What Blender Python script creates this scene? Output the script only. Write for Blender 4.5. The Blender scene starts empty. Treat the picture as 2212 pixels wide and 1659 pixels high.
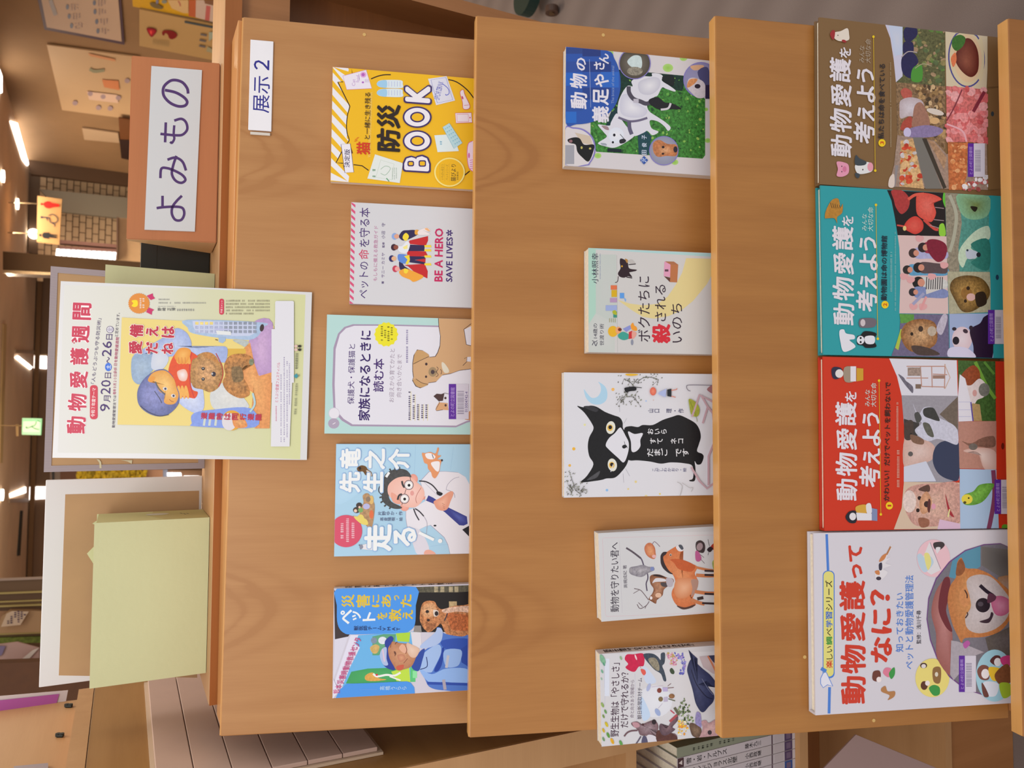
# Library display rack with animal-welfare books (camera held on its side: picture left = world up)
import bpy, bmesh, math, random
from mathutils import Vector, Matrix
from mathutils.geometry import tessellate_polygon
import numpy as np
R = math.radians
SC = bpy.context.scene
COL = SC.collection

# ------------------------------------------------------------------ camera
FPX = 1643.56
CAM = Vector((-.0641, -1.0034, .1167))
yaw, pitch, roll = -.0534, .4691, -.0288
Fw = Vector((-math.sin(yaw)*math.cos(pitch), math.cos(yaw)*math.cos(pitch), -math.sin(pitch)))
R0 = Vector((math.cos(yaw), math.sin(yaw), 0)); D0 = Fw.cross(R0)
Rt = R0*math.cos(roll)+D0*math.sin(roll); Dn = D0*math.cos(roll)-R0*math.sin(roll)
cd = bpy.data.cameras.new('camera'); cam = bpy.data.objects.new('camera', cd); COL.objects.link(cam)
cd.sensor_fit = 'HORIZONTAL'; cd.sensor_width = 36; cd.lens = FPX*36/2212; cd.clip_start = .01; cd.clip_end = 100
m = Matrix((Dn, Rt, -Fw)).transposed().to_4x4(); m.translation = CAM; cam.matrix_world = m
cd.dof.use_dof = True; cd.dof.focus_distance = 1.02; cd.dof.aperture_fstop = 9
SC.camera = cam

# ------------------------------------------------------------------ light
w = bpy.data.worlds.new('world'); SC.world = w; w.use_nodes = True
w.node_tree.nodes['Background'].inputs[0].default_value = (1, .97, .93, 1)
w.node_tree.nodes['Background'].inputs[1].default_value = .68
def area(name, loc, target, sx, sy, power, col=(1, .95, .88)):
    l = bpy.data.lights.new(name, 'AREA'); l.shape = 'RECTANGLE'; l.size = sx; l.size_y = sy; l.energy = power; l.color = col
    o = bpy.data.objects.new(name, l); COL.objects.link(o); o.location = loc
    o.rotation_euler = (Vector(target)-Vector(loc)).to_track_quat('-Z', 'Y').to_euler(); return o
area('ceiling_panel_light', (-.5, -1.3, 1.25), (-.2, 0, -.3), 1.6, .5, 15)
area('ceiling_panel_light', (.1, .75, 1.25), (0, .45, -1.), 1.8, .5, 18, (1, .9, .74))
for lx in (-2.6, 1.2): 
    for ly in (3.6, 6.8): area('room_fill_light', (lx, ly, 1.04), (lx, ly, -1), 1.6,   .4, 44, (1, .86, .66))  # unseen area lights added to brighten the dark background room
for (x, y, z) in ((-.9, 6.0, .62), (-2.1, 4.2, .5)):  # unseen point lights added to lift the far ceiling
    l = bpy.data.lights.new('ceiling_fill_light', 'POINT'); l.energy = 22; l.color = (1, .82, .6); l.shadow_soft_size = .12
    o = bpy.data.objects.new('ceiling_fill_light', l); COL.objects.link(o); o.location = (x, y, z)
SC.view_settings.view_transform = 'Standard'; SC.view_settings.look = 'None'; SC.view_settings.exposure = 0.09
SC.view_settings.gamma = 1; SC.view_settings.use_curve_mapping = False

# ------------------------------------------------------------------ geometry helpers
def ray(px, py):
    return Fw + Rt*((1659-py-829.5)/FPX) + Dn*((px-1106)/FPX)
def hit(px, py, pt, n):
    d = ray(px, py); n = Vector(n); return CAM + d*((Vector(pt)-CAM).dot(n)/d.dot(n))
def lin(c):
    return c/12.92 if c <= .04045 else ((c+.055)/1.055)**2.4
GAIN = 1.12
def hexc(h, g=None, a=0.0):
    if len(h) == 3: h = ''.join(x*2 for x in h)
    g = GAIN if g is None else g
    return tuple(min(.95, lin(int(h[i:i+2], 16)/255)*g) for i in (0, 2, 4)) + (a,)
def tag(o, label=None, cat=None, group=None, kind=None):
    if label: o['label'] = label
    if cat: o['category'] = cat
    if group: o['group'] = group
    if kind: o['kind'] = kind
    return o
def empty(name, mat):
    o = bpy.data.objects.new(name, None); o.empty_display_size = .02; COL.objects.link(o); o.matrix_world = mat; return o
def link(name, me, mat=None, parent=None, M=None):
    o = bpy.data.objects.new(name, me); COL.objects.link(o)
    if mat: me.materials.clear(); me.materials.append(mat)
    if parent: o.parent = parent
    if M is not None: o.matrix_local = M
    return o
def bm_box(bm, x0, x1, y0, y1, z0, z1, bev=0.0):
    r = bmesh.ops.create_cube(bm, size=1)
    for v in r['verts']:
        v.co = Vector((x0+(v.co.x+.5)*(x1-x0), y0+(v.co.y+.5)*(y1-y0), z0+(v.co.z+.5)*(z1-z0)))
    if bev:
        es = list({e for v in r['verts'] for e in v.link_edges})
        bmesh.ops.bevel(bm, geom=es, offset=bev, segments=2, affect='EDGES', profile=.5)
def box(name, b, mat, parent=None, bev=0.0, M=None):
    bm = bmesh.new(); bm_box(bm, *b, bev=bev)
    me = bpy.data.meshes.new(name); bm.to_mesh(me); bm.free()
    return link(name, me, mat, parent, M)
def prism(name, pts, z0, z1, mat, parent=None, M=None):
    """outline (x,y) extruded along z"""
    n = len(pts); vs = [(p[0], p[1], z0) for p in pts]+[(p[0], p[1], z1) for p in pts]
    fs = [tuple(range(n-1, -1, -1)), tuple(range(n, 2*n))]+[(i, (i+1) % n, n+(i+1) % n, n+i) for i in range(n)]
    me = bpy.data.meshes.new(name); me.from_pydata(vs, [], fs); me.update()
    bm = bmesh.new(); bm.from_mesh(me); bmesh.ops.recalc_face_normals(bm, faces=bm.faces); bm.to_mesh(me); bm.free()
    return link(name, me, mat, parent, M)
def cyl(name, p0, p1, r, mat, parent=None, seg=12):
    p0 = Vector(p0); p1 = Vector(p1); bm = bmesh.new()
    bmesh.ops.create_cone(bm, cap_ends=True, segments=seg, radius1=r, radius2=r, depth=(p1-p0).length)
    q = (p1-p0).to_track_quat('Z', 'Y')
    for v in bm.verts: v.co = q @ v.co + (p0+p1)/2
    me = bpy.data.meshes.new(name); bm.to_mesh(me); bm.free()
    return link(name, me, mat, parent)

# ------------------------------------------------------------------ materials
def new_mat(name):
    m = bpy.data.materials.new(name); m.use_nodes = True
    return m, m.node_tree, m.node_tree.nodes['Principled BSDF']
def plain(name, col, rough=.6, metal=0, bump=0, bscale=200, var=0, vscale=30, spec=.5):
    m, t, b = new_mat(name); c = hexc(col, 1.0) if isinstance(col, str) else col
    b.inputs['Base Color'].default_value = tuple(c[:3])+(1,); b.inputs['Roughness'].default_value = rough
    b.inputs['Metallic'].default_value = metal; b.inputs['Specular IOR Level'].default_value = spec
    N = t.nodes; L = t.links; tc = N.new('ShaderNodeTexCoord')
    if var:
        n = N.new('ShaderNodeTexNoise'); n.inputs['Scale'].default_value = vscale; n.inputs['Detail'].default_value = 4
        L.new(tc.outputs['Object'], n.inputs[0])
        mr = N.new('ShaderNodeMapRange'); mr.inputs[1].default_value = .3; mr.inputs[2].default_value = .7
        mr.inputs[3].default_value = 1-var; mr.inputs[4].default_value = 1+var; L.new(n.outputs[0], mr.inputs[0])
        h = N.new('ShaderNodeHueSaturation'); h.inputs['Color'].default_value = tuple(c[:3])+(1,)
        L.new(mr.outputs[0], h.inputs['Value']); L.new(h.outputs[0], b.inputs['Base Color'])
    if bump:
        n = N.new('ShaderNodeTexNoise'); n.inputs['Scale'].default_value = bscale; L.new(tc.outputs['Object'], n.inputs[0])
        bp = N.new('ShaderNodeBump'); bp.inputs['Strength'].default_value = bump; bp.inputs['Distance'].default_value = .002
        L.new(n.outputs[0], bp.inputs['Height']); L.new(bp.outputs[0], b.inputs['Normal'])
    return m
def emit(name, col, s):
    m, t, b = new_mat(name); b.inputs['Base Color'].default_value = (.8, .8, .8, 1)
    b.inputs['Emission Color'].default_value = tuple(col)+(1,); b.inputs['Emission Strength'].default_value = s; return m
def wood(name, ca, cb, grain_axis='y', arcs=(), rough=.38, seed=0.0):
    """beech laminate; grain runs along grain_axis of the object; arcs = cathedral figures (u0, v0, width)"""
    m, t, b = new_mat(name); N = t.nodes; L = t.links
    ca = hexc(ca, 1.0); cb = hexc(cb, 1.0)
    tc = N.new('ShaderNodeTexCoord'); mp = N.new('ShaderNodeMapping'); L.new(tc.outputs['Object'], mp.inputs[0])
    s = {'x': (2.2, 26, 26), 'y': (26, 2.2, 26), 'z': (26, 26, 2.2)}[grain_axis]
    mp.inputs['Scale'].default_value = s; mp.inputs['Location'].default_value = (seed, seed*.7, 0)
    n1 = N.new('ShaderNodeTexNoise'); n1.inputs['Scale'].default_value = 1; n1.inputs['Detail'].default_value = 3; n1.inputs['Distortion'].default_value = .6
    L.new(mp.outputs[0], n1.inputs[0])
    mp2 = N.new('ShaderNodeMapping'); L.new(tc.outputs['Object'], mp2.inputs[0])
    s2 = {'x': (18, 420, 420), 'y': (420, 18, 420), 'z': (420, 420, 18)}[grain_axis]; mp2.inputs['Scale'].default_value = s2
    n2 = N.new('ShaderNodeTexNoise'); n2.inputs['Scale'].default_value = 1; n2.inputs['Detail'].default_value = 2; L.new(mp2.outputs[0], n2.inputs[0])
    def M(op, a, bb=None, clamp=False):
        q = N.new('ShaderNodeMath'); q.operation = op; q.use_clamp = clamp
        for i, x in enumerate((a, bb)):
            if x is None: continue
            if isinstance(x, (int, float)): q.inputs[i].default_value = x
            else: L.new(x, q.inputs[i])
        return q.outputs[0]
    k = M('ADD', M('MULTIPLY', n1.outputs[0], 1.5), -.25)
    k = M('ADD', k, M('MULTIPLY', M('SUBTRACT', n2.outputs[0], .5), .45))
    if arcs:
        sp = N.new('ShaderNodeSeparateXYZ'); L.new(tc.outputs['Object'], sp.inputs[0])
        for (u0, v0, wd) in arcs:
            du = M('DIVIDE', M('SUBTRACT', M('ADD', sp.outputs[0], M('MULTIPLY', M('SUBTRACT', n1.outputs[0], .5), .03)), u0), wd)
            par = M('SUBTRACT', M('SUBTRACT', sp.outputs[1], v0), M('MULTIPLY', M('MULTIPLY', du, du), .07))
            for off, ww, st in ((0, .007, .85), (.032, .004, .55), (.075, .006, .35), (-.05, .016, .3)):
                d = M('DIVIDE', M('SUBTRACT', par, off), ww)
                g = M('DIVIDE', 1.0, M('ADD', 1.0, M('MULTIPLY', d, d)))
                fall = M('DIVIDE', 1.0, M('ADD', 1.0, M('POWER', M('ABSOLUTE', M('MULTIPLY', du, .55)), 4.0)))
                k = M('ADD', k, M('MULTIPLY', M('MULTIPLY', g, fall), st))
    k = M('MULTIPLY', k, 1.0, True)
    mx = N.new('ShaderNodeMix'); mx.data_type = 'RGBA'; L.new(k, mx.inputs[0])
    mx.inputs[6].default_value = ca[:3]+(1,); mx.inputs[7].default_value = cb[:3]+(1,)
    L.new(mx.outputs[2], b.inputs['Base Color']); b.inputs['Roughness'].default_value = rough
    return m
def ink_mat():
    m, t, b = new_mat('printed_ink'); N = t.nodes; L = t.links
    a = N.new('ShaderNodeVertexColor'); a.layer_name = 'ink'
    tc = N.new('ShaderNodeTexCoord')
    n = N.new('ShaderNodeTexNoise'); n.inputs['Scale'].default_value = 260; n.inputs['Detail'].default_value = 5; n.inputs['Roughness'].default_value = .7
    L.new(tc.outputs['Object'], n.inputs[0])
    mr = N.new('ShaderNodeMapRange'); mr.inputs[1].default_value = .35; mr.inputs[2].default_value = .68; mr.inputs[3].default_value = -.75; mr.inputs[4].default_value = .9
    L.new(n.outputs[0], mr.inputs[0])
    mu = N.new('ShaderNodeMath'); mu.operation = 'MULTIPLY'; L.new(mr.outputs[0], mu.inputs[0]); L.new(a.outputs['Alpha'], mu.inputs[1])
    ad = N.new('ShaderNodeMath'); ad.operation = 'ADD'; L.new(mu.outputs[0], ad.inputs[0]); ad.inputs[1].default_value = 1
    h = N.new('ShaderNodeHueSaturation'); L.new(a.outputs['Color'], h.inputs['Color']); L.new(ad.outputs[0], h.inputs['Value'])
    L.new(h.outputs[0], b.inputs['Base Color']); b.inputs['Roughness'].default_value = .42; b.inputs['Specular IOR Level'].default_value = .35
    return m
INK = ink_mat()
M_page = plain('book_pages', 'f3ead6', .8, var=.08, vscale=300)
M_white = plain('white_cover_stock', 'eeecf4', .4, var=.02)

# ------------------------------------------------------------------ flat print (book covers, posters, signs)
CU = bpy.data.curves.new('glyphs', 'FONT'); CU.resolution_u = 2; CU.align_x = 'LEFT'
GC = {}
def glyphs(s, bold=0.0, sp=1.0):
    if s not in GC: GC[s] = glyphs0(s)
    co, fs = GC[s]
    if bold <= .001: return co, fs
    # heavier weight: the outline laid over itself, shifted round a small ring
    n = 6 if bold < .02 else (8 if bold < .05 else 14); rings = [bold] if bold < .05 else [bold, bold*.5]
    cs = [co]; F = list(fs); N = len(co)
    for r in rings:
        for i in range(n):
            t = 2*math.pi*i/n; cs.append(co+np.array([math.cos(t)*r, math.sin(t)*r], 'f')); b = N*(len(cs)-1)
            F += [tuple(b+k for k in f) for f in fs]
    return np.concatenate(cs), F
def glyphs0(s):
    CU.body = s; CU.size = 1
    ob = bpy.data.objects.new('t', CU); me = bpy.data.meshes.new_from_object(ob)
    n = len(me.vertices); co = np.empty(n*3, 'f'); me.vertices.foreach_get('co', co); co = co.reshape(-1, 3)
    fs = [tuple(p.vertices) for p in me.polygons]
    bpy.data.meshes.remove(me); bpy.data.objects.remove(ob)
    return co[:, :2].copy(), fs
STEP = .000007
class PL(list): per = 0
class Art:
    """prints on a flat face. O,u,v: corner and axes (u right, v down) of the face, n towards the reader.
    Coordinates are given in the crop frame (ox, oy, s) in which the photograph was read and are laid on the face's own plane."""
    def __init__(self, O, u, v, w, h, crop):
        self.O, self.u, self.v, self.n, self.w, self.h, self.crop = O, u, v, v.cross(u), w, h, crop
        self.new()
    fine = False
    def new(self):
        self.V = []; self.F = []; self.C = []; self.k = getattr(self, 'k', 0)+1
    def pt(self, X, Y):
        ox, oy, s = self.crop
        P = hit(ox+X/s, oy+Y/s, self.O, self.n)-self.O
        return P.dot(self.u), P.dot(self.v)
    def add(self, ab, faces, cols):
        z = self.k*STEP; self.k += 1 if not self.fine else .25; b = len(self.V); e = .0002; per = getattr(ab, 'per', len(ab)) or 1
        for i, (a, c) in enumerate(ab): self.V.append((min(max(a, e), self.w-e), -min(max(c, e), self.h-e), z+(i//per)*.0000006))
        if len(ab) > per: self.k += int(len(ab)/per*.0000006/STEP)+1
        for f in faces: self.F.append(tuple(b+i for i in f))
        if isinstance(cols, tuple): cols = [cols]*len(ab)
        self.C += cols
    def polyab(self, ab, col):
        t = tessellate_polygon([[Vector((a, b, 0)) for a, b in ab]])
        self.add(ab, [f for f in t], col)
    def P(self, pts, col, a=0.0):
        self.polyab([self.pt(*p) for p in pts], hexc(col, None, a))
    def S(self, pts, col, a=0.0, n=5):
        self.P(smooth(pts, n), col, a)
    def fan(self, pts, col, ccol, c=None, a=0.0, ca=None, sm=True):
        if sm: pts = smooth(pts, 4)
        if c is None: c = (sum(p[0] for p in pts)/len(pts), sum(p[1] for p in pts)/len(pts))
        ab = [self.pt(*c)]+[self.pt(*p) for p in pts]; n = len(pts)
        self.add(ab, [(0, i+1, (i+1) % n+1) for i in range(n)], [hexc(ccol, None, a if ca is None else ca)]+[hexc(col, None, a)]*n)
    def E(self, x, y, rx, ry, col, rot=0, a=0.0, c2=None, n=22):
        cr, sr = math.cos(R(rot)), math.sin(R(rot)); pts = []
        for i in range(n):
            t = 2*math.pi*i/n; p, q = rx*math.cos(t), ry*math.sin(t); pts.append((x+p*cr-q*sr, y+p*sr+q*cr))
        self.fan(pts, col, c2 or col, (x, y), a, sm=False)
    def L(self, pts, w, col, sm=True, closed=False):
        if sm and len(pts) > 2: pts = smooth(pts, 5, closed)
        if closed: pts = pts+[pts[0]]
        l = []; r = []
        for i, p in enumerate(pts):
            q0 = pts[max(i-1, 0)]; q1 = pts[min(i+1, len(pts)-1)]
            if closed and i in (0, len(pts)-1): q0, q1 = pts[-2], pts[1]
            dx, dy = q1[0]-q0[0], q1[1]-q0[1]; d = math.hypot(dx, dy) or 1; nx, ny = -dy/d*w/2, dx/d*w/2
            l.append((p[0]+nx, p[1]+ny)); r.append((p[0]-nx, p[1]-ny))
        n = len(pts); self.add([self.pt(*p) for p in l+r], [(i, i+1, n+i+1, n+i) for i in range(n-1)], hexc(col))
    def Z(self, x0, y0, x1, y1, col, a=0.0):
        self.P([(x0, y0), (x1, y0), (x1, y1), (x0, y1)], col, a)
    def RR(self, x0, y0, x1, y1, r, col):
        pts = []
        for cx, cy, t0 in ((x1-r, y1-r, 0), (x0+r, y1-r, 90), (x0+r, y0+r, 180), (x1-r, y0+r, 270)):
            pts += [(cx+r*math.cos(R(t0+i*22.5)), cy+r*math.sin(R(t0+i*22.5))) for i in range(5)]
        self.P(pts, col)
    def T(self, s, x0, y0, x1, y1, col, bold=0.0, sk=0.0):
        """text read upwards in the picture; x0..x1 glyph top..bottom, y1 start, y0 end"""
        co, fs = glyphs(s, bold)
        mn, mx = co.min(0), co.max(0); cx, cy = (x0+x1)/2, (y0+y1)/2
        A = self.pt(cx, y1); B = self.pt(cx, y0); T_ = self.pt(x0, cy); Bo = self.pt(x1, cy)
        W = math.hypot(B[0]-A[0], B[1]-A[1]); Hh = math.hypot(T_[0]-Bo[0], T_[1]-Bo[1]); c = self.pt(cx, cy)
        g = (co-mn)/np.maximum(mx-mn, 1e-6)-.5; cs, sn = math.cos(sk), math.sin(sk)
        ab = PL((c[0]+a*W*cs+b*Hh*sn, c[1]-b*Hh*cs+a*W*sn) for a, b in g); ab.per = len(GC[s][0])
        self.add(ab, fs, hexc(col))
    def TV(self, s, x0, y0, x1, y1, col, bold=0.0):
        """vertical setting: characters upright, stacked from x0 to x1 (picture), cell width y0..y1"""
        n = len(s); st = (x1-x0)/n
        for i, ch in enumerate(s):
            if ch == ' ': continue
            co, fs = glyphs(ch, bold); cx, cy = x0+st*(i+.5), (y0+y1)/2; c = self.pt(cx, cy)
            A = self.pt(cx, y1); B = self.pt(cx, y0); T_ = self.pt(cx-st/2, cy); Bo = self.pt(cx+st/2, cy)
            W = math.hypot(B[0]-A[0], B[1]-A[1]); Hh = math.hypot(T_[0]-Bo[0], T_[1]-Bo[1])
            if ch == 'ー': g = [((b-.38), -(a-.5)) for a, b in co]
            else: g = [((a-.5), (b-.38)) for a, b in co]
            ab = PL((c[0]+a*W, c[1]-b*Hh) for a, b in g); ab.per = len(GC[ch][0]); self.add(ab, fs, hexc(col))
    def tiny(self, x0, y0, x1, y1, col, p=None, seed=1):
        """a line too small to read: row of little marks, running along the longer side"""
        rr = random.Random(seed+int(x0*7+y0)); vert = abs(y1-y0) > abs(x1-x0)
        ln = abs(y1-y0) if vert else abs(x1-x0); th = abs(x1-x0) if vert else abs(y1-y0); p = p or th*.95; n = max(1, int(ln/p))
        ab = []; fs = []
        for i in range(n):
            if rr.random() < .07: continue
            for (f0, f1, g0, g1) in ((.05, .8, .1+.2*rr.random(), .35+.1*rr.random()), (.1+.3*rr.random(), .55, .0, .95), (.1, .8, .65, .82)):
                a0, a1, b0, b1 = (i+f0)*p, (i+f1)*p, g0*th, g1*th
                q = [(x0+b0, y0+a0), (x0+b1, y0+a0), (x0+b1, y0+a1), (x0+b0, y0+a1)] if vert else [(x0+a0, y0+b0), (x0+a1, y0+b0), (x0+a1, y0+b1), (x0+a0, y0+b1)]
                k = len(ab); ab += [self.pt(*r) for r in q]; fs.append((k, k+1, k+2, k+3))
        if fs: self.add(ab, fs, hexc(col))
    def dots(self, poly, n, sz, cols, seed=1, el=1.0, a=.25):
        self.fine = True; rr = random.Random(seed); xs = [p[0] for p in poly]; ys = [p[1] for p in poly]
        for _ in range(n):
            for _ in range(20):
                x, y = rr.uniform(min(xs), max(xs)), rr.uniform(min(ys), max(ys))
                if inside(x, y, poly): break
            s = sz*rr.uniform(.5, 1.3); self.E(x, y, s*el, s*rr.uniform(.5, 1), rr.choice(cols), rr.uniform(0, 180), a=a, n=7)
        self.fine = False; self.k += 1
    def done(self, name, parent, label=None):
        if not self.F: return None
        me = bpy.data.meshes.new(name); me.from_pydata(self.V, [], self.F); me.update()
        ca = me.color_attributes.new('ink', 'FLOAT_COLOR', 'POINT')
        ca.data.foreach_set('color', [x for c in self.C for x in c])
        # turn every face towards the reader
        bm = bmesh.new(); bm.from_mesh(me)
        for f in bm.faces:
            if f.normal.z < 0: f.normal_flip()
        bm.to_mesh(me); bm.free()
        o = link(name, me, INK, parent); tag(o, label); self.new(); return o
def inside(x, y, poly):
    c = False; j = len(poly)-1
    for i in range(len(poly)):
        xi, yi = poly[i]; xj, yj = poly[j]
        if (yi > y) != (yj > y) and x < (xj-xi)*(y-yi)/(yj-yi)+xi: c = not c
        j = i
    return c
def smooth(p, n=5, closed=True):
    out = []; N = len(p)
    rng = range(N) if closed else range(N-1)
    for i in rng:
        if closed: a, b, c, d = p[(i-1) % N], p[i], p[(i+1) % N], p[(i+2) % N]
        else: a, b, c, d = p[max(i-1, 0)], p[i], p[i+1], p[min(i+2, N-1)]
        for k in range(n):
            t = k/n
            out.append(tuple(.5*((2*b[j])+(-a[j]+c[j])*t+(2*a[j]-5*b[j]+4*c[j]-d[j])*t*t+(-a[j]+3*b[j]-3*c[j]+d[j])*t**3) for j in (0, 1)))
    if not closed: out.append(tuple(p[-1]))
    return out
def frame(O, u, v):
    """object matrix with x=u, y=-v (up), z=towards reader"""
    M = Matrix((u, -v, v.cross(u)*1.0)).transposed().to_4x4()
    n = u.cross(-v); M = Matrix((u, -v, n)).transposed().to_4x4(); M.translation = O; return M

# ------------------------------------------------------------------ setting
FLOOR = -1.54
M_floor = plain('carpet', '80706a', .95, bump=.6, bscale=900, var=.10, vscale=9)
def carpet():
    m, t, b = new_mat('striped_carpet'); N = t.nodes; L = t.links; tc = N.new('ShaderNodeTexCoord')
    wv = N.new('ShaderNodeTexWave'); wv.inputs['Scale'].default_value = 2.2; wv.inputs['Distortion'].default_value = 1.0; wv.bands_direction = 'DIAGONAL'
    n = N.new('ShaderNodeTexNoise'); n.inputs['Scale'].default_value = 700
    L.new(tc.outputs['Object'], wv.inputs[0]); L.new(tc.outputs['Object'], n.inputs[0])
    mx = N.new('ShaderNodeMix'); mx.data_type = 'RGBA'; mx.inputs[6].default_value = hexc('837470', 1); mx.inputs[7].default_value = hexc('8d7e7a', 1)
    L.new(wv.outputs[0], mx.inputs[0]); m2 = N.new('ShaderNodeMix'); m2.data_type = 'RGBA'; m2.blend_type = 'MULTIPLY'
    m2.inputs[0].default_value = .5; L.new(mx.outputs[2], m2.inputs[6]); L.new(n.outputs[0], m2.inputs[7])
    L.new(m2.outputs[2], b.inputs['Base Color']); b.inputs['Roughness'].default_value = .95; return m
tag(box('floor', (-6, 6, -2, 16, FLOOR-.1, FLOOR), carpet()), kind='structure')
CEIL = 1.08
M_ceil = plain('ceiling_panels', 'e0c0a0', .9, var=.05, vscale=3)
M_wall = plain('brown_wall', '94704c', .9, bump=.3, bscale=60, var=.06, vscale=4)
M_dark = plain('dark_soffit', '5a4230', .8)
tag(box('ceiling', (-6, 6, 1.9, 16, CEIL, CEIL+.1), M_ceil), kind='structure')

# woods
W_board = [wood('beech_board_top', 'c08c58', 'ac7644', 'y', ((.27, -.07, .045), (-.30, -.055, .05)), seed=1.3),
           wood('beech_board_mid', 'b88046', 'a26a34', 'y', ((.27, -.075, .045), (-.31, -.05, .05)), seed=4.1),
           wood('beech_board_low', 'b37a3c', '9c642c', 'y', (), seed=7.7),
           wood('beech_board_base', 'a8703c', '925e30', 'y', (), seed=9.9)]
W_edge = wood('beech_edge_lit', 'dfa866', 'cf9654', 'x', rough=.3)  # paler tone carries the overhead light on the board tops
W_edge2 = wood('beech_top_strip', 'c89058', 'b87e48', 'x', rough=.3)
W_frame = wood('beech_carcass', 'b0784a', '9a6538', 'z', rough=.45)
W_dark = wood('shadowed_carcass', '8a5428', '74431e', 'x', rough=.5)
W_red = wood('sign_block_wood', 'bd7648', 'b06c40', 'x', rough=.5)
W_light = wood('light_veneer', 'c49668', 'b5875a', 'x', rough=.45)
W_mid = wood('mid_veneer', 'a87c48', '966a38', 'y', rough=.45)

# ------------------------------------------------------------------ display rack (tiered sloping boards)
LEAN = .30; dv = Vector((0, -math.sin(LEAN), -math.cos(LEAN))); dn = Vector((0, -math.cos(LEAN), math.sin(LEAN)))
TY = [0, -.1409, -.2824, -.4444]; TZ = [0, -.2675, -.5350, -.8735]
TOPS = [((525, 36), (476, 1591)), ((1030, 33), (1014, 1594)), ((1545, 33), (1559.5, 1595.6)), ((2178, 39), (2210, 1592))]
rack = empty('display_rack', Matrix.Translation((0, -.1, FLOOR)))
tag(rack, 'beech display rack of tiered sloping boards full of face-out books', 'display rack')
TH = .017; BW = []
def child(o, parent):
    mw = o.matrix_world.copy(); bpy.context.view_layer.update(); o.parent = parent; o.matrix_parent_inverse = parent.matrix_world.inverted(); return o
bpy.context.view_layer.update()
RI = rack.matrix_world.inverted()
for i in range(4):
    P0 = (0, TY[i], TZ[i]); TRt = hit(*TOPS[i][0], P0, dn); TL = hit(*TOPS[i][1], P0, dn)
    u = (TRt-TL).normalized(); v = (dv-u*dv.dot(u)).normalized(); wd = (TRt-TL).length; n = v.cross(u)
    BW.append((TL, u, v, n, wd))
    C0 = TL+u*wd/2; H = (.318, .318, .396, .345)[i]
    Mx = frame(C0, u, v)
    bd = box('sloping_board', (-wd/2, wd/2, -H, 0, -TH, 0), W_board[i], rack, bev=.0012, M=RI @ Mx)
    box('lit_edge', (-wd/2+.001, wd/2-.001, -.0005, .0012, -TH+.001, -.001), W_edge, bd)
    # ledge the books stand on: behind the next board's top edge
    if i < 3:
        yb = -.318 if i < 2 else -.390
    else: yb = -.33
    if i == 2: box('ledge', (-wd/2+.01, wd/2-.01, -H-.012, -H-.0005, -TH, .036), W_frame, rack, M=RI @ Mx)
    else:
        box('ledge', (-wd/2+.01, wd/2-.01, -H-.012, -H-.0005, -TH, .044), W_frame, rack, M=RI @ Mx)
Q0 = BW[0][0]; Q1 = Q0+BW[0][1]*BW[0][4]
box('top_strip', (Q0.x+.002, Q1.x-.002, -.1+.1+.0055, .0695, -.0135, .0006), W_edge2, rack, bev=.0008, M=RI)
M_plug = plain('screw_plug', 'd6b06c', .4)
for i, q in ((0, (787, 75)), (1, (1303, 76)), (2, (1887, 1556)), (2, (1738, 1419))):
    O_, u_, v_, n_, w_ = BW[i]; P = hit(*q, O_, n_); o = cyl('screw_cap', P-n_*.0005, P+n_*.0006, .0022, M_plug); child(o, rack)
# side frames carrying the boards
for s in (-1, 1):
    pts = []
    for i in range(4):
        b = Vector((0, TY[i], TZ[i]))-dn*(TH+.003)
        Hl = (.318, .318, .396, .345)[i]+.0145
        p0 = b+dv*(.04 if i else .02); p1 = b+dv*Hl; p2 = b+dn*(TH+.003+.036)+dv*Hl
        pts += [(p0.y, p0.z), (p1.y, p1.z)]+([(p2.y, p2.z)] if i < 2 else [])
    pts += [(-.52, FLOOR+.001), (.02, FLOOR+.001), (.018, -.05)]
    prism('side_frame', pts, -.009, .009, W_frame, rack, M=RI @ (Matrix.Translation((s*.40, 0, 0)) @ Matrix(((0, 0, 1, 0), (1, 0, 0, 0), (0, 1, 0, 0), (0, 0, 0, 1)))))
# white label plate with the display number
B0 = BW[0]
def flat(px, off=0.0, pl=0):
    O, u, v, n, wd = BW[pl]; return hit(px[0], px[1], O+n*off, n)
def on_board(pl, tl, tr, bl, off):
    """frame of a flat thing lying off metres proud of board pl; corners given as seen"""
    O, u, v, n, wd = BW[pl]; A = hit(*tl, O+n*off, n); B = hit(*tr, O+n*off, n); Cc = hit(*bl, O+n*off, n)
    uu = (B-A).normalized(); vv = (v-uu*v.dot(uu)).normalized()
    return A, uu, vv, (B-A).length, (Cc-A).dot(vv)
A, uu, vv, ww, hh = on_board(0, (536, 280), (541, 85), (586, 282), .003)
lab = empty('shelf_label', frame(A-vv.cross(uu)*.003, uu, vv))
tag(lab, 'small white label holder with blue characters on the top board', 'label')
box('label_plate', (0, ww, -hh, 0, .0003, .003), M_white, lab, bev=.0005)
art = Art(A, uu, vv, ww, hh, (440, 0, 3.95))
art.T('展示', 425, 650, 563, 960, '2b2a86', .004); art.T('２', 428, 510, 560, 597, '2b2a86', .012)
o = art.done('label_lettering', lab); o.location.z = .003
cyl('clip_end', (-.004, -hh*.1, .0022), (-.004, -hh*.95, .0022), .0019, plain('clear_plastic_end', 'd8d0c8', .15), lab)

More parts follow.
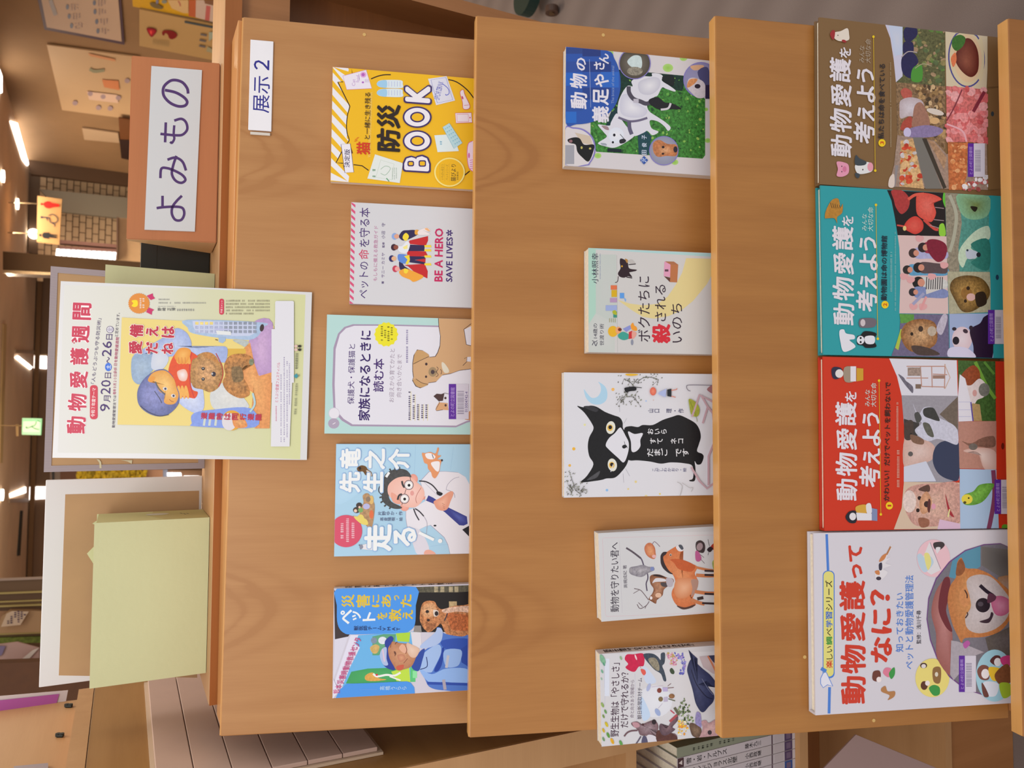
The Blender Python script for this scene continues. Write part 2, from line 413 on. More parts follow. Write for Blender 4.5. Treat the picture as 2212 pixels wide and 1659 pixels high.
# ------------------------------------------------------------------ low bookcase behind the rack
case = empty('low_bookcase', Matrix.Translation((.08, .25, FLOOR)))
tag(case, 'low beech bookcase behind the display rack carrying sign and folders', 'bookcase')
CT = .0105; CY0, CY1 = .072, .245; CX0, CX1 = -.436, .602
def cb(name, b, mat, par=case, bev=0.0): return box(name, tuple(x-o_ for x, o_ in zip(b, (.08, .08, .25, .25, FLOOR, FLOOR))), mat, par, bev)
cb('top_board', (CX0, CX1+.012, CY0, CY1, CT-.022, CT), W_light, bev=.001)
cb('front_lipping', (CX0, CX1+.012, CY0-.0015, CY0-.0002, CT-.022, CT-.0006), wood('lipping_dark', 'a8642c', '97561f', 'x'))
cb('top_rail', (CX0+.004, CX1, CY0+.012, CY0+.03, CT-.088, CT-.0225), W_frame)
cb('end_panel', (CX1-.022, CX1, CY0+.012, CY1, FLOOR+.001, CT-.0225), W_frame)
cb('end_panel', (CX0, CX0+.02, CY0+.012, CY1, FLOOR+.001, CT-.0225), W_frame)
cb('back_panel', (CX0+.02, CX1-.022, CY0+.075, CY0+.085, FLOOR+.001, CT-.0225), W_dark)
for z in (-.42, -.80, -1.18, FLOOR+.06): cb('shelf', (CX0+.0205, CX1-.0225, CY0+.034, CY0+.0745, z-.02, z), W_frame)

# ------------------------------------------------------------------ tall bookcase to the left, its end panel with a grooved cream board
tall = empty('tall_bookcase', Matrix.Translation((-.9, .2, FLOOR)))
tag(tall, 'tall beech bookcase at the left edge with a cream grooved panel on its end', 'bookcase')
def tb(name, b, mat, par=tall, bev=0.0): return box(name, tuple(x-o_ for x, o_ in zip(b, (-.9, -.9, .2, .2, FLOOR, FLOOR))), mat, par, bev)
XE = -.50; YE0, YE1 = -.07, .42
tb('end_panel', (XE-.045, XE, YE0, YE1, FLOOR+.001, .150), W_mid, bev=.001)
tb('top_board', (-1.5, XE+.001, YE0-.001, YE1, .1505, .172), W_light)
tb('front_edge', (XE-.045, XE, YE0-.004, YE0-.0005, FLOOR+.001, .149), W_light)
M_cream = plain('cream_laminate', 'c2a497', .55, var=.02)
tb('board_frame', (XE+.0005, XE+.004, -.026, .40, -.194, .078), plain('cream_trim', 'cdb49c', .5))
zs = [.073, .031, -.011, -.055, -.098, -.142, -.188]
for a, b in zip(zs[:-1], zs[1:]): tb('slat', (XE+.0045, XE+.010, -.022, .39, b+.0008, a-.0003), M_cream, bev=.0008)
for z in (-.560, -.918, -1.305): tb('shelf', (-1.5, XE-.0455, -.050, .25, z-.019, z), W_light)
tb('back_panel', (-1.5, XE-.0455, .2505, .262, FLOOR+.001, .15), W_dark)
tb('plinth', (-1.5, XE-.0455, -.040, -.022, FLOOR+.001, -1.326), W_frame)

def slab(name, pts, P, n, thick, mat, parent=None):
    """outline seen in the picture, laid on the plane (P,n) and given a thickness away from the reader"""
    n = Vector(n).normalized(); P = Vector(P)
    if n.dot(CAM-P) < 0: n = -n
    q = [hit(x, y, P, n) for x, y in pts]; c = sum(q, Vector())/len(q)
    a = (q[1]-q[0]).normalized(); b = n.cross(a); Mx = Matrix((a, b, n)).transposed().to_4x4(); Mx.translation = c
    loc = [((p-c).dot(a), (p-c).dot(b)) for p in q]
    if parent is not None: bpy.context.view_layer.update(); Mx = parent.matrix_world.inverted() @ Mx
    return prism(name, loc, -thick, 0, mat, parent, Mx)
def plane_art(P, n, tl, tr, bl, crop):
    n = Vector(n).normalized(); A = hit(*tl, P, n); B = hit(*tr, P, n); Cc = hit(*bl, P, n)
    u = (B-A).normalized(); v = n.cross(u)*-1.0
    v = (v if v.dot(Cc-A) > 0 else -v)
    return A, u, v, (B-A).length, (Cc-A).dot(v)

# ------------------------------------------------------------------ background room
WD = Vector((-.10523, .99445, 0)); WN = Vector((-.99445, -.10523, 0)); WP = Vector((3.4, 0, 0))
wa = WP+WD*1.5; wb = WP+WD*8.05
tag(prism('wall_right', [(wa.x, wa.y), (wa.x+.12, wa.y), (wb.x+.12, wb.y), (wb.x, wb.y)], FLOOR, CEIL-.001, M_wall), kind='structure')
M_far = plain('far_wall_paint', '7e6048', .75, var=.1, vscale=1.5)
tag(box('wall_back', (-6, 6, 9.4, 9.5, FLOOR, CEIL-.001), M_far), kind='structure')
tag(box('wall_left', (-6, -5.9, 2, 9.4, FLOOR, CEIL-.001), M_wall), kind='structure')
M_lampw = emit('lit_tube', (1, .97, .9), 6); M_spot = emit('lit_downlight', (1, .93, .8), 6)
M_glow = emit('bright_glow', (1, .97, .95), 2.6); M_warm = emit('warm_lit_panel', (1, .83, .6), .9)  # one glow for daylight panes, wall reflections and lit tiles
M_metal = plain('brushed_steel', '9a8264', .32, 1.0); M_bronze = plain('bronze_cladding', '6a5038', .38, .85, var=.1, vscale=3)
M_black = plain('black_plastic', '202422', .6); M_grey = plain('grey_door_paint', '7c7262', .7)
M_rail = plain('pale_rail', 'c0a070', .6)
# brick wall of pale tiles by the toilets
bw = slab('brick_wall', [(62, 372), (300, 400), (300, 575), (62, 545)], (0, 8.3, 0), (0, 1, 0), .1, plain('mortar', '6a5544', .9))
bricks = bw; bricks.name = 'wall_tiled'; tag(bw, kind='structure')
bpy.context.view_layer.update()
M_brick = plain('pale_brick', 'c4a582', .8, var=.12, vscale=3)
q0 = hit(62, 545, (0, 8.3, 0), (0, 1, 0)); q1 = hit(300, 400, (0, 8.3, 0), (0, 1, 0))
bme = None; z = .95; r_ = 0
while z > -.12:
    x = 1.42+(.055 if r_ % 2 else 0)
    while x < 3.0:
        t = (x-1.42)/1.5
        if z < 1.02-.0*t:
            P = Vector((x, 8.296, z))
            if bme is None:
                o = box('brick', (-.052, .052, -.012, .003, -.027, .027), M_brick, bw, bev=.003); bme = o.data
            else:
                o = bpy.data.objects.new('brick', bme); COL.objects.link(o); o.parent = bw
            o.matrix_parent_inverse = bw.matrix_world.inverted(); o.matrix_local = Matrix.Translation(P) if False else Matrix.Identity(4)
            o.matrix_basis = Matrix.Translation(P)
        x += .112
    z -= .062; r_ += 1
Y8 = (0, 8.2, 0); YN = (0, 1, 0)
tag(slab('toilet_door', [(84, 408), (1000, 500), (1000, 552), (130, 457)], (0, 8.1, 0), YN, .05, M_grey), 'grey steel door in the pale brick wall beside the toilet sign', 'door')
tag(slab('dark_partition', [(52, 300), (300, 300), (300, 404), (66, 376)], (0, 8.0, 0), YN, .06, plain('dark_brown_panel', '4a3018', .8)), 'dark brown partition between the poster wall and the brick wall', 'partition')
sh = slab('wall_shelf', [(130, 518), (252, 528), (252, 535), (128, 525)], (0, 7.9, 0), YN, .1, plain('mauve_board', '8a6258', .7))
tag(sh, 'upper mauve board of the two boards under the toilet sign', 'board')
sh = slab('wall_shelf', [(128, 531), (252, 538), (252, 543), (127, 536)], (0, 7.9, 0), YN, .1, plain('mauve_board', '8a6258', .7))
tag(sh, 'lower mauve board of the two boards under the toilet sign', 'board')
lp = slab('glowing_panel', [(122, 537), (251, 545), (249, 562), (120, 553)], (0, 7.95, 0), YN, .03, M_glow); tag(lp, 'white tiled panel, bright light put in as glow, beside the steel column', 'glowing panel')  # emission stands in for the bright light on the tiles
for i in range(11):
    xx = 130+i*11; slab('joint', [(xx, 537), (xx+1.6, 537), (xx+5, 563), (xx+3.4, 563)], (0, 7.93, 0), YN, .004, M_grey, lp)
ct = slab('counter_panel', [(254, 470), (300, 474), (304, 567), (252, 561)], (0, 7.2, 0), YN, .06, plain('marble_counter', 'c9a47c', .5, var=.1, vscale=6)); tag(ct, 'cream marble counter front below the tiled wall', 'counter')
slab('counter_edge', [(252, 468), (255, 468), (254, 562), (251, 562)], (0, 7.15, 0), YN, .05, plain('counter_trim', '6c5040', .6), ct)
# hanging toilet sign with three figures
ts = empty('toilet_sign', Matrix.Translation((1.6, 6.9, .7))); tag(ts, 'hanging toilet sign with red woman, wheelchair and black man figures', 'sign')
slab('sign_panel', [(81, 423), (134, 430), (128, 527), (79, 521)], (0, 6.9, 0), YN, .04, plain('peach_sign_panel', 'a87e50', .5), ts)
A, u, v, w_, h_ = plane_art((0, 6.895, 0), (0, -1, 0), (79, 521), (81, 423), (128, 527), None)
art = Art(A, u, v, 2, 2, (0, 350, 6.144)); STEP_ = STEP
art.E(555, 558, 18, 14, 'c01c18'); art.S([(575, 558), (600, 530), (650, 522), (700, 545), (780, 560), (782, 590), (715, 598), (650, 615), (600, 600)], 'c01c18')
def fig(nm, lb):
    o = art.done(nm, ts, lb); o.matrix_local = ts.matrix_world.inverted() @ frame(A, u, v)
bpy.context.view_layer.update(); fig('woman_figure', 'red standing woman')
art.E(553, 732, 17, 14, '2a2838'); art.L([(560, 732), (600, 735), (655, 740)], 14, '2a2838', False); art.L([(620, 738), (630, 780)], 12, '2a2838'); art.L([(655, 742), (665, 795), (730, 830), (720, 858)], 13, '2a2838', False)
art.L([(640, 712), (690, 694), (740, 715), (765, 760), (745, 800), (700, 805)], 11, '2a2838')
fig('wheelchair_figure', 'dark wheelchair user')
art.E(535, 970, 17, 14, '1e1c20'); art.P([(565, 950), (580, 935), (655, 935), (655, 955), (755, 965), (755, 978), (665, 978), (755, 990), (750, 1010), (650, 1000), (650, 1018), (580, 1010), (562, 985)], '1e1c20')
bpy.context.view_layer.update()
fig('man_figure', 'black standing man')
for yy in (440, 505): slab('hanger_rod', [(-34, yy-4), (-34, yy-6), (82, yy-1), (82, yy+1)], (0, 6.9, 0), YN, .01, M_metal, ts)
# steel clad column
co = slab('steel_column', [(6, 543), (330, 568), (330, 600), (6, 583)], (0, 6.2, 0), YN, .3, M_bronze); tag(co, 'bronze clad square column standing behind the folders', 'column')
slab('column_highlight', [(6, 583), (330, 600), (330, 603), (6, 590)], (0, 6.19, 0), YN, .01, plain('steel_highlight', 'd0b088', .25, 1), co)  # pale strip paints the highlight along the column's side
# exit sign
ex = slab('exit_sign', [(48, 903), (90, 904), (88, 940), (47, 939)], (0, 6.6, 0), YN, .05, emit('exit_green', (.01, .6, .16), .75)); tag(ex, 'green lit emergency exit sign hung below the ceiling', 'exit sign')
bpy.context.view_layer.update()
A, u, v, w_, h_ = plane_art((0, 6.595, 0), (0, -1, 0), (47, 939), (48, 903), (88, 940), None)
slab('sign_field', [(51, 910), (85, 910), (84, 932), (50, 932)], (0, 6.592, 0), YN, .002, emit('exit_field', (.6, .95, .45), .8), ex)
art = Art(A, u, v, 2, 2, (0, 880, 4.877)); g = '0a8a3a'
art.L([(285, 222), (340, 200), (375, 185), (385, 150)], 7, g, False); art.L([(330, 200), (370, 225), (415, 235)], 7, g, False); art.E(280, 212, 8, 8, g); art.L([(395, 140), (430, 150)], 6, g, False)
o = art.done('running_figure', ex); o.matrix_local = ex.matrix_world.inverted() @ frame(A-Vector((0, .012, 0)), u, v)
slab('hanger_chain', [(-26, 918), (-26, 919.5), (49, 920.5), (49, 919)], (0, 6.6, 0), YN, .006, M_rail, ex)
slab('hanger_cap', [(34, 917), (40, 917), (40, 942), (35, 942)], (0, 6.6, 0), YN, .01, M_rail, ex)
# glowing slabs that paint in bright lamp reflections on the far wall
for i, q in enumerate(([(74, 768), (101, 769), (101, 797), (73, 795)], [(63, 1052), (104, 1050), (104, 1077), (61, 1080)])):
    wn = slab('window_%d' % (i+1), q, (0, 9.38, 0), YN, .03, M_glow); tag(wn, kind='structure')
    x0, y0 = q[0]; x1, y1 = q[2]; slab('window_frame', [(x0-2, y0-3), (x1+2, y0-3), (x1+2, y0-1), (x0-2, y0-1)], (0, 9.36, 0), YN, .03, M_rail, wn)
# lamps on the ceiling
def clamp_lamp(pts, name, lab, m_, group=None):
    o = slab(name, pts, (0, 0, CEIL-.012), (0, 0, 1), .010, m_); tag(o, lab, 'ceiling light', group); return o
clamp_lamp([(24, 262), (38, 266), (67, 345), (60, 358), (50, 345)], 'ceiling_light', 'long fluorescent fitting glowing above the poster wall', M_lampw)
clamp_lamp([(0, 150), (5, 165), (5, 200), (0, 202), (-20, 190), (-20, 150)], 'ceiling_light', 'fluorescent fitting cut by the frame edge above the posters', M_lampw)
for (x, y, lb) in ((9, 381, 'downlight nearest the long fluorescent above the brick wall'), (40, 441, 'downlight above the grey toilet door'), (7, 1069, 'downlight far beyond the white board')):
    P = hit(x, y, (0, 0, CEIL-.02), (0, 0, 1)); o = cyl('downlight', P+Vector((0, 0, .0)), P+Vector((0, 0, .015)), .05, M_spot, seg=20); tag(o, lb, 'downlight')
P = hit(73, 506, (0, 8.29, 0), YN); o = cyl('wall_lamp', P, P-Vector((0, .04, 0)), .05, M_spot, seg=20); tag(o, 'round wall lamp glowing beside the top of the toilet sign', 'wall lamp')
clamp_lamp([(34, 772), (40, 769), (70, 793), (66, 798)], 'strip_light', 'short diagonal strip light on the far ceiling', M_lampw)
clamp_lamp([(23, 1067), (24, 1074), (56, 1064), (56, 1052)], 'strip_light', 'short strip light on the far ceiling beyond the white board', M_lampw)
clamp_lamp([(34, 755), (75, 757), (75, 764), (34, 763)], 'ceiling_slot', 'pale rectangular ceiling diffuser beside the diagonal strip light', plain('diffuser', 'b89c80', .5))
clamp_lamp([(21, 1077), (62, 1077), (62, 1085), (21, 1086)], 'ceiling_slot', 'pale rectangular ceiling diffuser beyond the white board', plain('diffuser', 'b89c80', .5))
clamp_lamp([(8, 700), (15, 700), (6, 1000), (0, 1000)], 'ceiling_rail', 'thin yellowish curtain rail crossing the far ceiling', M_rail)
clamp_lamp([(46, 1103), (50, 1103), (44, 1200), (39, 1200)], 'ceiling_slot', 'narrow dark slot in the far ceiling', M_black)
tag(box('trim_1', (-5.9, 2.0, 9.30, 9.39, CEIL-.06, CEIL-.013), plain('cornice', '7c5c3c', .8)), kind='structure')
# window with autumn leaves behind the boards
wn = slab('window_3', [(108, 1012), (440, 1016), (440, 1045), (108, 1045)], (0, 9.3, 0), YN, .02, plain('glass_dim', '8e6a4c', .3)); tag(wn, kind='structure')
for j, (x0, x1, c_) in enumerate(((112, 118, '2a2020'), (118, 130, '8c7868'), (130, 168, '70401c'), (310, 362, 'c89878'), (352, 362, '9098b0'))):
    slab('pane', [(x0, 1014), (x1, 1014), (x1, 1044), (x0, 1044)], (0, 9.27-.004*j, 0), YN, .003, plain('pane_%d' % j, c_, .5), wn)
slab('bright_pane', [(361, 1021), (391, 1021), (393, 1032), (362, 1032)], (0, 9.2, 0), YN, .004, M_glow, wn)
slab('bright_pane', [(397, 1028), (430, 1028), (430, 1036), (397, 1036)], (0, 9.2, 0), YN, .004, M_glow, wn)
lf = bpy.data.meshes.new('foliage'); rr = random.Random(4); vs = []; fs = []
for k in range(420):
    c = hit(rr.uniform(166, 316), rr.uniform(1016, 1042), (0, 9.12+rr.uniform(-.05, .05), 0), YN); a = rr.uniform(0, 6.28); s_ = rr.uniform(.015, .035); b = len(vs)
    for d in (0, 1.57, 3.14, 4.71): vs.append(c+Vector((math.cos(a+d)*s_, rr.uniform(-.01, .01), math.sin(a+d)*s_*.6)))
    fs.append((b, b+1, b+2, b+3))
lf.from_pydata(vs, [], fs); o = link('tree_foliage', lf, plain('yellow_leaves', 'd8b828', .7, var=.5, vscale=14)); tag(o, 'yellow autumn leaves seen through the far window', 'foliage', kind='stuff')
# things at the far left: panels, paper bag, papers
Y3 = (0, 2.6, 0)
fl = empty('far_shelf_unit', Matrix.Translation((-1.6, 2.6, FLOOR))); tag(fl, 'brown shelf unit with pale upright edges beyond the white board', 'shelf unit')
for (y0, y1, c_, nm, d) in ((1254, 1279, '6e5238', 'upright_panel', .02), (1283, 1298, '624830', 'upright_panel', .02), (1301, 1307, '725636', 'upright_panel', .02), (1311, 1319, '5a4028', 'upright_panel', .02), (1371, 1379, '6a5434', 'upright_panel', .02), (1250, 1254, 'a89080', 'upright_edge', .03), (1279, 1283, 'b09a5c', 'upright_edge', .03), (1298, 1301, 'b09a5c', 'upright_edge', .03), (1307, 1311, 'b09a5c', 'upright_edge', .03), (1366, 1371, 'b09a5c', 'upright_edge', .03)):
    slab(nm, [(-30, y0+2), (230, y0-8), (230, y1-8), (-30, y1+2)], (0, 2.6-d, 0), YN, .02, plain('far_panel', c_, .7), fl)
tag(slab('hanging_cloth', [(-10, 1378), (120, 1374), (120, 1388), (-10, 1390)], (0, 2.57, 0), YN, .01, plain('green_cloth', '66702c', .9, var=.4, vscale=60)), 'dark green patterned strip between shelf unit and papers', 'cloth')
bg = slab('paper_bag', [(-10, 1362), (5, 1330), (20, 1319), (68, 1319), (120, 1322), (120, 1364), (-10, 1368)], (0, 2.54, 0), YN, .03, plain('kraft_bag', 'a8835c', .7)); tag(bg, 'kraft paper bag with a printed white label', 'paper bag')
slab('bag_label', [(2, 1354), (14, 1326), (26, 1320), (62, 1321), (44, 1350)], (0, 2.505, 0), YN, .002, plain('bag_label', 'c8ac90', .6), bg)
bpy.context.view_layer.update()
A, u, v, w_, h_ = plane_art((0, 2.50, 0), (0, -1, 0), (0, 1365), (0, 1315), (70, 1365), None)
art = Art(A, u, v, 2, 2, (0, 1200, 3.613))
for (x, y0, y1) in ((55, 505, 540), (80, 470, 545), (110, 440, 500), (135, 430, 530), (160, 435, 500), (185, 440, 475)): art.tiny(x, y0, x+17, y1, '54405c')
o = art.done('label_marks', bg); o.matrix_local = bg.matrix_world.inverted() @ frame(A, u, v)
pp = slab('loose_papers', [(-10, 1393), (38, 1387), (85, 1400), (85, 1428), (40, 1428), (-10, 1434)], (0, 2.4, 0), YN, .01, plain('pink_paper', 'b8948a', .6)); tag(pp, 'crumpled pinkish papers beside the dark brown panel', 'paper')
slab('paper_fold', [(42, 1428), (70, 1405), (84, 1400), (62, 1424)], (0, 2.39, 0), YN, .003, plain('fold', 'd8c8bc', .6), pp)
slab('paper_print', [(-10, 1395), (12, 1396), (4, 1415), (-10, 1420)], (0, 2.39, 0), YN, .003, plain('print_violet', '7a6a8a', .6), pp)
tag(slab('dark_cabinet', [(-30, 1434), (240, 1424), (240, 1530), (-30, 1545)], (0, 2.2, 0), YN, .05, plain('dark_cabinet_wood', '5c3414', .6, var=.08)), 'dark brown cabinet side between white board and tall bookcase', 'cabinet')

# posters on the right wall
def wall_poster(name, lab, pts, mat, off=.02, cat='poster'):
    o = slab(name, pts, WP+WN*off, WN, .012, mat); tag(o, lab, cat); bpy.context.view_layer.update(); return o
def wall_art(par, tl, tr, bl, crop, off):
    A, u, v, w_, h_ = plane_art(WP+WN*off, WN, tl, tr, bl, None); ar = Art(A, u, v, 3, 3, crop); ar._M = par.matrix_world.inverted() @ frame(A, u, v); return ar
p1 = wall_poster('framed_chart', 'framed chart of small blue drawings, highest on the wall', [(96, 64), (269, 97), (256, -70), (66, -70)], plain('dark_frame', '4a3040', .5))
slab('chart_sheet', [(101, 59), (263, 90), (250, -70), (76, -70)], WP+WN*.025, WN, .003, plain('chart_paper', 'c0a088', .6), p1)
art = wall_art(p1, (101, 59), (76, -70), (263, 90), (0, 0, 3.95), .028)
for (x, y) in ((575, 60), (590, 140), (610, 220), (805, 25), (810, 100), (825, 185), (835, 265)):
    art.E(x, y, 13, 22, '6c7080', 0, .2) ; art.tiny(x+30, y-25, x+45, y+35, 'a58f8c'); art.tiny(x+55, y-25, x+70, y+35, 'a58f8c'); art.tiny(x+80, y-25, x+95, y+30, 'a58f8c')
art.L([(430, 0), (450, 60), (475, 130)], 34, '8f8484')
art.done('chart_drawings', p1).matrix_local = art._M
p2 = wall_poster('notice_sheet', 'pale laminated notice sheet left of the framed chart', [(134, 238), (285, 258), (300, 124), (101, 97)], plain('pale_sheet', 'c5a078', .5))
art = wall_art(p2, (134, 238), (101, 97), (285, 258), (0, 0, 3.95), .028)
art.P([(750, 455), (980, 505), (985, 525), (770, 480)], 'c98a60'); art.P([(870, 680), (1010, 690), (1020, 770), (890, 745)], 'c5794e'); art.L([(765, 590), (810, 610), (890, 600)], 26, '8a8468')
art.P([(740, 780), (1000, 810), (1010, 880), (760, 850)], 'd0ae98')
for q in ((770, 800), (880, 825), (1010, 835), (640, 880), (840, 920), (940, 925), (1085, 690)): art.E(q[0], q[1], 22, 20, '9c8488', 0, .3)
art.done('notice_print', p2).matrix_local = art._M
p3 = wall_poster('yellow_poster', 'bright yellow poster at the upper right corner edge', [(282, -60), (287, 14), (480, 54), (480, -60)], plain('yellow_sheet', 'd09c10', .5, var=.05), .03)
art = wall_art(p3, (287, 14), (282, -60), (480, 54), (270, 0, 10.37), .038)
art.S([(560, 60), (680, 70), (840, 150), (830, 200), (700, 190), (590, 140)], '6e5c3c', .3); art.E(880, 40, 60, 40, '7c8078', 0, .3); art.E(720, 40, 30, 50, '7a7890', 0, .3)
art.P([(950, 0), (1420, 0), (1420, 300), (1300, 290), (1050, 190)], 'c8a474', .2); art.P([(1430, 0), (1590, 0), (1580, 390), (1425, 360)], 'b05a38', .3); art.P([(1590, 0), (1760, 0), (2000, 0), (2000, 500), (1580, 390)], 'bda498', .15)
art.P([(1770, 0), (2000, 0), (2000, 130), (1790, 80)], '7c5640'); art.P([(1820, 120), (1920, 140), (1890, 470), (1790, 450)], 'b25c58'); art.L([(1190, 20), (1230, 80), (1240, 140)], 30, 'a86050')
art.done('poster_print', p3).matrix_local = art._M
p4 = wall_poster('cream_poster', 'cream poster with two dark red shapes below the yellow poster', [(301, 20), (301, 99), (480, 134), (480, 57)], plain('cream_sheet', 'b9935f', .5), .03)
art = wall_art(p4, (301, 99), (301, 20), (480, 134), (270, 0, 10.37), .038)
art.P([(330, 180), (2000, 530), (2000, 500), (330, 170)], '5c4c3c'); art.P([(1330, 470), (2000, 600), (1990, 640), (1340, 515)], '3c4850')
art.fan([(480, 640), (560, 625), (660, 645), (710, 700), (650, 790), (600, 830), (540, 780)], '6e0c20', 'd02030', (580, 730)); art.E(580, 725, 12, 45, 'ff5a50')
art.S([(840, 700), (930, 680), (1080, 700), (1165, 780), (1130, 850), (1050, 880), (985, 850), (960, 780), (900, 740), (870, 800), (835, 770)], '7a1418')
for i in range(9): art.L([(630+i*42, 880+i*5), (625+i*42, 990+i*8)], 12, '9c845c', False)
for x, y in ((1760, 780), (1740, 910), (1730, 1035)): art.L([(x-70, y-12), (x+70, y+18)], 42, '665f60', False)
art.P([(1880, 720), (2000, 720), (2000, 820), (1880, 930)], '9aa090'); art.P([(1850, 1040), (1980, 1110), (1960, 1190), (1820, 1150)], '9a9478')
for q in ((1980, 950), (1970, 1110)): art.E(q[0], q[1], 22, 18, 'b05838')
art.done('poster_print', p4).matrix_local = art._M

wall_poster('wall_card', 'small plain white card low on the wall behind the wooden sign', [(177, 277), (255, 288), (258, 309), (182, 302)], plain('plain_card', 'c0a080', .6), .02, 'card')
wc = wall_poster('wall_box', 'brown box with a dark lower half, right of the small plain card', [(256, 255), (300, 262), (300, 350), (262, 342)], plain('brown_box', '6c3c14', .6), .06, 'box')
slab('dark_front', [(258, 302), (300, 304), (300, 350), (262, 342)], WP+WN*.065, WN, .004, plain('very_dark', '2c1008', .6), wc)
# ------------------------------------------------------------------ partition, card and clips above the tall bookcase
pn = slab('partition_panel', [(173, 1511), (150, 1659), (100, 1800), (-60, 1760), (-60, 1543), (0, 1530)], (-.53, 0, 0), (1, 0, 0), .018, W_light)
tag(pn, 'pale wooden partition with black clips standing on the tall bookcase', 'partition'); bpy.context.view_layer.update()
for (x, y) in ((148, 1526), (129, 1590), (18, 1521)):
    for dx in (-4, 4):
        P = hit(x+dx, y, (-.529, 0, 0), (1, 0, 0)); o = cyl('clip', P, P+Vector((.004, 0, 0)), .0035, M_black); Mw = o.matrix_world.copy(); o.parent = pn; o.matrix_parent_inverse = pn.matrix_world.inverted()
    P = hit(x-6, y, (-.528, 0, 0), (1, 0, 0)); Q = hit(x+7, y, (-.528, 0, 0), (1, 0, 0)); o = cyl('clip_bar', P, Q, .002, M_black); o.parent = pn; o.matrix_parent_inverse = pn.matrix_world.inverted()
pc = slab('magenta_card', [(147, 1491), (142, 1517), (-40, 1545), (-40, 1507)], (-.40, .50, 0), (.25, -1, 0), .003, plain('white_card', 'cfc2c4', .5))
tag(pc, 'magenta card with a white border tucked behind the partition', 'card'); bpy.context.view_layer.update()
slab('card_print', [(128, 1499), (122, 1520), (-40, 1545), (-40, 1517)], Vector((-.40, .50, 0))+Vector((.25, -1, 0)).normalized()*.002, (.25, -1, 0), .001, plain('magenta', 'a8489a', .5), pc)
pl_ = slab('leaning_poster', [(30, 1655), (104, 1648), (104, 1720), (20, 1720)], (-.5255, 0, 0), (1, 0, 0), .002, plain('grey_sheet', '9a8c94', .4)); tag(pl_, 'greyish poster taped low on the wooden partition, mostly out of frame', 'poster')

# ------------------------------------------------------------------ floor objects at the right edge
P = hit(1150, -8, (0, 0, FLOOR+.06), (0, 0, 1))
o = cyl('stool_base', P, P+Vector((0, 0, .05)), .09, plain('dark_green', '17302c', .5), seg=24); o.location.z = 0; tag(o, 'dark green rounded stool foot at the carpet edge', 'stool')
P = hit(1192, 22, (0, 0, FLOOR+.03), (0, 0, 1))
cs = empty('caster', Matrix.Translation(P)); tag(cs, 'small brown caster wheel on the carpet behind the bookcase end', 'caster')
o = cyl('wheel', (-.014, 0, 0), (.014, 0, 0), .029, plain('brown_rubber', '4c362c', .5), cs, 20); cyl('hub', (-.018, 0, 0), (.018, 0, 0), .012, M_metal, cs)

# ------------------------------------------------------------------ things standing on the low bookcase
TOPZ = CT+.0006
def put_local(o, par, Mw):
    o.parent = par; bpy.context.view_layer.update(); o.matrix_parent_inverse = Matrix.Identity(4); o.matrix_local = par.matrix_world.inverted() @ Mw
# wedge-shaped wooden sign
lean = .26; ns = Vector((0.03, -math.cos(lean), math.sin(lean))).normalized(); Ps = Vector((.3, .104, TOPZ))
A, u, v, w_, h_ = plane_art(Ps, ns, (273, 516), (289, 120), (462, 524), None)
u.z = 0; u.normalize(); v = (v-u*v.dot(u)).normalized(); n = v.cross(u)
tz = (A.z-TOPZ)/(-v.z)                                   # length of the face down to the board
sg = empty('section_sign', frame(A, u, v)); tag(sg, 'wedge-shaped wooden sign block reading よみもの on a white panel', 'sign')
bpy.context.view_layer.update(); SI = sg.matrix_world.inverted()
bk = .052
def corner(a, top): # a along u, wedge section
    f0 = A+u*a
    return f0 if top else f0+v*tz
vs = []
back = Vector((-n.x, -n.y, 0)).normalized()
for a in (0, w_):
    ft = A+u*a; fb = ft+v*tz; bt = ft+back*.010; bb = Vector((bt.x, bt.y, fb.z))+back*.028
    vs += [SI @ ft, SI @ fb, SI @ bb, SI @ bt]
me = bpy.data.meshes.new('block'); me.from_pydata(vs, [], [(0, 1, 2, 3), (4, 7, 6, 5), (0, 4, 5, 1), (1, 5, 6, 2), (2, 6, 7, 3), (3, 7, 4, 0)]); me.update()
bm = bmesh.new(); bm.from_mesh(me); bmesh.ops.recalc_face_normals(bm, faces=bm.faces); bmesh.ops.bevel(bm, geom=list(bm.edges), offset=.0012, segments=2, affect='EDGES'); bm.to_mesh(me); bm.free()
bo = link('block', me, W_red, sg); me.materials.append(plain('block_side', 'cfa37c', .5, var=.03))
for f in me.polygons:
    if abs(f.normal.x) > .9: f.material_index = 1
art = Art(A, u, v, w_, tz, (0, 0, 3.95))
def loc(px): P = hit(px[0], px[1], A, n)-A; return P.dot(u), P.dot(v)
a0 = loc((313, 497)); a1 = loc((437, 153)); a2 = loc((421.5, 501)); a3 = loc((328, 144))
prism('white_panel', [(a0[0], -a0[1]), (a2[0], -a2[1]), (a1[0], -a1[1]), (a3[0], -a3[1])], .0001, .0022, plain('panel_white', 'cdd0d6', .45), sg)
art.k = 330; pc_ = '4a2f68'
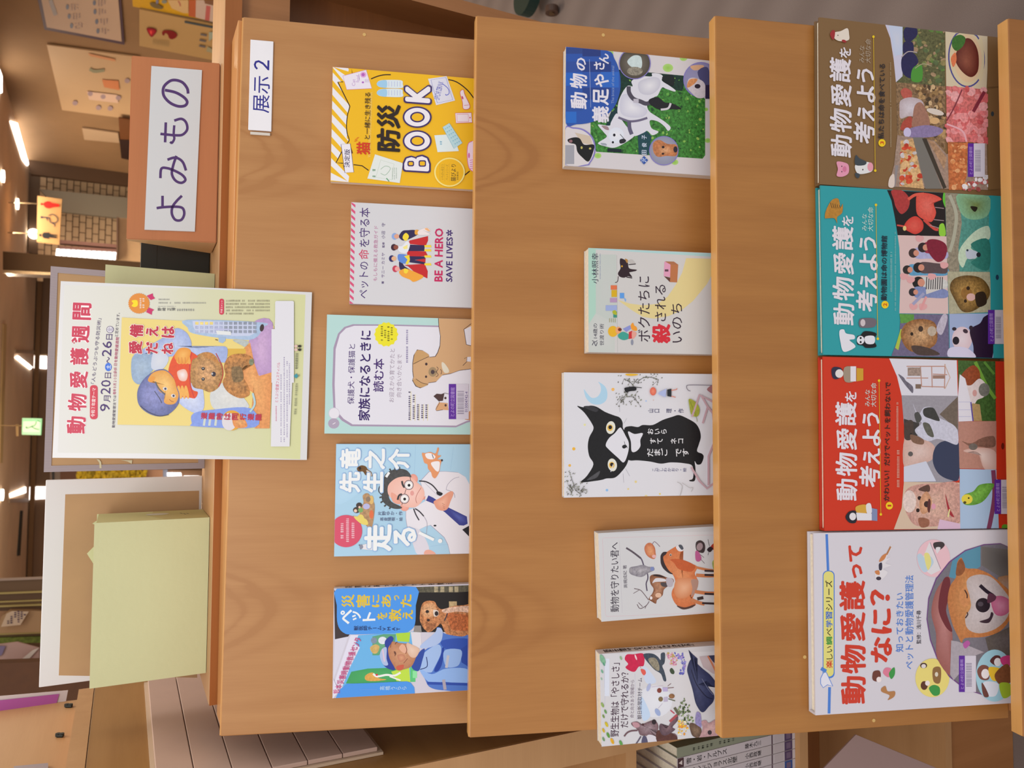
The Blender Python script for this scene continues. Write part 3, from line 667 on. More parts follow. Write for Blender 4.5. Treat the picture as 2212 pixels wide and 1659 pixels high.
# の も み よ as brush strokes (crop of the upper and lower halves)
art.L([(1410, 775), (1500, 795), (1570, 835), (1600, 875), (1580, 908), (1520, 912), (1450, 880), (1400, 820), (1400, 750), (1450, 700), (1500, 690), (1560, 710), (1600, 760), (1608, 805)], 24, pc_)
art.L([(1372, 1148), (1440, 1155), (1500, 1160), (1560, 1155), (1600, 1110), (1590, 1050), (1550, 1020), (1490, 1035)], 22, pc_); art.L([(1418, 1050), (1412, 1220)], 22, pc_, False); art.L([(1490, 1075), (1485, 1150), (1490, 1190), (1470, 1225), (1455, 1215)], 20, pc_)
art.L([(1372, 1525), (1380, 1445), (1430, 1440), (1500, 1465), (1560, 1500), (1585, 1540), (1550, 1565), (1500, 1545), (1470, 1490), (1480, 1420), (1508, 1335)], 22, pc_); art.L([(1432, 1368), (1500, 1350), (1560, 1385), (1590, 1460)], 22, pc_)
art.crop = (0, 400, 3.95)
art.L([(1340, 200), (1400, 192), (1500, 188), (1560, 200), (1575, 250), (1550, 300), (1500, 300), (1470, 250), (1475, 190), (1510, 140), (1555, 95)], 22, pc_); art.L([(1390, 95), (1390, 190)], 22, pc_, False)
art.done('sign_lettering', sg)

def stand(name, lab, cat, px_tl, px_tr, yf, depth, mat, zb=TOPZ, extra=None):
    """upright box whose front face is seen between two top corners"""
    a = hit(*px_tl, (0, yf, 0), (0, 1, 0)); b = hit(*px_tr, (0, yf, 0), (0, 1, 0)); zt = (a.z+b.z)/2
    e = empty(name, Matrix.Translation(((a.x+b.x)/2, yf, zb))); tag(e, lab, cat, 'green file boxes on the low bookcase' if name == 'file_box' else None); return e, a.x, b.x, zt-zb
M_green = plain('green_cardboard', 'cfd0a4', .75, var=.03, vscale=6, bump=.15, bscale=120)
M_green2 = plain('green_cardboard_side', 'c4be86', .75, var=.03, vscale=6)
M_kraft = plain('kraft_board', 'c09a72', .8, var=.04, vscale=20)
# green file box, left
e, xa, xb, hh = stand('file_box', 'pale green cardboard file box left of the poster', 'file box', (192, 1488), (205, 1130), .110, .1, M_green)
xm = (xa+xb)/2; W2 = (xb-xa)/2; th = .0015; D = .103
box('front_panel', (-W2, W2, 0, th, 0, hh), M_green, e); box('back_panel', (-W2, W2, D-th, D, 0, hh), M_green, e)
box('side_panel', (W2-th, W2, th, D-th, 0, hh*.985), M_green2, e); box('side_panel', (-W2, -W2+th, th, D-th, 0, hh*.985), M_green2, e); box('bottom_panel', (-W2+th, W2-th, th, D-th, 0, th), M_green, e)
bpy.context.view_layer.update()
prism('torn_flap', [(-.012, 0), (.004, .009), (.014, 0)], 0, .0008, M_green, e, Matrix.Translation((W2-.045, .02, hh-.001)) @ Matrix.Rotation(math.pi/2, 4, 'X'))
prism('torn_flap', [(-.005, 0), (-.001, .007), (.004, 0)], 0, .0008, M_green, e, Matrix.Translation((W2-.006, .055, hh-.003)) @ Matrix.Rotation(math.pi/2, 4, 'X'))
SD = Matrix(((0, 0, 1, W2), (1, 0, 0, 0), (0, 1, 0, 0), (0, 0, 0, 1)))    # (depth, height, outwards) on the right side panel
prism('tape_patch', [(.002, .001), (D-.002, .001), (D-.002, .066), (.05, .072), (.002, .056)], .0001, .0003, plain('old_tape', 'b8ac6e', .5), e, SD)
prism('round_sticker', [(.063+.011*math.cos(t*math.pi/10), .062+.0145*math.sin(t*math.pi/10)) for t in range(20)], .0004, .0006, plain('sticker_grey', 'c8c4b4', .5), e, SD)
for (a_, b_, c_) in ((.046, .026, .012), (.056, .030, .009), (.05, .022, .008)): prism('pencil_mark', [(a_, b_), (a_+c_, b_+.002), (a_+c_, b_+.0035), (a_, b_+.0018)], .0004, .0005, plain('pencil', '77725a', .8), e, SD)
# second green box behind the poster
e2, xa, xb, h2 = stand('file_box', 'pale green file box mostly hidden behind the animal week poster', 'file box', (225, 760), (225, 571), .118, .08, M_green)
W2 = (xb-xa)/2; D = .078
for nm, b_ in (('front_panel', (-W2, W2, 0, th, 0, h2)), ('back_panel', (-W2, W2, D-th, D, 0, h2)), ('side_panel', (W2-th, W2, th, D-th, 0, h2)), ('side_panel', (-W2, -W2+th, th, D-th, 0, h2)), ('bottom_panel', (-W2+th, W2-th, th, D-th, 0, th))): box(nm, b_, M_green, e2)
# black bookend block
e3, xa, xb, h3 = stand('black_box', 'matt black box standing behind the wooden sign', 'box', (305, 583), (306, 503), .196, .03, M_black)
box('carton', (-(xb-xa)/2, (xb-xa)/2, 0, .028, 0, h3), M_black, e3, bev=.001); box('lid_rim', (-(xb-xa)/2-.0006, (xb-xa)/2+.0006, -.0006, .0286, h3-.02, h3+.0006), M_black, e3)
# kraft board in a clear frame, behind the poster
e4, xa, xb, h4 = stand('framed_board', 'kraft board in a clear ribbed plastic frame behind the poster', 'board', (92, 1020), (112, 575), .203, .01, M_kraft)
W2 = (xb-xa)/2; fr = .0085
def ribbed():
    m, t, b = new_mat('clear_ribbed_plastic'); N = t.nodes; L = t.links; tc = N.new('ShaderNodeTexCoord'); wv = N.new('ShaderNodeTexWave'); wv.inputs['Scale'].default_value = 220; wv.bands_direction = 'X'
    L.new(tc.outputs['Object'], wv.inputs[0]); mx = N.new('ShaderNodeMix'); mx.data_type = 'RGBA'; mx.inputs[6].default_value = hexc('a898a4', 1); mx.inputs[7].default_value = hexc('c0b4b8', 1); L.new(wv.outputs[0], mx.inputs[0])
    L.new(mx.outputs[2], b.inputs['Base Color']); b.inputs['Roughness'].default_value = .2; b.inputs['Transmission Weight'].default_value = .15; return m
M_rib = ribbed()
box('kraft_sheet', (-W2+fr, W2-fr, .001, .004, fr, h4-fr), M_kraft, e4)
for b_ in ((-W2, -W2+fr, 0, .006, 0, h4), (W2-fr, W2, 0, .006, 0, h4), (-W2+fr, W2-fr, 0, .006, h4-fr, h4), (-W2+fr, W2-fr, 0, .006, 0, fr)): box('frame_strip', b_, M_rib, e4)
M_tape = plain('yellowed_tape', 'd8d0b0', .3)
bpy.context.view_layer.update()
def ts_(nm, pts, crop, mat): slab(nm, [(crop[0]+x/crop[2], crop[1]+y/crop[2]) for x, y in pts], (0, .2027, 0), YN, .0002, mat, e4)
ts_('tape_strip', [(820, 1395), (860, 1400), (890, 1440), (895, 1530), (865, 1530), (860, 1450)], (90, 790, 6.913), M_tape); ts_('tape_strip', [(1180, 1408), (1355, 1410), (1345, 1465), (1280, 1430)], (90, 790, 6.913), M_tape)
# white board with a kraft panel
e5, xa, xb, h5 = stand('white_board', 'white foam board carrying a kraft panel behind the green file box', 'board', (80, 1486), (103, 1037), .232, .008, M_white)
W2 = (xb-xa)/2; box('foam_sheet', (-W2, W2, .0005, .006, 0, h5), plain('foam_white', 'e6e4e8', .5), e5, bev=.0008)
bpy.context.view_layer.update()
slab('kraft_panel', [(127, 1459), (141, 1068), (430, 1060), (426, 1464)], (0, .2322, 0), YN, .0015, M_kraft, e5)

# ------------------------------------------------------------------ books on the shelf of the tall bookcase (bottom left)
gf = 'numbered paperback set on the lower side shelf'
bt = [('8a8e7c', 'grey-green spined paperback touching the display rack, on the lower side shelf', None, None), ('c8bfc6', 'white spined paperback right beside the grey-green one, lettered 雪・岩・アルプス', '雪・岩・アルプス', '藤木九三'), ('c6bdc2', 'middle of the five side-shelf paperbacks, lettered グランドジョラス北壁', 'グランドジョラス北壁', '小西政継'), ('c8bfc6', 'fourth side-shelf paperback counted from the display rack, white spine', None, '小西政継'), ('c6bdc4', 'side-shelf paperback farthest from the display rack, blue square at its foot', None, None)]
Yb = -.040; zt = -.660; zb = -.9175
z_top = -.664
for i, (c_, lb, title, au) in enumerate(bt):
    x1 = -.5735-i*.0162; x0 = x1-.0155
    e = empty('paperback', Matrix.Translation(((x0+x1)/2, Yb, -.9178))); H_ = z_top+.9178; hw = (x1-x0)/2
    tag(e, lb, 'book', gf)
    mc = plain('spine_%d' % i, c_, .5); box('spine', (-hw, hw, 0, .0008, 0, H_), mc, e, bev=.0003)
    box('cover', (-hw, -hw+.0006, .001, .17, 0, H_), mc, e); box('cover', (hw-.0006, hw, .001, .17, 0, H_), mc, e)
    box('page_block', (-hw+.0008, hw-.0008, .0012, .167, .002, H_-.002), M_page, e)
    art = Art(Vector((x0, Yb, z_top)), Vector((1, 0, 0)), Vector((0, 0, -1)), 2*hw, H_, (0, 0, 1)); art.k = 4
    art.pt = lambda X, Y: (X, Y)
    W_ = 2*hw
    art.Z(.0005, .001, W_-.0005, .013, '4a3238') if i else None
    if i: art.P([(.004, .010), (W_/2, .003), (W_-.004, .010)], 'cfc4c4')
    def colm(s, v0, st, col):
        for k, ch in enumerate(s):
            co, fs = glyphs(ch, .008); art.add([(W_/2+(a-.5)*st, v0+(k+.5)*st-(b-.38)*st) for a, b in co], fs, hexc(col))
    if not i: art.tiny(W_/2-.003, .03, W_/2+.003, .12, '6c7062', .009)
    if title: colm(title, .018, min(.0105, .11/len(title)), '5a4650' if i else '5c6052')
    if au: colm(au, .140, .009, '6a5660')
    if i:
        art.Z(.0003, .199, W_-.0003, .202, '5a4652'); art.Z(.0015, .206, W_-.0015, .226, 'b8aeb4'); art.Z(.0003, .229, W_-.0003, .247, '4c3a5c' if i < 4 else '2c4a88'); art.Z(.003, .233, W_-.003, .243, '6c5a74')
    o = art.done('spine_print', e); o.matrix_local = Matrix.Translation((-hw, 0, H_)) @ Matrix(((1, 0, 0, 0), (0, 0, -1, 0), (0, 1, 0, 0), (0, 0, 0, 1)))
# thin sheet leaning on the lower shelf
pf = slab('leaflet', [(1849, 1587), (1780, 1659), (1760, 1700), (2062, 1700), (2023, 1659)], (0, .02, 0), (0, 1, -.25), .002, plain('mauve_leaflet', '9a7f7c', .5)); tag(pf, 'mauve-grey leaflet leaning on the bottom side shelf', 'leaflet')

# ------------------------------------------------------------------ books
def build_book(name, lab, pl, crop, tl, tr, t, spine, hard=False, cover='e2e0e6', spinec=None, group=None, Lx=None, wside=None):
    cr = lambda q: (crop[0]+q[0]/crop[2], crop[1]+q[1]/crop[2])
    O, bu, bv, bn, bw_ = BW[pl]
    A = hit(*cr(tl), O+bn*t, bn); B = hit(*cr(tr), O+bn*t, bn)
    u = (B-A).normalized(); v = (bv-u*bv.dot(u)).normalized(); w = (B-A).length; n = v.cross(u)
    ledge = .3182 if pl < 2 else .3962
    mid = (A+B)/2
    L = min(ledge-(A-O).dot(bv)-max(0, 0), ledge-(B-O).dot(bv))/max(v.dot(bv), .9)-.0006
    root = empty(name, frame(A+u*w/2+v*L/2, u, v) @ Matrix.Translation((0, 0, -t))); tag(root, lab, 'book', group)
    ct = .0026 if hard else .0007; ins = .003 if hard else .0006; W = w/2; Hh = L/2; g = .0008
    mc = plain('cover_'+name, cover, .36); ms = plain('spine_'+name, spinec or cover, .4)
    s = 1 if spine == 'R' else -1
    fc = box('front_cover', (-W, W, -Hh, Hh, t-ct, t), mc, root, bev=.0005 if hard else .0002)
    box('back_cover', (-W, W, -Hh, Hh, g, g+ct), mc, root, bev=.0005 if hard else .0002)
    x0, x1 = sorted((s*W, s*(W-ct)))
    box('spine', (x0, x1, -Hh, Hh, g+ct+.0001, t-ct-.0001), ms, root)
    px0, px1 = sorted((s*(W-ct-.0002), -s*(W-ins)))
    box('page_block', (px0, px1, -Hh+ins, Hh-ins, g+ct+.0002, t-ct-.0002), M_page, root)
    a = Art(A, u, v, w, L, crop); a.root = root; a.t = t; a.sW = s*W; a.u0 = -W; a.v0 = Hh
    def fin(nm, label=None):
        o = Art.done(a, nm, fc, label)
        if o: o.location = (-W, Hh, t)
        return o
    a.fin = fin
    def spine_text(s_, x0, x1, col, size, bold=.01):
        """characters down the spine edge face"""
        vs = []; fs = []; n_ = len(s_); dz = (t-.002)
        for i, ch in enumerate(s_):
            if ch == ' ': continue
            co, f = glyphs(ch, bold); cy = x0+(x1-x0)*(i+.5)/n_; b = len(vs)
            for p, q in co:
                zc = t/2-s*(p-.5)*size; vs.append((s*(W+.00015), Hh-cy+(q-.38)*size, min(max(zc, .001), t-.001)))
            fs += [tuple(b+k for k in (ff if s > 0 else ff)) for ff in f]
        me = bpy.data.meshes.new('spine_lettering'); me.from_pydata(vs, [], fs); me.update()
        link('spine_lettering', me, plain('spine_ink', col, .5), root)
    a.spine_text = spine_text
    return a
def sticker(a, x0, y0, x1, y1, xs, num='', lib=True):
    """library barcode sticker: purple strip on its upper part, bars below"""
    a.k += 8
    a.Z(x0, y0, x1, y1, 'cfcadb'); a.Z(x0, y0, xs, y1, '5c2a9c')
    if lib: a.T('とよの町立図書館', x0+(xs-x0)*.22, y0+(y1-y0)*.1, xs-(xs-x0)*.2, y1-(y1-y0)*.08, 'a58ad0', .01)
    rr = random.Random(int(x0)); y = y0+(y1-y0)*.2
    bx0 = xs+(x1-xs)*.1; bx1 = xs+(x1-xs)*.62
    while y < y1-(y1-y0)*.16:
        w_ = rr.choice((.012, .02, .03))*(y1-y0); a.Z(bx0, y, bx1, y+w_*.5, '6c6484'); y += w_+.01*(y1-y0)
    if num: a.T(num, xs+(x1-xs)*.7, y0+(y1-y0)*.22, xs+(x1-xs)*.92, y1-(y1-y0)*.2, '6a5a90')
    a.fin('barcode_sticker', 'library sticker with purple strip and barcode')

# ================= ROW 1
# --- disaster book for cat keepers (yellow)
a = build_book('picture_guide', 'yellow guide lettered 防災 BOOK with a cat outline, upright on the top board', 0, (700, 130, 5.7206), (80, 1496), (107, 80), .010, 'L', cover='e8b51c', spinec='e6d6cc')
Y = 'e8b51c'
a.Z(60, 60, 1900, 1600, Y)
for y in (-190, -5, 150, 330, 500, 670, 850, 1030, 1210, 1390):   # white diagonal bands
    x0 = 100-y*.02
    a.P([(80, y), (80, y+95), (300, y+330), (310, y+225)], 'e4e2ea')
a.P([(340, 60), (600, 60), (340, 420), (322, 572), (285, 760), (310, 985), (290, 1035), (220, 1130), (150, 1268), (240, 1300), (330, 1390), (300, 1500), (330, 1600), (420, 1600), (500, 600)], Y)
a.S([(170, 268), (240, 400), (318, 575), (290, 680), (278, 800), (285, 900), (312, 985), (600, 990), (600, 300), (350, 300)], Y)
a.P([(145, 1268), (290, 1035), (700, 1030), (700, 1400), (540, 1360), (470, 1305), (360, 1295), (240, 1285)], Y)
a.Z(300, 70, 380, 110, Y); a.P([(112, 72), (590, 108), (590, 122), (112, 84)], 'b8301c')
K = '2c1c1a'
a.L([(235, 268), (170, 270), (320, 572)], 12, K, False); a.L([(320, 572), (290, 680), (278, 800), (285, 900), (310, 985), (285, 1030)], 11, K)
a.L([(220, 1130), (148, 1268), (235, 1275)], 12, K, False); a.L([(365, 1292), (470, 1305), (550, 1362)], 12, K, False)
a.L([(580, 232), (660, 200), (740, 182), (825, 180)], 13, K); a.L([(1535, 240), (1620, 262), (1700, 310), (1780, 380), (1850, 470)], 13, K); a.L([(1740, 1420), (1800, 1370)], 14, K, False)
a.P([(210, 1040), (325, 1032), (368, 1385), (258, 1392)], 'e6e2ee'); a.L([(210, 1040), (325, 1032), (368, 1385), (258, 1392)], 6, '3a2c66', False, True)
a.T('決定版', 250, 1100, 320, 1325, '332858', .01, -.0)
a.P([(320, 1030), (358, 1150), (340, 1155)], '5c3820'); a.P([(232, 1290), (262, 1392), (240, 1300)], '5c3820')
# cards, bottles, papers
a.P([(232, 195), (520, 120), (590, 350), (280, 365)], 'e4ddee'); a.L([(232, 195), (520, 120), (590, 350), (280, 365)], 5, 'c070a8', False, True)
a.T('Cat', 345, 235, 385, 320, 'b48cc8', .0); a.T('food', 395, 190, 435, 275, 'b48cc8', .0); a.E(485, 180, 38, 36, 'd9a0d8'); a.E(483, 180, 20, 20, 'b060b8'); a.E(480, 275, 14, 12, 'a860c0'); a.L([(430, 170), (440, 250)], 4, '8a70b0', False)
for k in (510, 528, 546): a.L([(k, 235), (k, 275)], 4, '9a80b8', False)
for y in (295, 405):
    a.S([(650, y), (680, y-38), (760, y-50), (950, y-45), (972, y), (960, y+50), (760, y+48), (680, y+35)], 'd4e2f4'); a.S([(650, y), (680, y-34), (770, y-45), (770, y+45), (680, y+32)], '9cc8ea')
    for k in range(5): a.L([(800+k*35, y-32), (800+k*35, y+32)], 4, '9a98dc', False)
a.P([(1285, 232), (1515, 190), (1620, 500), (1385, 558)], 'd6d8ea'); a.L([(1320, 245), (1505, 215), (1590, 490), (1400, 530)], 5, '6a6fc0', False, True)
a.T('SPORTS', 1375, 335, 1445, 490, '6468bc', .0, .22); a.T('DRINK', 1402, 262, 1462, 375, '6468bc', .0, .22); a.L([(1460, 290), (1530, 350), (1545, 410), (1510, 435), (1500, 420)], 9, '5a64c8')
a.S([(1680, 400), (1720, 368), (1740, 430), (1800, 560), (1780, 605), (1720, 600), (1710, 520)], 'e8dcea'); a.L([(1680, 400), (1720, 368), (1740, 430), (1800, 560), (1780, 605), (1720, 600), (1710, 520)], 6, 'c8506c', True, True)
a.L([(1730, 560), (1790, 555)], 5, 'c8506c', False); a.E(1710, 465, 22, 10, 'c05068', 70)
a.P([(1620, 655), (1820, 650), (1830, 772), (1630, 780)], 'e8dce8'); a.L([(1620, 655), (1820, 650), (1830, 772), (1630, 780)], 6, 'c84868', False, True); a.L([(1640, 672), (1780, 668), (1788, 760), (1648, 764)], 5, 'c84868', False, True); a.E(1803, 712, 8, 9, 'c84868')
a.P([(1362, 930), (1600, 915), (1665, 1125), (1402, 1138)], 'd8e6ec'); a.P([(1465, 830), (1548, 780), (1708, 1025), (1605, 1095)], 'b4d6e2'); a.L([(1465, 830), (1548, 780), (1708, 1025), (1605, 1095)], 4, '6fa8c4', False, True)
for k in range(3):
    for j in range(6): a.E(1500+k*24+j*24, 850-k*14+j*37, 10, 9, '8fc0d6')
a.tiny(1430, 1000, 1458, 1062, '7ab4d4')
a.P([(630, 1165), (975, 1275), (935, 1520), (535, 1465)], 'dce2e2'); a.L([(700, 1235), (865, 1285), (840, 1480), (640, 1450)], 3, '9ab49a', False, True)
a.tiny(597, 1345, 638, 1475, '8fb09a'); a.L([(700, 1350), (760, 1310), (820, 1340), (760, 1420), (700, 1400)], 6, '8fae98'); a.L([(770, 1460), (805, 1500)], 12, '5c9a70', False)
for k in range(3): a.tiny(840+k*24, 1330, 852+k*24, 1480, 'a0b4a8')
a.S([(1830, 1005), (1780, 1040), (1768, 1180), (1790, 1330), (1850, 1385), (1900, 1385), (1900, 1005)], 'ecd8ee'); a.L([(1830, 1005), (1780, 1040), (1768, 1180), (1790, 1330), (1850, 1385)], 7, 'd05aa8'); a.E(1790, 1180, 12, 34, 'd070b0')
for k in range(5): a.L([(1800, 1240+k*26), (1900, 1225+k*26)], 6, 'd05aa8', False)
# texts
a.L([(520, 1200), (595, 400)], 1, Y, False)
for k in range(40): a.L([(545+k*.6-2, 1200-k*20), (575+k*.6, 1185-k*20)], 4, 'f0e2a0', False)
a.T('猫', 400, 1015, 570, 1170, 'cc3a20', .022)
for q in (((375, 1005), (410, 995)), ((382, 985), (412, 975)), ((405, 965), (430, 960))): a.L(list(q), 6, 'cc3a20', False)
a.T('と一緒に生き残る', 500, 402, 572, 978, '2e2320', .006)
a.T('防災', 650, 545, 945, 1130, '2a1e1c', .036)
def bookword(bold, c, dx=0):
    a.T('B', 990-dx, 1182-dx, 1298+dx, 1370+dx, c, bold); a.E
for (ch, x0, y0, x1, y1) in (('B', 978, 1172, 1312, 1384), ('K', 990, 300, 1326, 540)):
    a.T(ch, x0-6, y0-6, x1+6, y1+6, '3a2a66', .075); a.T(ch, x0+14, y0+14, x1-14, y1-14, 'e6e2ee', .045)
for (x0, y0, x1, y1) in ((1030, 1248, 1112, 1316), (1168, 1240, 1260, 1320)):
    a.RR(x0, y0, x1, y1, 22, '3a2a66'); a.RR(x0+15, y0+15, x1-14, y1-15, 14, Y)
for cy in (1002, 708):
    a.E(1150, cy, 178, 132, '3a2a66', n=40); a.E(1150, cy, 158, 114, 'e6e2ee', n=40); a.E(1153, cy, 90, 66, '3a2a66', n=30); a.E(1153, cy, 70, 48, Y, n=30)
a.E(1550, 1388, 190, 180, 'f0e08c', n=40); a.E(1550, 1388, 172, 164, Y, n=40)
a.T('猫びより', 1565, 1290, 1630, 1500, '4a3c1c', .01); a.tiny(1638, 1380, 1660, 1505, '6a5824'); a.T('いちばん役立つ', 1445, 1290, 1478, 1480, '8a7430', 0); a.T('ペットシリーズ', 1502, 1295, 1535, 1485, '8a7430', 0)
for k in (1430, 1488, 1545): a.L([(k, 1280), (k+4, 1500)], 2, '9a8438', False)
a.fin('cover_print')

# --- pet first aid (white with red stripes)
a = build_book('first_aid_book', 'white book with a red striped top edge and four caped heroes', 0, (740, 425, 6.77), (100, 1565), (127, 78), .010, 'L', cover='d8d8e0', spinec='b8a0a8')
for i in range(16):
    y = 90+i*97; x = 130-i*1.8
    a.P([(x, y-25), (x, y+18), (x+56, y+70), (x+58, y+28)], 'd2507a')
P_ = '43276e'
a.T('ペットの', 245, 950, 378, 1485, P_, .002); a.T('命', 235, 770, 385, 915, 'c83a60', .004); a.T('を守る本', 245, 160, 398, 735, P_, .002)
a.T('もしもに備える救急ガイド', 452, 425, 512, 1232, 'b878a0', .004)
a.T('著', 570, 1235, 605, 1275, P_, .01); a.T('サニー カミヤ', 568, 820, 615, 1185, '5a3c7c', 0); a.T('監修', 580, 665, 615, 745, P_, .01); a.T('小沼　守', 570, 385, 622, 615, P_, 0)
a.T('BE A HERO', 1345, 462, 1468, 1240, 'c02560', .028); a.T('SAVE LIVES', 1515, 590, 1608, 1245, '3e2470', .02); a.T('✲', 1515, 485, 1610, 575, '3e2470', .02)
rd = 'bf262c'; nv = '2e2450'; yl = 'ecd23a'; orr = 'e8a03a'; sk = 'd9a088'
a.P([(900, 1000), (1200, 980), (1245, 1090), (1240, 1195), (1060, 1110), (960, 1020)], rd); a.P([(940, 790), (1215, 800), (1245, 860), (1200, 870), (950, 880)], rd); a.P([(980, 640), (1250, 575), (1250, 640), (1218, 715), (960, 690)], rd); a.P([(1050, 930), (1215, 900), (1210, 960)], rd)
a.P([(940, 700), (1200, 710), (1195, 795), (945, 795)], nv); a.P([(980, 870), (1205, 875), (1210, 905), (1050, 925), (1210, 960), (1205, 990), (980, 960)], nv)
a.S([(830, 560), (880, 500), (960, 490), (1060, 490), (1060, 545), (1090, 560), (960, 625), (880, 640), (830, 600)], nv); a.S([(825, 960), (860, 950), (900, 1010), (940, 1040), (1020, 1095), (900, 1100), (840, 1060)], nv)
a.S([(810, 850), (870, 840), (960, 860), (985, 910), (960, 970), (880, 975), (815, 930)], '5c86d8'); a.P([(900, 870), (975, 850), (985, 930), (950, 995), (920, 975), (950, 920)], yl); a.S([(800, 730), (870, 720), (940, 650), (985, 700), (940, 820), (840, 810)], 'dfe2ee'); a.P([(880, 740), (950, 700), (950, 760), (900, 770)], 'ece08c')
a.S([(890, 560), (930, 530), (970, 580), (930, 645), (880, 610)], yl); a.S([(880, 1060), (960, 1060), (1100, 1120), (1180, 1160), (1150, 1200), (1040, 1245), (980, 1210), (870, 1165), (825, 1100)], orr); a.S([(900, 1050), (960, 1070), (940, 1120), (900, 1110)], yl)
for (x, y, c1, c2) in ((775, 580, '8aa6dc', sk), (765, 740, '3a1c30', '8a4a3c'), (735, 905, '2e2a66', 'e0b08c'), (785, 1055, 'c03c58', 'e8a0a0')):
    a.E(x-15, y, 42, 48, c1); a.E(x+15, y, 36, 34, c2)
for y in (725, 785, 875, 990): a.P([(1195, y-16), (1290, y-18), (1300, y+16), (1200, y+14)], yl)
a.S([(1060, 490), (1110, 490), (1110, 550), (1060, 550)], 'e0a040'); a.S([(1110, 500), (1230, 455), (1285, 500), (1230, 510), (1180, 490), (1280, 550), (1200, 560), (1110, 555)], 'e6dce0'); a.S([(1200, 470), (1240, 460), (1280, 505), (1240, 500)], 'e8b080')
a.fin('cover_print')

# --- rescued dogs and cats (pale mint)
a = build_book('rescue_pet_book', 'mint-bordered book with a drawn tan dog and a calico cat, beneath the poster', 0, (690, 670, 5.926), (63, 1580), (97, 55), .010, 'L', cover='b4d4d4', spinec='b8d0d4')
MN = 'b0d2d2'; PU = 'a090ac'
a.Z(50, 50, 2050, 1620, MN)
pts = [(195, 1250), (180, 950), (195, 500), (250, 300), (430, 185), (900, 190), (2100, 220), (2100, 1380), (1900, 1430), (1750, 1490), (420, 1470), (300, 1400), (230, 1320)]
a.P([(p[0]-12, p[1]) for p in [(190, 1250), (176, 950), (192, 480), (250, 300), (330, 215), (440, 180), (900, 182), (2100, 212), (2100, 1390), (1900, 1440), (1760, 1500), (420, 1485), (300, 1415), (220, 1330)]], PU)
a.P([(205, 1240), (195, 950), (208, 500), (262, 310), (340, 232), (445, 200), (900, 200), (2100, 232), (2100, 1370), (1880, 1420), (1750, 1478), (425, 1462), (310, 1390), (240, 1310)], 'dad9e6')
a.E(188, 1320, 72, 74, 'c8c4d4'); a.E(188, 1320, 64, 66, 'dcdae6'); a.E(183, 1450, 72, 66, 'a89cb4'); a.L([(205, 1440), (170, 1460)], 8, 'e8e4ee', False)
V_ = '40226c'
a.T('保護犬・保護猫と', 365, 432, 452, 1203, V_, .004); a.T('家族になるときに', 505, 258, 658, 1412, '321a62', .022); a.T('読む本', 690, 620, 826, 1045, V_, .016)
a.T('お迎えから育てかたと', 895, 492, 960, 1178, '9a8ca0', .0); a.T('向き合いかたまで', 990, 565, 1052, 1112, '9a8ca0', .0)
pts = [(855+148*(1+.05*(-1)**i)*math.cos(i*math.pi/14), 310+152*(1+.05*(-1)**i)*math.sin(i*math.pi/14)) for i in range(28)]; a.P(pts, 'e4dc2c')
for k, (y0, y1) in enumerate(((200, 415), (250, 380), (205, 415), (215, 410))): a.tiny(785+k*42, y0, 815+k*42, y1, '7a7220')
a.tiny(1110, 250, 1135, 700, '8278a8'); 
for k, yy in enumerate((1040, 1080, 1200, 1205, 1205)): a.tiny(1140+k*54, yy, 1168+k*54, 1415, '5a5070'); a.L([(1172+k*54, yy), (1168+k*54, 1415)], 4, 'e4d470', False)
TN = 'c8a078'; DK = '3c2a30'
dog = [(1520, 100), (1525, 210), (1545, 330), (1540, 450), (1510, 540), (1480, 590), (1405, 600), (1390, 560), (1320, 515), (1250, 505), (1205, 580), (1190, 680), (1190, 780), (1200, 860), (1188, 900), (1230, 975), (1290, 1000), (1385, 960), (1390, 935), (1490, 920), (1570, 835), (1680, 815), (1790, 775), (1940, 755), (2100, 750), (2100, 100)]
a.P(dog, DK); a.P([(p[0]+7, p[1]+(5 if p[1] < 700 else -7)) for p in dog], TN)
a.S([(1215, 690), (1300, 640), (1400, 595), (1385, 560), (1310, 520), (1250, 515), (1212, 590)], 'c09868'); a.L([(1200, 690), (1290, 645), (1400, 595)], 6, DK); a.S([(1240, 880), (1300, 920), (1385, 945), (1370, 965), (1290, 990), (1235, 960), (1200, 900)], 'c09868'); a.L([(1235, 880), (1310, 930), (1390, 950)], 6, DK)
a.E(1368, 690, 16, 18, DK); a.E(1365, 852, 14, 16, DK); a.E(1450, 790, 55, 62, 'a08868', c2='8c7458'); a.E(1450, 792, 24, 28, '4c3c40'); a.L([(1475, 792), (1500, 790)], 5, DK, False); a.L([(1500, 725), (1520, 750), (1500, 790), (1520, 830), (1490, 855)], 6, DK); a.L([(1548, 755), (1565, 785), (1555, 820)], 6, DK)
a.S([(1565, 670), (1600, 680), (1655, 760), (1650, 800), (1600, 800), (1570, 740)], 'd6cfc0'); a.P([(1850, 250), (2100, 100), (2100, 480), (1880, 440)], 'dcdae6'); a.L([(2000, 130), (1850, 245), (1880, 440), (2000, 470)], 7, DK, False); a.P([(1890, 600), (2050, 590), (2050, 670), (1880, 655)], 'dcdae6'); a.L([(1855, 620), (1890, 600), (1885, 660), (1835, 710)], 6, DK, False)
a.P([(1462, 1100), (1500, 1070), (1560, 1075), (1600, 1060), (1580, 1160), (1530, 1165), (1500, 1130)], '4a3434'); a.P([(1530, 1180), (1640, 1190), (1650, 1280), (1580, 1275), (1490, 1285), (1495, 1240)], 'd0a078'); a.L([(1600, 1060), (1665, 1075)], 5, DK, False); a.E(1612, 1125, 14, 16, '4a3434'); a.E(1615, 1218, 14, 16, '4a3434'); a.L([(1462, 1100), (1530, 1165), (1535, 1190), (1488, 1270), (1500, 1288), (1580, 1275)], 5, DK, False)
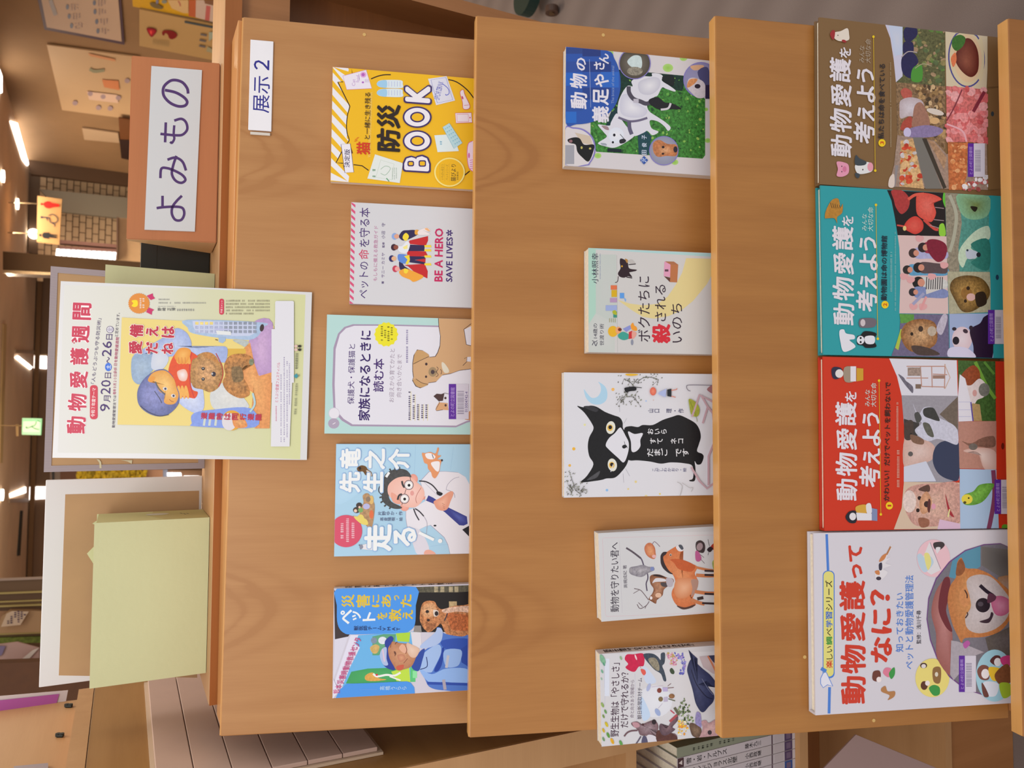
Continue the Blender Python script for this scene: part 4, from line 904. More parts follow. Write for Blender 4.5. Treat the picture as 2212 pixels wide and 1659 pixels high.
a.P([(1908, 1300), (1990, 1270), (1990, 1420), (1860, 1400)], 'c08860')
a.fin('cover_print')
sticker(a, 1655, 945, 1910, 1395, 1750, '013004742-4')

# --- doctor book (light blue)
a = build_book('vet_story_book', 'light blue book with a cartoon bespectacled vet in a white coat', 0, (710, 945, 6.381), (74, 1642), (103, 90), .010, 'L', cover='a9cbe4', spinec='b0cce0')
a.Z(60, 60, 2050, 1680, 'a6cae4'); a.fan([(80, 90), (700, 90), (900, 300), (500, 700), (80, 900)], 'a9cde8', 'bcd8ee')
for q in (((1200, 100), (1180, 500)), ((1720, 130), (1680, 450)), ((1400, 1500), (1650, 1470))): a.L(list(q), 3, '8fb4d6', False)
WH = 'e6e6f2'; SH = '92b4de'
coat = [(1060, 1010), (1170, 980), (1240, 930), (1330, 880), (1260, 600), (1380, 470), (1600, 465), (1780, 480), (1880, 540), (1935, 640), (2050, 760), (2050, 1680), (1670, 1620), (1640, 1480), (1590, 1380), (1400, 1210), (1330, 1230), (1210, 1290), (1080, 1240), (1060, 1120)]
a.P(coat, 'a09cb4'); a.P([(p[0]+6, p[1]+(5 if p[1] < 800 else -5)) for p in coat], 'dedbe6')
a.S([(1130, 1300), (1250, 1270), (1380, 1500), (1350, 1600), (1280, 1620), (1200, 1580)], 'd4d0de'); a.S([(1330, 1560), (1400, 1550), (1475, 1600), (1440, 1640), (1320, 1620)], 'e0a494')
a.L([(1620, 720), (1640, 650), (1720, 570), (1800, 545)], 5, '8a86a0'); a.L([(1620, 720), (1720, 760), (1740, 830)], 6, '8a86a0'); a.L([(1300, 600), (1400, 700), (1500, 800)], 4, '9c98b0')
a.P([(1340, 870), (1375, 798), (1440, 830), (1640, 960), (1905, 1090), (1915, 1190), (1860, 1215), (1800, 1210), (1600, 1030), (1440, 910)], '3a408e'); a.fan([(1660, 980), (1890, 1090), (1900, 1180), (1820, 1190), (1700, 1070)], '3a408e', '5460b0', sm=False)
a.S([(1450, 880), (1540, 830), (1640, 760), (1700, 740), (1720, 780), (1680, 880), (1640, 980), (1580, 1010), (1500, 990), (1460, 930)], 'dc9a84'); a.fan([(1480, 890), (1560, 840), (1640, 790), (1650, 880), (1600, 970), (1520, 970)], 'dc9a84', 'e8b29c')
for y in (905, 935, 962): a.L([(1560+(y-900)*.3, y), (1600, y+25)], 4, 'a06050', False)
a.P([(1840, 1270), (2050, 1150), (2050, 1380), (1940, 1370)], '24242c'); a.E(1465, 1215, 20, 12, '2a2a32')
# head
a.E(1170, 570, 58, 68, 'dc9488', -20, c2='e8a89c'); a.E(1045, 960, 62, 55, 'e09a8c', 10, c2='eaa89a')
a.S([(760, 560), (800, 490), (900, 440), (980, 430), (1070, 450), (1125, 510), (1120, 560), (900, 600), (830, 760), (860, 880), (1010, 960), (960, 985), (860, 970), (760, 900), (730, 830), (745, 700)], '4a4a4c', .3, 4)
for q in (((860, 470), (840, 430)), ((920, 450), (910, 415)), ((975, 440), (975, 405)), ((745, 880), (715, 900)), ((730, 820), (700, 830)), ((790, 930), (765, 950)), ((850, 965), (835, 985))): a.L([q[0], q[1]], 22, '4a4a4c', False)
a.L([(740, 640), (700, 680), (690, 740), (730, 790)], 14, '4a4a50')
a.fan([(850, 620), (960, 550), (1120, 545), (1220, 620), (1300, 700), (1320, 800), (1270, 900), (1180, 965), (1040, 950), (920, 880), (830, 800), (812, 700)], 'e6b4a8', 'ecc6c0', (1150, 760))
a.fan([(860, 760), (880, 880), (960, 920), (1000, 880), (940, 800)], 'e0a090', 'e4a494')
for (x, y) in ((1105, 655), (1045, 845)): a.E(x, y, 66, 68, '4a2830'); a.E(x, y, 58, 60, 'dcd4da'); a.E(x, y, 42, 42, 'eeeef2'); a.E(x+2, y+4, 20, 20, '1c1a22')
a.L([(1065, 715), (1048, 775)], 7, '4a2830', False); a.L([(1130, 595), (1120, 540)], 7, '4a2830', False); a.L([(1015, 895), (1010, 930)], 7, '4a2830', False)
a.L([(1010, 600), (1020, 650), (1045, 690)], 26, '3c3a3e'); a.L([(950, 860), (970, 800), (1010, 780)], 26, '3c3a3e')
a.E(1150, 768, 26, 34, 'dc9c98'); a.L([(1275, 690), (1220, 780), (1200, 850), (1215, 905)], 5, 'a04a44'); a.P([(1290, 860), (1335, 800), (1325, 850)], 'e09080')
a.L([(1245, 600), (1340, 610), (1430, 660), (1500, 740)], 16, '2c2a34'); a.S([(1495, 740), (1570, 770), (1540, 805), (1490, 780)], '24222a'); a.L([(1170, 980), (1200, 1060), (1245, 1140)], 15, '2c2a34'); a.L([(1190, 980), (1250, 1020), (1310, 1085)], 15, '2c2a34'); a.L([(1310, 1085), (1355, 1180), (1345, 1330)], 6, 'a8a4b4')
# fox-coloured dog top right
a.S([(1285, 215), (1330, 215), (1400, 200), (1470, 220), (1500, 140), (1520, 160), (1500, 240), (1550, 250), (1500, 300), (1555, 310), (1540, 380), (1520, 480), (1470, 560), (1430, 540), (1410, 480), (1370, 430), (1360, 370), (1320, 350), (1300, 290)], 'dc9468'); a.S([(1330, 230), (1400, 215), (1470, 260), (1440, 300), (1360, 290)], 'e8e4ea'); a.S([(1410, 350), (1520, 330), (1530, 400), (1510, 470), (1460, 440)], 'e8e4ea'); a.L([(1425, 230), (1445, 290)], 9, '3a3a58', False); a.E(1560, 315, 14, 16, '3c3438')
# small animals and group
a.S([(390, 420), (450, 385), (510, 400), (540, 440), (590, 480), (600, 540), (550, 500), (510, 520), (470, 470), (410, 470)], '6a4a28', .4); a.E(430, 425, 20, 22, '2c2020'); a.S([(520, 450), (580, 480), (590, 530), (540, 500)], 'ccc4c0')
a.S([(470, 800), (540, 770), (600, 850), (635, 950), (610, 1180), (570, 1290), (530, 1230), (490, 1190), (420, 1190), (350, 1130), (330, 1080), (420, 1090), (430, 980), (480, 900)], 'b08c68', .3); a.E(385, 1000, 50, 42, '443a38'); a.E(420, 935, 42, 38, '443a38'); a.E(440, 1120, 50, 60, 'e0cc6c'); a.E(440, 1000, 34, 34, '78a868'); a.E(520, 950, 48, 40, 'b4b4e0'); a.E(590, 1060, 30, 60, 'd8704a'); a.E(590, 860, 30, 60, 'd8b470'); a.E(545, 850, 32, 38, '8c7868'); a.E(370, 1010, 22, 22, 'e8c4b0'); a.E(425, 960, 16, 16, 'e8c4b0'); a.E(365, 1110, 28, 28, 'dcb08c')
a.E(240, 1290, 222, 222, 'd0506c', n=40); a.S([(350, 1100), (420, 1090), (520, 1130), (540, 1200), (450, 1190)], 'e0cc6c')
a.TV('人とペットを救った', 100, 1000, 101, 1001, 'ffffff') if False else None
for k, (x0, y0, y1) in enumerate(((165, 1175, 1415), (240, 1110, 1460), (315, 1170, 1405))): a.tiny(x0, y0, x0+42, y1, 'ecc8d4', 28)
a.T('片野ゆか・作', 680, 1040, 0+1010, 1080, '5c6480', .0) if False else None
a.TV('片野ゆか・作', 675, 1015, 1020, 1075, '5c6484', .004); a.TV('高倉陽樹・絵', 705, 1098, 1020, 1152, '5c6484', .004)
a.L([(415, 1480), (450, 1500), (440, 1540)], 14, '5c6074'); a.S([(430, 1490), (500, 1470), (620, 1440), (635, 1500), (630, 1545), (520, 1545), (440, 1530)], 'e0dce4'); a.E(450, 1505, 26, 30, '8a8ca0')
# big soft title characters
for ch, x0, y0, x1, y1 in (('竜', 150, 150, 440, 430), ('之', 490, 150, 780, 440), ('介', 820, 155, 1115, 440), ('先', 145, 470, 440, 760), ('生', 470, 470, 750, 760), ('走', 490, 1195, 870, 1570), ('る', 890, 1240, 1210, 1500)):
    a.T(ch, x0-10, y0-10, x1+10, y1+10, '8fb2e0', .055); a.T(ch, x0, y0, x1, y1, 'e6e9f6', .036)
a.L([(790, 545), (835, 480)], 34, 'e6e9f6', False); a.L([(1245, 1310), (1450, 1410)], 40, 'e6e9f6', False); a.E(1535, 1425, 30, 30, 'e6e9f6')
a.fin('cover_print')

# --- disaster pet rescue (photo cover)
a = build_book('rescue_team_book', 'blue-titled photo cover of a capped man holding a curly brown dog', 0, (710, 1240, 5.925), (48, 1590), (66, 186), .011, 'R', cover='d8d4de', spinec='ded8dc')
a.Z(40, 100, 1900, 1620, 'c8c4d4')
a.P([(60, 180), (270, 770), (250, 800), (80, 835)], '3a3034'); a.P([(1110, 165), (1900, 140), (1900, 740), (1085, 745), (1100, 650), (1110, 500)], '1e1a1c'); a.P([(1110, 165), (1900, 140), (1900, 215), (1640, 235), (1110, 235)], '5a5648', .6)
for q in ((1350, 190), (1430, 190), (1540, 190), (1610, 190)): a.Z(q[0], 160, q[0]+50, 232, 'a89c80', .4)
a.Z(1540, 350, 1640, 430, 'b8a078', .3); a.P([(1095, 660), (1180, 660), (1190, 740), (1090, 745)], '8c8684')
a.P([(270, 790), (1090, 735), (1050, 1380), (160, 1440), (200, 1330), (330, 1000)], '68aee4'); a.P([(80, 835), (250, 800), (130, 1150), (60, 1350)], 'd0cee0')
a.P([(60, 1420), (280, 780), (380, 780), (340, 900), (400, 940), (280, 1180), (150, 1500), (60, 1580)], 'd8d6ea')
a.fan([(290, 1250), (500, 1210), (790, 1200), (1000, 1200), (1040, 1380), (300, 1400), (220, 1400)], '3f9a5c', '4aa864', sm=False); a.P([(800, 1250), (1030, 1180), (1045, 1380), (870, 1370)], 'b8d848'); a.P([(860, 760), (1045, 745), (1030, 870), (880, 860)], 'a8d040'); a.fan([(560, 800), (700, 770), (860, 770), (850, 860), (640, 1040), (560, 1040)], '5a9c78', '6aa884', sm=False)
a.S([(530, 940), (600, 900), (650, 930), (620, 1010), (560, 1010)], 'c8a868', .2); a.E(690, 850, 55, 48, 'd8dcea', 0, .1); a.E(580, 850, 40, 40, '7a8aa0', 0, .2); a.S([(470, 1300), (560, 1260), (640, 1330), (740, 1350), (600, 1370), (480, 1360)], 'd4a050', .2); a.L([(570, 1275), (620, 1310), (740, 1290), (840, 1300), (920, 1260)], 26, 'e6e6e6'); a.L([(780, 1310), (920, 1360)], 18, 'e6e6e6', False); a.E(615, 1290, 14, 14, 'd03040')
a.P([(1045, 1180), (1110, 1180), (1110, 1380), (1045, 1380)], '58c078'); a.Z(1075, 1240, 1130, 1330, '8adca0')
a.P([(1050, 740), (1180, 745), (1190, 940), (1080, 960)], 'd6d2dc')
# curly dog
a.S([(1165, 560), (1190, 400), (1250, 345), (1350, 350), (1390, 410), (1450, 450), (1600, 410), (1720, 400), (1900, 400), (1900, 780), (1600, 790), (1500, 760), (1440, 640), (1380, 680), (1290, 745), (1230, 710), (1185, 640)], 'b87a50', .75)
a.fan([(1190, 430), (1270, 370), (1350, 380), (1380, 450), (1380, 520), (1280, 560), (1200, 520)], 'c08a60', 'dcac84', a=.6); a.S([(1250, 600), (1300, 640), (1380, 620), (1340, 700), (1260, 720)], '9a6240', .6); a.S([(1340, 460), (1400, 470), (1400, 530), (1350, 540)], 'd8ccc4'); a.E(1262, 480, 22, 20, '2a2020'); a.E(1275, 590, 20, 18, '3a2420'); a.E(1380, 505, 24, 30, '2a2226'); a.S([(1450, 460), (1600, 420), (1900, 410), (1900, 500), (1650, 480), (1500, 500)], 'd4b09c', .6); a.S([(1500, 520), (1600, 500), (1900, 560), (1900, 700), (1600, 720), (1540, 620)], 'b06238', .75)
a.L([(1480, 600), (1510, 530), (1520, 500)], 12, '2a3040', False)
# man in blue
a.S([(1140, 1060), (1250, 960), (1380, 880), (1440, 780), (1380, 690), (1440, 690), (1480, 760), (1700, 800), (1900, 800), (1900, 1480), (1500, 1490), (1300, 1450), (1230, 1340), (1160, 1200)], '4c74c8'); a.S([(1230, 1000), (1400, 900), (1440, 1000), (1350, 1200), (1300, 1260), (1170, 1220), (1180, 1100)], '9cb8e8'); a.S([(1160, 1210), (1320, 1280), (1500, 1210), (1780, 1220), (1780, 1400), (1500, 1380), (1280, 1380)], '8cb0ea')
a.S([(1060, 1180), (1160, 1000), (1230, 960), (1200, 1100), (1150, 1240)], '2c48a0'); a.S([(1170, 920), (1350, 760), (1390, 690), (1440, 700), (1460, 760), (1420, 880), (1250, 950)], 'a8bce6'); a.S([(1450, 850), (1780, 830), (1780, 1000), (1700, 960), (1500, 960)], '2e50b0'); a.P([(1690, 960), (1780, 900), (1780, 1180), (1700, 1130)], '2a48a4'); a.S([(1350, 1230), (1430, 1050), (1450, 950), (1480, 960), (1450, 1150), (1400, 1240)], '2040a0')
a.S([(1480, 980), (1690, 970), (1690, 1100), (1640, 1180), (1500, 1180)], '92b2e8'); a.L([(1530, 1040), (1505, 1200)], 34, 'b8b8c8', False); a.L([(1260, 1395), (1420, 1400), (1780, 1410)], 34, '2a4aa8'); a.L([(1470, 1350), (1490, 1480)], 40, 'a8a0b0', False); a.L([(1170, 1220), (1260, 1180), (1250, 1060)], 10, '1e2c68')
a.fan([(740, 900), (800, 860), (900, 880), (1050, 900), (1160, 960), (1120, 1060), (1060, 1180), (960, 1220), (880, 1230), (800, 1150), (750, 1040)], 'b07858', 'cc9674', (920, 1040), .1); a.fan([(1000, 880), (1060, 900), (1160, 960), (1120, 1060), (1050, 1060), (1000, 980)], 'd4b09c', 'e0c4b4', sm=True); a.L([(850, 900), (860, 880), (880, 870)], 9, '6a4030'); a.L([(835, 990), (850, 1020), (848, 1050)], 9, '5c3428'); a.L([(790, 940), (800, 880)], 12, '8a5440'); a.L([(1010, 1080), (960, 1140)], 8, '8a5040'); a.fan([(880, 1040), (960, 1030), (980, 1090), (910, 1120)], 'b87860', 'd49a78')
a.S([(900, 950), (940, 895), (985, 930), (1000, 990), (960, 1010)], 'dca890'); a.L([(985, 920), (1000, 970), (985, 1020)], 8, '7a3c30'); a.E(850, 1010, 24, 12, '6a4438', 70); a.S([(870, 1180), (960, 1160), (940, 1225), (880, 1230)], 'c45c48')
a.S([(720, 860), (790, 795), (830, 830), (790, 900), (760, 960), (780, 1080), (850, 1220), (760, 1210), (690, 1140), (740, 1060), (730, 960)], '2c3e98'); a.S([(680, 960), (740, 940), (740, 1080), (760, 1160), (700, 1160), (655, 1050)], 'a8b8e0'); a.L([(690, 960), (715, 1120)], 20, 'd4bcd4', False)
# title panels
bl = '4a92e6'
a.S([(105, 180), (105, 400), (108, 600), (140, 700), (200, 755), (280, 772), (600, 765), (900, 750), (1000, 745), (1080, 690), (1110, 600), (1115, 400), (1118, 165), (600, 180)], bl, 0, 3)
a.P([(90, 1590), (140, 1480), (230, 1405), (600, 1390), (1000, 1372), (1050, 1390), (1095, 1450), (1102, 1540)], bl)
YT = 'd8ba34'
a.T('災害にあった', 165, 255, 1065, 425, YT, .02) if False else None
for ch, x0, x1 in (('災', 165, 330), ('害', 350, 530), ('に', 555, 650), ('あ', 675, 800), ('っ', 835, 905), ('た', 920, 1062)): a.T(ch, x0, 262 if ch != 'っ' else 270, x1, 425 if ch != 'っ' else 335, YT, .024)
for ch, x0, x1, c_, y0, y1 in (('ペ', 150, 300, 'e4e8f4', 455, 640), ('ッ', 300, 415, 'e4e8f4', 470, 590), ('ト', 435, 598, 'e4e8f4', 485, 600), ('を', 615, 750, YT, 490, 580), ('救', 770, 930, YT, 445, 605), ('え', 945, 1078, YT, 460, 580)): a.T(ch, x0, y0, x1, y1, c_, .026)
a.TV('獣医師チームVMAT', 320, 660, 918, 722, '1e2a5c', .012); a.TV('高橋うらら', 650, 1430, 1000, 1485, 'bcd8f4', .004)
a.tiny(395, 1470, 620, 1476, '8cbcf0', 8)
a.P([(60, 1340), (40, 1600), (60, 1600), (130, 1500)], 'd8d6ea')
for i, ch in enumerate('熊本災害時動物救援センター'[:12]):
    x = 88+i*24.5; y = 1500-i*60; a.T(ch, x-32, y-28, x+58, y+26, 'c04a80', .014)
a.fin('cover_print')
a.spine_text('災害にあったペットを救え', .012, .150, '20243c', .0095)

# ================= ROW 2
a = build_book('prosthetics_book', 'blue and green photo cover of a white dog with a prosthetic leg', 1, (1200, 85, 5.353), (108, 1462), (118, 86), .014, 'L', cover='d2ccd0', spinec='d8d0c8')
a.Z(100, 70, 1900, 1620, 'cec9d0')
for (x, y, s_) in ((1300, 330, 60), (640, 155, 30), (1480, 215, 45), (1740, 810, 26), (490, 1345, 40), (1380, 1420, 40), (1760, 1170, 34)): a.E(x, y, s_, s_*.8, 'a8cc78', c2='8cc050')
gr = '3a7a34'
a.P([(405, 950), (740, 900), (730, 350), (1250, 400), (1480, 420), (1730, 690), (1730, 1340), (1700, 1380), (470, 1300), (405, 1100)], gr, .8); a.P([(730, 350), (1480, 420), (1480, 600), (1200, 560), (900, 560), (740, 820), (640, 960), (600, 940), (740, 600)], '14342c', .5)
a.dots([(780, 480), (1470, 430), (1720, 700), (1720, 1340), (480, 1290), (420, 960)], 190, 16, ['5c9a44', '2c6428', '7cae50', '1e4c28', '90b458', '468a3c'], 3, a=.4)
a.P([(600, 1260), (760, 1270), (760, 1310), (600, 1300)], '10202c'); a.P([(950, 1100), (1050, 1060), (1110, 1120), (1070, 1340), (960, 1330)], '1c4450', .2); a.P([(560, 1050), (640, 850), (760, 750), (760, 900), (660, 960)], '12343c')
# the white dog
WD_ = 'd4d4e2'
a.S([(1115, 395), (1200, 400), (1240, 430), (1230, 480), (1320, 540), (1385, 590), (1370, 605), (1280, 575), (1230, 560), (1180, 650), (1140, 670), (1060, 740), (1080, 830), (1180, 900), (1270, 960), (1330, 1020), (1300, 1060), (1260, 1010), (1180, 950), (1090, 940), (1110, 1030), (1190, 1070), (1120, 1110), (1060, 1060), (1020, 1080), (920, 1120), (880, 1080), (860, 960), (730, 900), (720, 760), (760, 640), (830, 540), (890, 545), (880, 480), (1000, 430), (1110, 430)], WD_, 0, 4)
a.fan([(760, 660), (850, 640), (950, 740), (1060, 820), (1000, 900), (840, 900), (750, 840)], 'c4c4d8', 'e2e2ec'); a.fan([(960, 500), (1100, 440), (1200, 460), (1200, 560), (1100, 640), (980, 620)], 'c0c0d2', 'dedee8')
hd = [(700, 860), (640, 960), (620, 1000), (500, 985), (500, 1010), (560, 1080), (590, 1130), (500, 1190), (500, 1215), (580, 1240), (680, 1255), (800, 1200), (910, 1120), (900, 1080), (830, 1020), (740, 900)]
a.S(hd, WD_, 0, 4); a.E(700, 1110, 90, 90, 'd6dcee', c2='e2e4ee'); a.S([(530, 1000), (600, 1010), (615, 1050), (570, 1040)], '9a8088'); a.S([(520, 1200), (580, 1205), (590, 1230), (540, 1225)], '9aa0b0')
a.E(678, 1108, 15, 17, '20202c'); a.E(662, 1192, 13, 14, '20202c'); a.S([(740, 1165), (790, 1150), (815, 1175), (790, 1200), (745, 1205)], '24242e'); a.L([(745, 1098), (790, 1150)], 6, '30303a', False)
a.L([(725, 905), (790, 930), (860, 950), (960, 940), (1060, 910)], 26, '6a6480'); a.L([(850, 950), (855, 1030), (880, 1100)], 44, '5c5874'); a.L([(845, 545), (850, 620), (900, 690), (980, 720), (1060, 745), (1170, 690)], 48, '4a4656'); a.Z(900, 690, 960, 735, 'b8b4c4')
a.S([(1080, 700), (1180, 670), (1260, 730), (1340, 740), (1440, 790), (1440, 812), (1340, 810), (1220, 820), (1100, 760)], '1c1c24'); a.L([(1215, 815), (1300, 800), (1330, 740)], 24, 'c8c4d0'); a.S([(1240, 430), (1360, 420), (1360, 540), (1250, 490)], '141c20')
# round vignettes
def vig(x, y, r, c1, c2, rim='8078c0'): a.E(x, y, r+10, r+10, rim, n=32); a.E(x, y, r, r, c1, n=32, c2=c2)
vig(915, 280, 175, '4a443c', '7c746c'); a.S([(830, 250), (900, 190), (980, 200), (1000, 280), (980, 340), (900, 330), (850, 300)], 'c4d4d8', .1); a.E(915, 370, 90, 50, '8a8478', 0, .6); a.Z(700, 60, 1130, 138, 'c48a3c') if False else None
vig(1680, 470, 195, '8886b4', '9c9cc0'); a.S([(1560, 310), (1700, 300), (1700, 340), (1600, 360)], 'd4a888'); a.S([(1640, 380), (1760, 330), (1790, 560), (1720, 560)], '4c4c78'); a.S([(1520, 550), (1540, 460), (1620, 450), (1720, 510), (1730, 660), (1640, 680), (1570, 620)], 'ccc4d0', .1); a.S([(1520, 560), (1545, 470), (1640, 460), (1600, 520)], 'd49060', .3); a.E(1640, 545, 34, 26, '302838'); a.Z(1730, 530, 1800, 690, '2c2444')
vig(1250, 1290, 160, '8a8ca4', 'a0a4bc'); a.S([(1130, 1200), (1200, 1165), (1290, 1210), (1390, 1220), (1410, 1280), (1390, 1350), (1280, 1350), (1180, 1360), (1130, 1300)], 'b4744c', .4); a.fan([(1200, 1240), (1300, 1240), (1360, 1290), (1280, 1330), (1200, 1320)], 'b87a50', 'd4a078', a=.3); a.E(1242, 1248, 16, 15, '2a1c20'); a.E(1240, 1325, 15, 13, '3a2420'); a.E(1385, 1275, 24, 36, '2a2430')
a.S([(110, 1035), (200, 1020), (320, 1040), (420, 1120), (460, 1230), (450, 1340), (400, 1430), (360, 1460), (110, 1450)], '8078c0'); a.S([(112, 1050), (200, 1036), (310, 1055), (405, 1130), (445, 1235), (435, 1335), (390, 1420), (345, 1450), (112, 1445)], 'd2ccd2')
a.Z(112, 1225, 215, 1445, '9c9ca8'); a.P([(220, 1080), (400, 1120), (430, 1230), (300, 1200)], 'c8b8a8'); a.S([(140, 1160), (220, 1135), (280, 1150), (330, 1220), (440, 1220), (435, 1300), (380, 1415), (300, 1360), (250, 1300), (230, 1220), (160, 1200)], '16161a'); a.E(300, 1255, 12, 16, 'b8b060'); a.E(398, 1265, 14, 12, 'b8b060'); a.E(175, 1180, 20, 18, '8a6068')
# blue check panel
a.S([(118, 90), (590, 130), (680, 230), (730, 350), (750, 480), (740, 620), (680, 780), (560, 900), (400, 965), (240, 985), (118, 970), (115, 500)], '2a52a8', 0, 4)
for q in ((118, 98, 310, 170, '2c4488'), (310, 110, 520, 200, '24387c'), (310, 260, 640, 380, '243c84'), (118, 260, 310, 380, '2c4c9c'), (310, 560, 640, 700, '24408c'), (118, 700, 310, 830, '2a50a0'), (520, 380, 730, 560, '2c64c0'), (118, 390, 310, 540, '2460c0'), (118, 840, 240, 970, '2868c4')): a.Z(*q)
WT = 'dcd8e6'
for ch, x0, y0, x1, y1 in (('動', 172, 615, 365, 805), ('物', 165, 400, 365, 570), ('の', 240, 215, 350, 365), ('義', 420, 775, 615, 965), ('足', 430, 570, 615, 760), ('や', 445, 405, 615, 555), ('さ', 440, 265, 565, 355), ('ん', 500, 165, 615, 285)): a.T(ch, x0, y0, x1, y1, WT, .026)
a.L([(390, 235), (405, 790)], 4, 'a8b4dc', False); a.T('The brace of the animal', 645, 310, 675, 745, '8ca0d0', 0)
a.TV('沢田俊子', 975, 992, 1420, 1048, 'c8d4ec', .012) if False else None
a.P([(975, 1400), (1020, 1350), (1068, 1400), (1020, 1450)], '2a50a4'); a.T('沢', 990, 1375, 1050, 1425, 'c8d4ec', .01)
for ch, y in (('田', 1310), ('俊', 1225), ('子', 1135)): a.T(ch, 995, y-26, 1050, y+26, 'c8d4ec', .016)
a.fin('cover_print')

a = build_book('survival_stories_book', 'cream-grey book with a black cat, red 殺 and a pink box, upper middle of its board', 1, (1240, 520, 6.381), (200, 1538), (196, 98), .021, 'L', cover='c6c4c6', spinec='d4cecc')
a.Z(190, 90, 1950, 1590, 'c8c6c8'); a.Z(190, 95, 300, 1540, 'a8ccc0'); a.fan([(190, 1150), (300, 1000), (560, 1050), (560, 1540), (190, 1540)], 'c0c6c4', 'c8c8ca', sm=False); a.P([(300, 120), (2050, 230), (2050, 180), (300, 95)], 'a8ccd0'); a.fan([(300, 190), (580, 190), (590, 1150), (300, 1000)], 'bcc4c2', 'c0c4c4', sm=False)
a.L([(590, 200), (600, 1540)], 3, '9aa0a0', False)
a.P([(1545, 240), (1950, 250), (1950, 380), (1830, 600), (1640, 830), (1480, 960), (1300, 1040), (1100, 1075), (950, 1050), (800, 960), (600, 815), (760, 865), (950, 890), (1150, 870), (1290, 770), (1400, 610), (1490, 440)], 'd8c890')
K2 = '2c1a2e'
a.T('小林照幸', 245, 168, 335, 590, '343248', .006); a.T('KOBAYASHI TERUYUKI', 352, 180, 368, 525, '7a80a8', 0); a.T('14歳の', 262, 1140, 322, 1345, '343248', .006) ; a.T('世渡り術', 352, 1145, 412, 1445, '343248', .002); a.L([(250, 1440), (275, 1400), (300, 1450), (320, 1400)], 9, '343248'); a.L([(250, 1375), (290, 1395), (320, 1375)], 8, '343248')
a.T('ボクたちに', 880, 490, 1045, 1392, K2, .002); a.T('される', 1115, 605, 1265, 1115, K2, .002); a.T('殺', 1070, 1145, 1330, 1415, 'cc2838', .045); a.T('いのち', 1340, 865, 1490, 1405, K2, .002)
a.S([(640, 245), (700, 265), (740, 300), (760, 380), (860, 400), (850, 415), (760, 430), (800, 500), (740, 490), (690, 510), (630, 495), (605, 450), (640, 380), (630, 300)], '2c1a24'); a.L([(610, 490), (600, 560), (565, 578)], 9, '2c1a24'); a.E(660, 352, 10, 14, 'd8a020'); a.S([(700, 250), (740, 265), (730, 310)], 'b08040'); a.S([(740, 280), (800, 260), (850, 320), (790, 320)], 'b8b4b4'); a.L([(750, 330), (850, 320)], 12, '3a3038', False); a.L([(750, 430), (850, 410)], 16, '2c1a24', False); a.L([(720, 500), (800, 515)], 14, '2c1a24', False)
a.P([(1245, 290), (1330, 290), (1330, 500), (1235, 490)], 'd898b8'); a.P([(1330, 320), (1340, 300), (1435, 330), (1420, 575), (1320, 570)], 'b47048'); a.P([(1250, 285), (1375, 288), (1435, 330), (1330, 330)], 'a86c4c'); a.P([(1240, 490), (1325, 510), (1320, 570), (1260, 510)], '5c3830'); a.Z(1250, 395, 1300, 425, '604050')
a.E(535, 1250, 68, 75, 'e0ae28'); a.E(610, 1235, 40, 50, 'e4a070'); a.S([(610, 1290), (680, 1255), (760, 1300), (750, 1350), (680, 1370), (615, 1340)], '3c9c90'); a.P([(670, 1215), (770, 1165), (790, 1210), (720, 1260)], '8890d0'); a.P([(755, 1260), (800, 1240), (815, 1345), (750, 1355)], 'c43038'); a.S([(800, 1250), (860, 1270), (840, 1330), (800, 1350)], 'dc9c90'); a.S([(780, 1170), (810, 1130), (830, 1170), (860, 1190), (865, 1240), (800, 1230)], 'e89830'); a.E(800, 1400, 18, 40, '888ca0'); a.E(630, 1225, 26, 22, '6a2c20')
for (x0, y0, x1, y1, c_) in ((505, 615, 590, 675, 'd87048'), (515, 680, 590, 775, 'd0a81c'), (495, 790, 590, 850, 'b090b8'), (435, 890, 590, 965, '98a8d8'), (540, 975, 590, 1060, '3c8c7c'), (630, 720, 690, 795, '5c98e0')): a.Z(x0, y0, x1, y1, c_)
a.S([(530, 970), (570, 960), (590, 1020), (540, 1010)], 'a8b030'); a.S([(690, 790), (715, 810), (705, 840)], '78a8e4')
for k in range(4): a.L([(488+k*26, 1070), (488+k*26, 1125)], 7, '9c9468', False)
a.fin('cover_print')

a = build_book('black_cat_picture_book', 'white picture book with a large staring black cat under a blue moon', 1, (1200, 790, 5.625), (104, 1604), (100, 80), .012, 'L', cover='d4d4de', spinec='d8d8e0')
K3 = '17171c'
a.Z(90, 70, 1950, 1620, 'd4d4de')
a.S([(520, 195), (600, 250), (630, 330), (615, 420), (540, 470), (440, 460), (370, 390), (345, 285), (380, 330), (440, 390), (510, 375), (550, 310), (545, 240)], 'a8cce6', 0, 4)
for (x, y, s_, c_) in ((698, 288, 20, 'e8b468'), (355, 718, 14, 'dcd8a0'), (222, 1010, 20, 'e4b040'), (172, 1212, 17, 'e0b058'), (975, 1410, 15, 'dcc88c'), (883, 1498, 12, 'dcc890'), (1268, 1558, 12, 'dcc878'), (1100, 1590, 20, 'dccc90'), (625, 1512, 16, '8cb8e8'), (1100, 428, 10, 'a8c0e8'), (1190, 418, 8, 'd0b8b8')): a.E(x, y, s_, s_, c_)
body = [(830, 790), (900, 735), (1000, 745), (1060, 720), (1180, 720), (1300, 660), (1420, 620), (1500, 600), (1600, 640), (1700, 700), (1750, 780), (1765, 870), (1740, 960), (1720, 1040), (1780, 1070), (1800, 1110), (1770, 1190), (1720, 1200), (1690, 1160), (1700, 1250), (1695, 1390), (1640, 1405), (1625, 1390), (1670, 1365), (1665, 1220), (1560, 1185), (1400, 1175), (1280, 1190), (1150, 1165), (1000, 1150), (900, 1150), (870, 1100)]
a.S(body, K3, .2, 4)
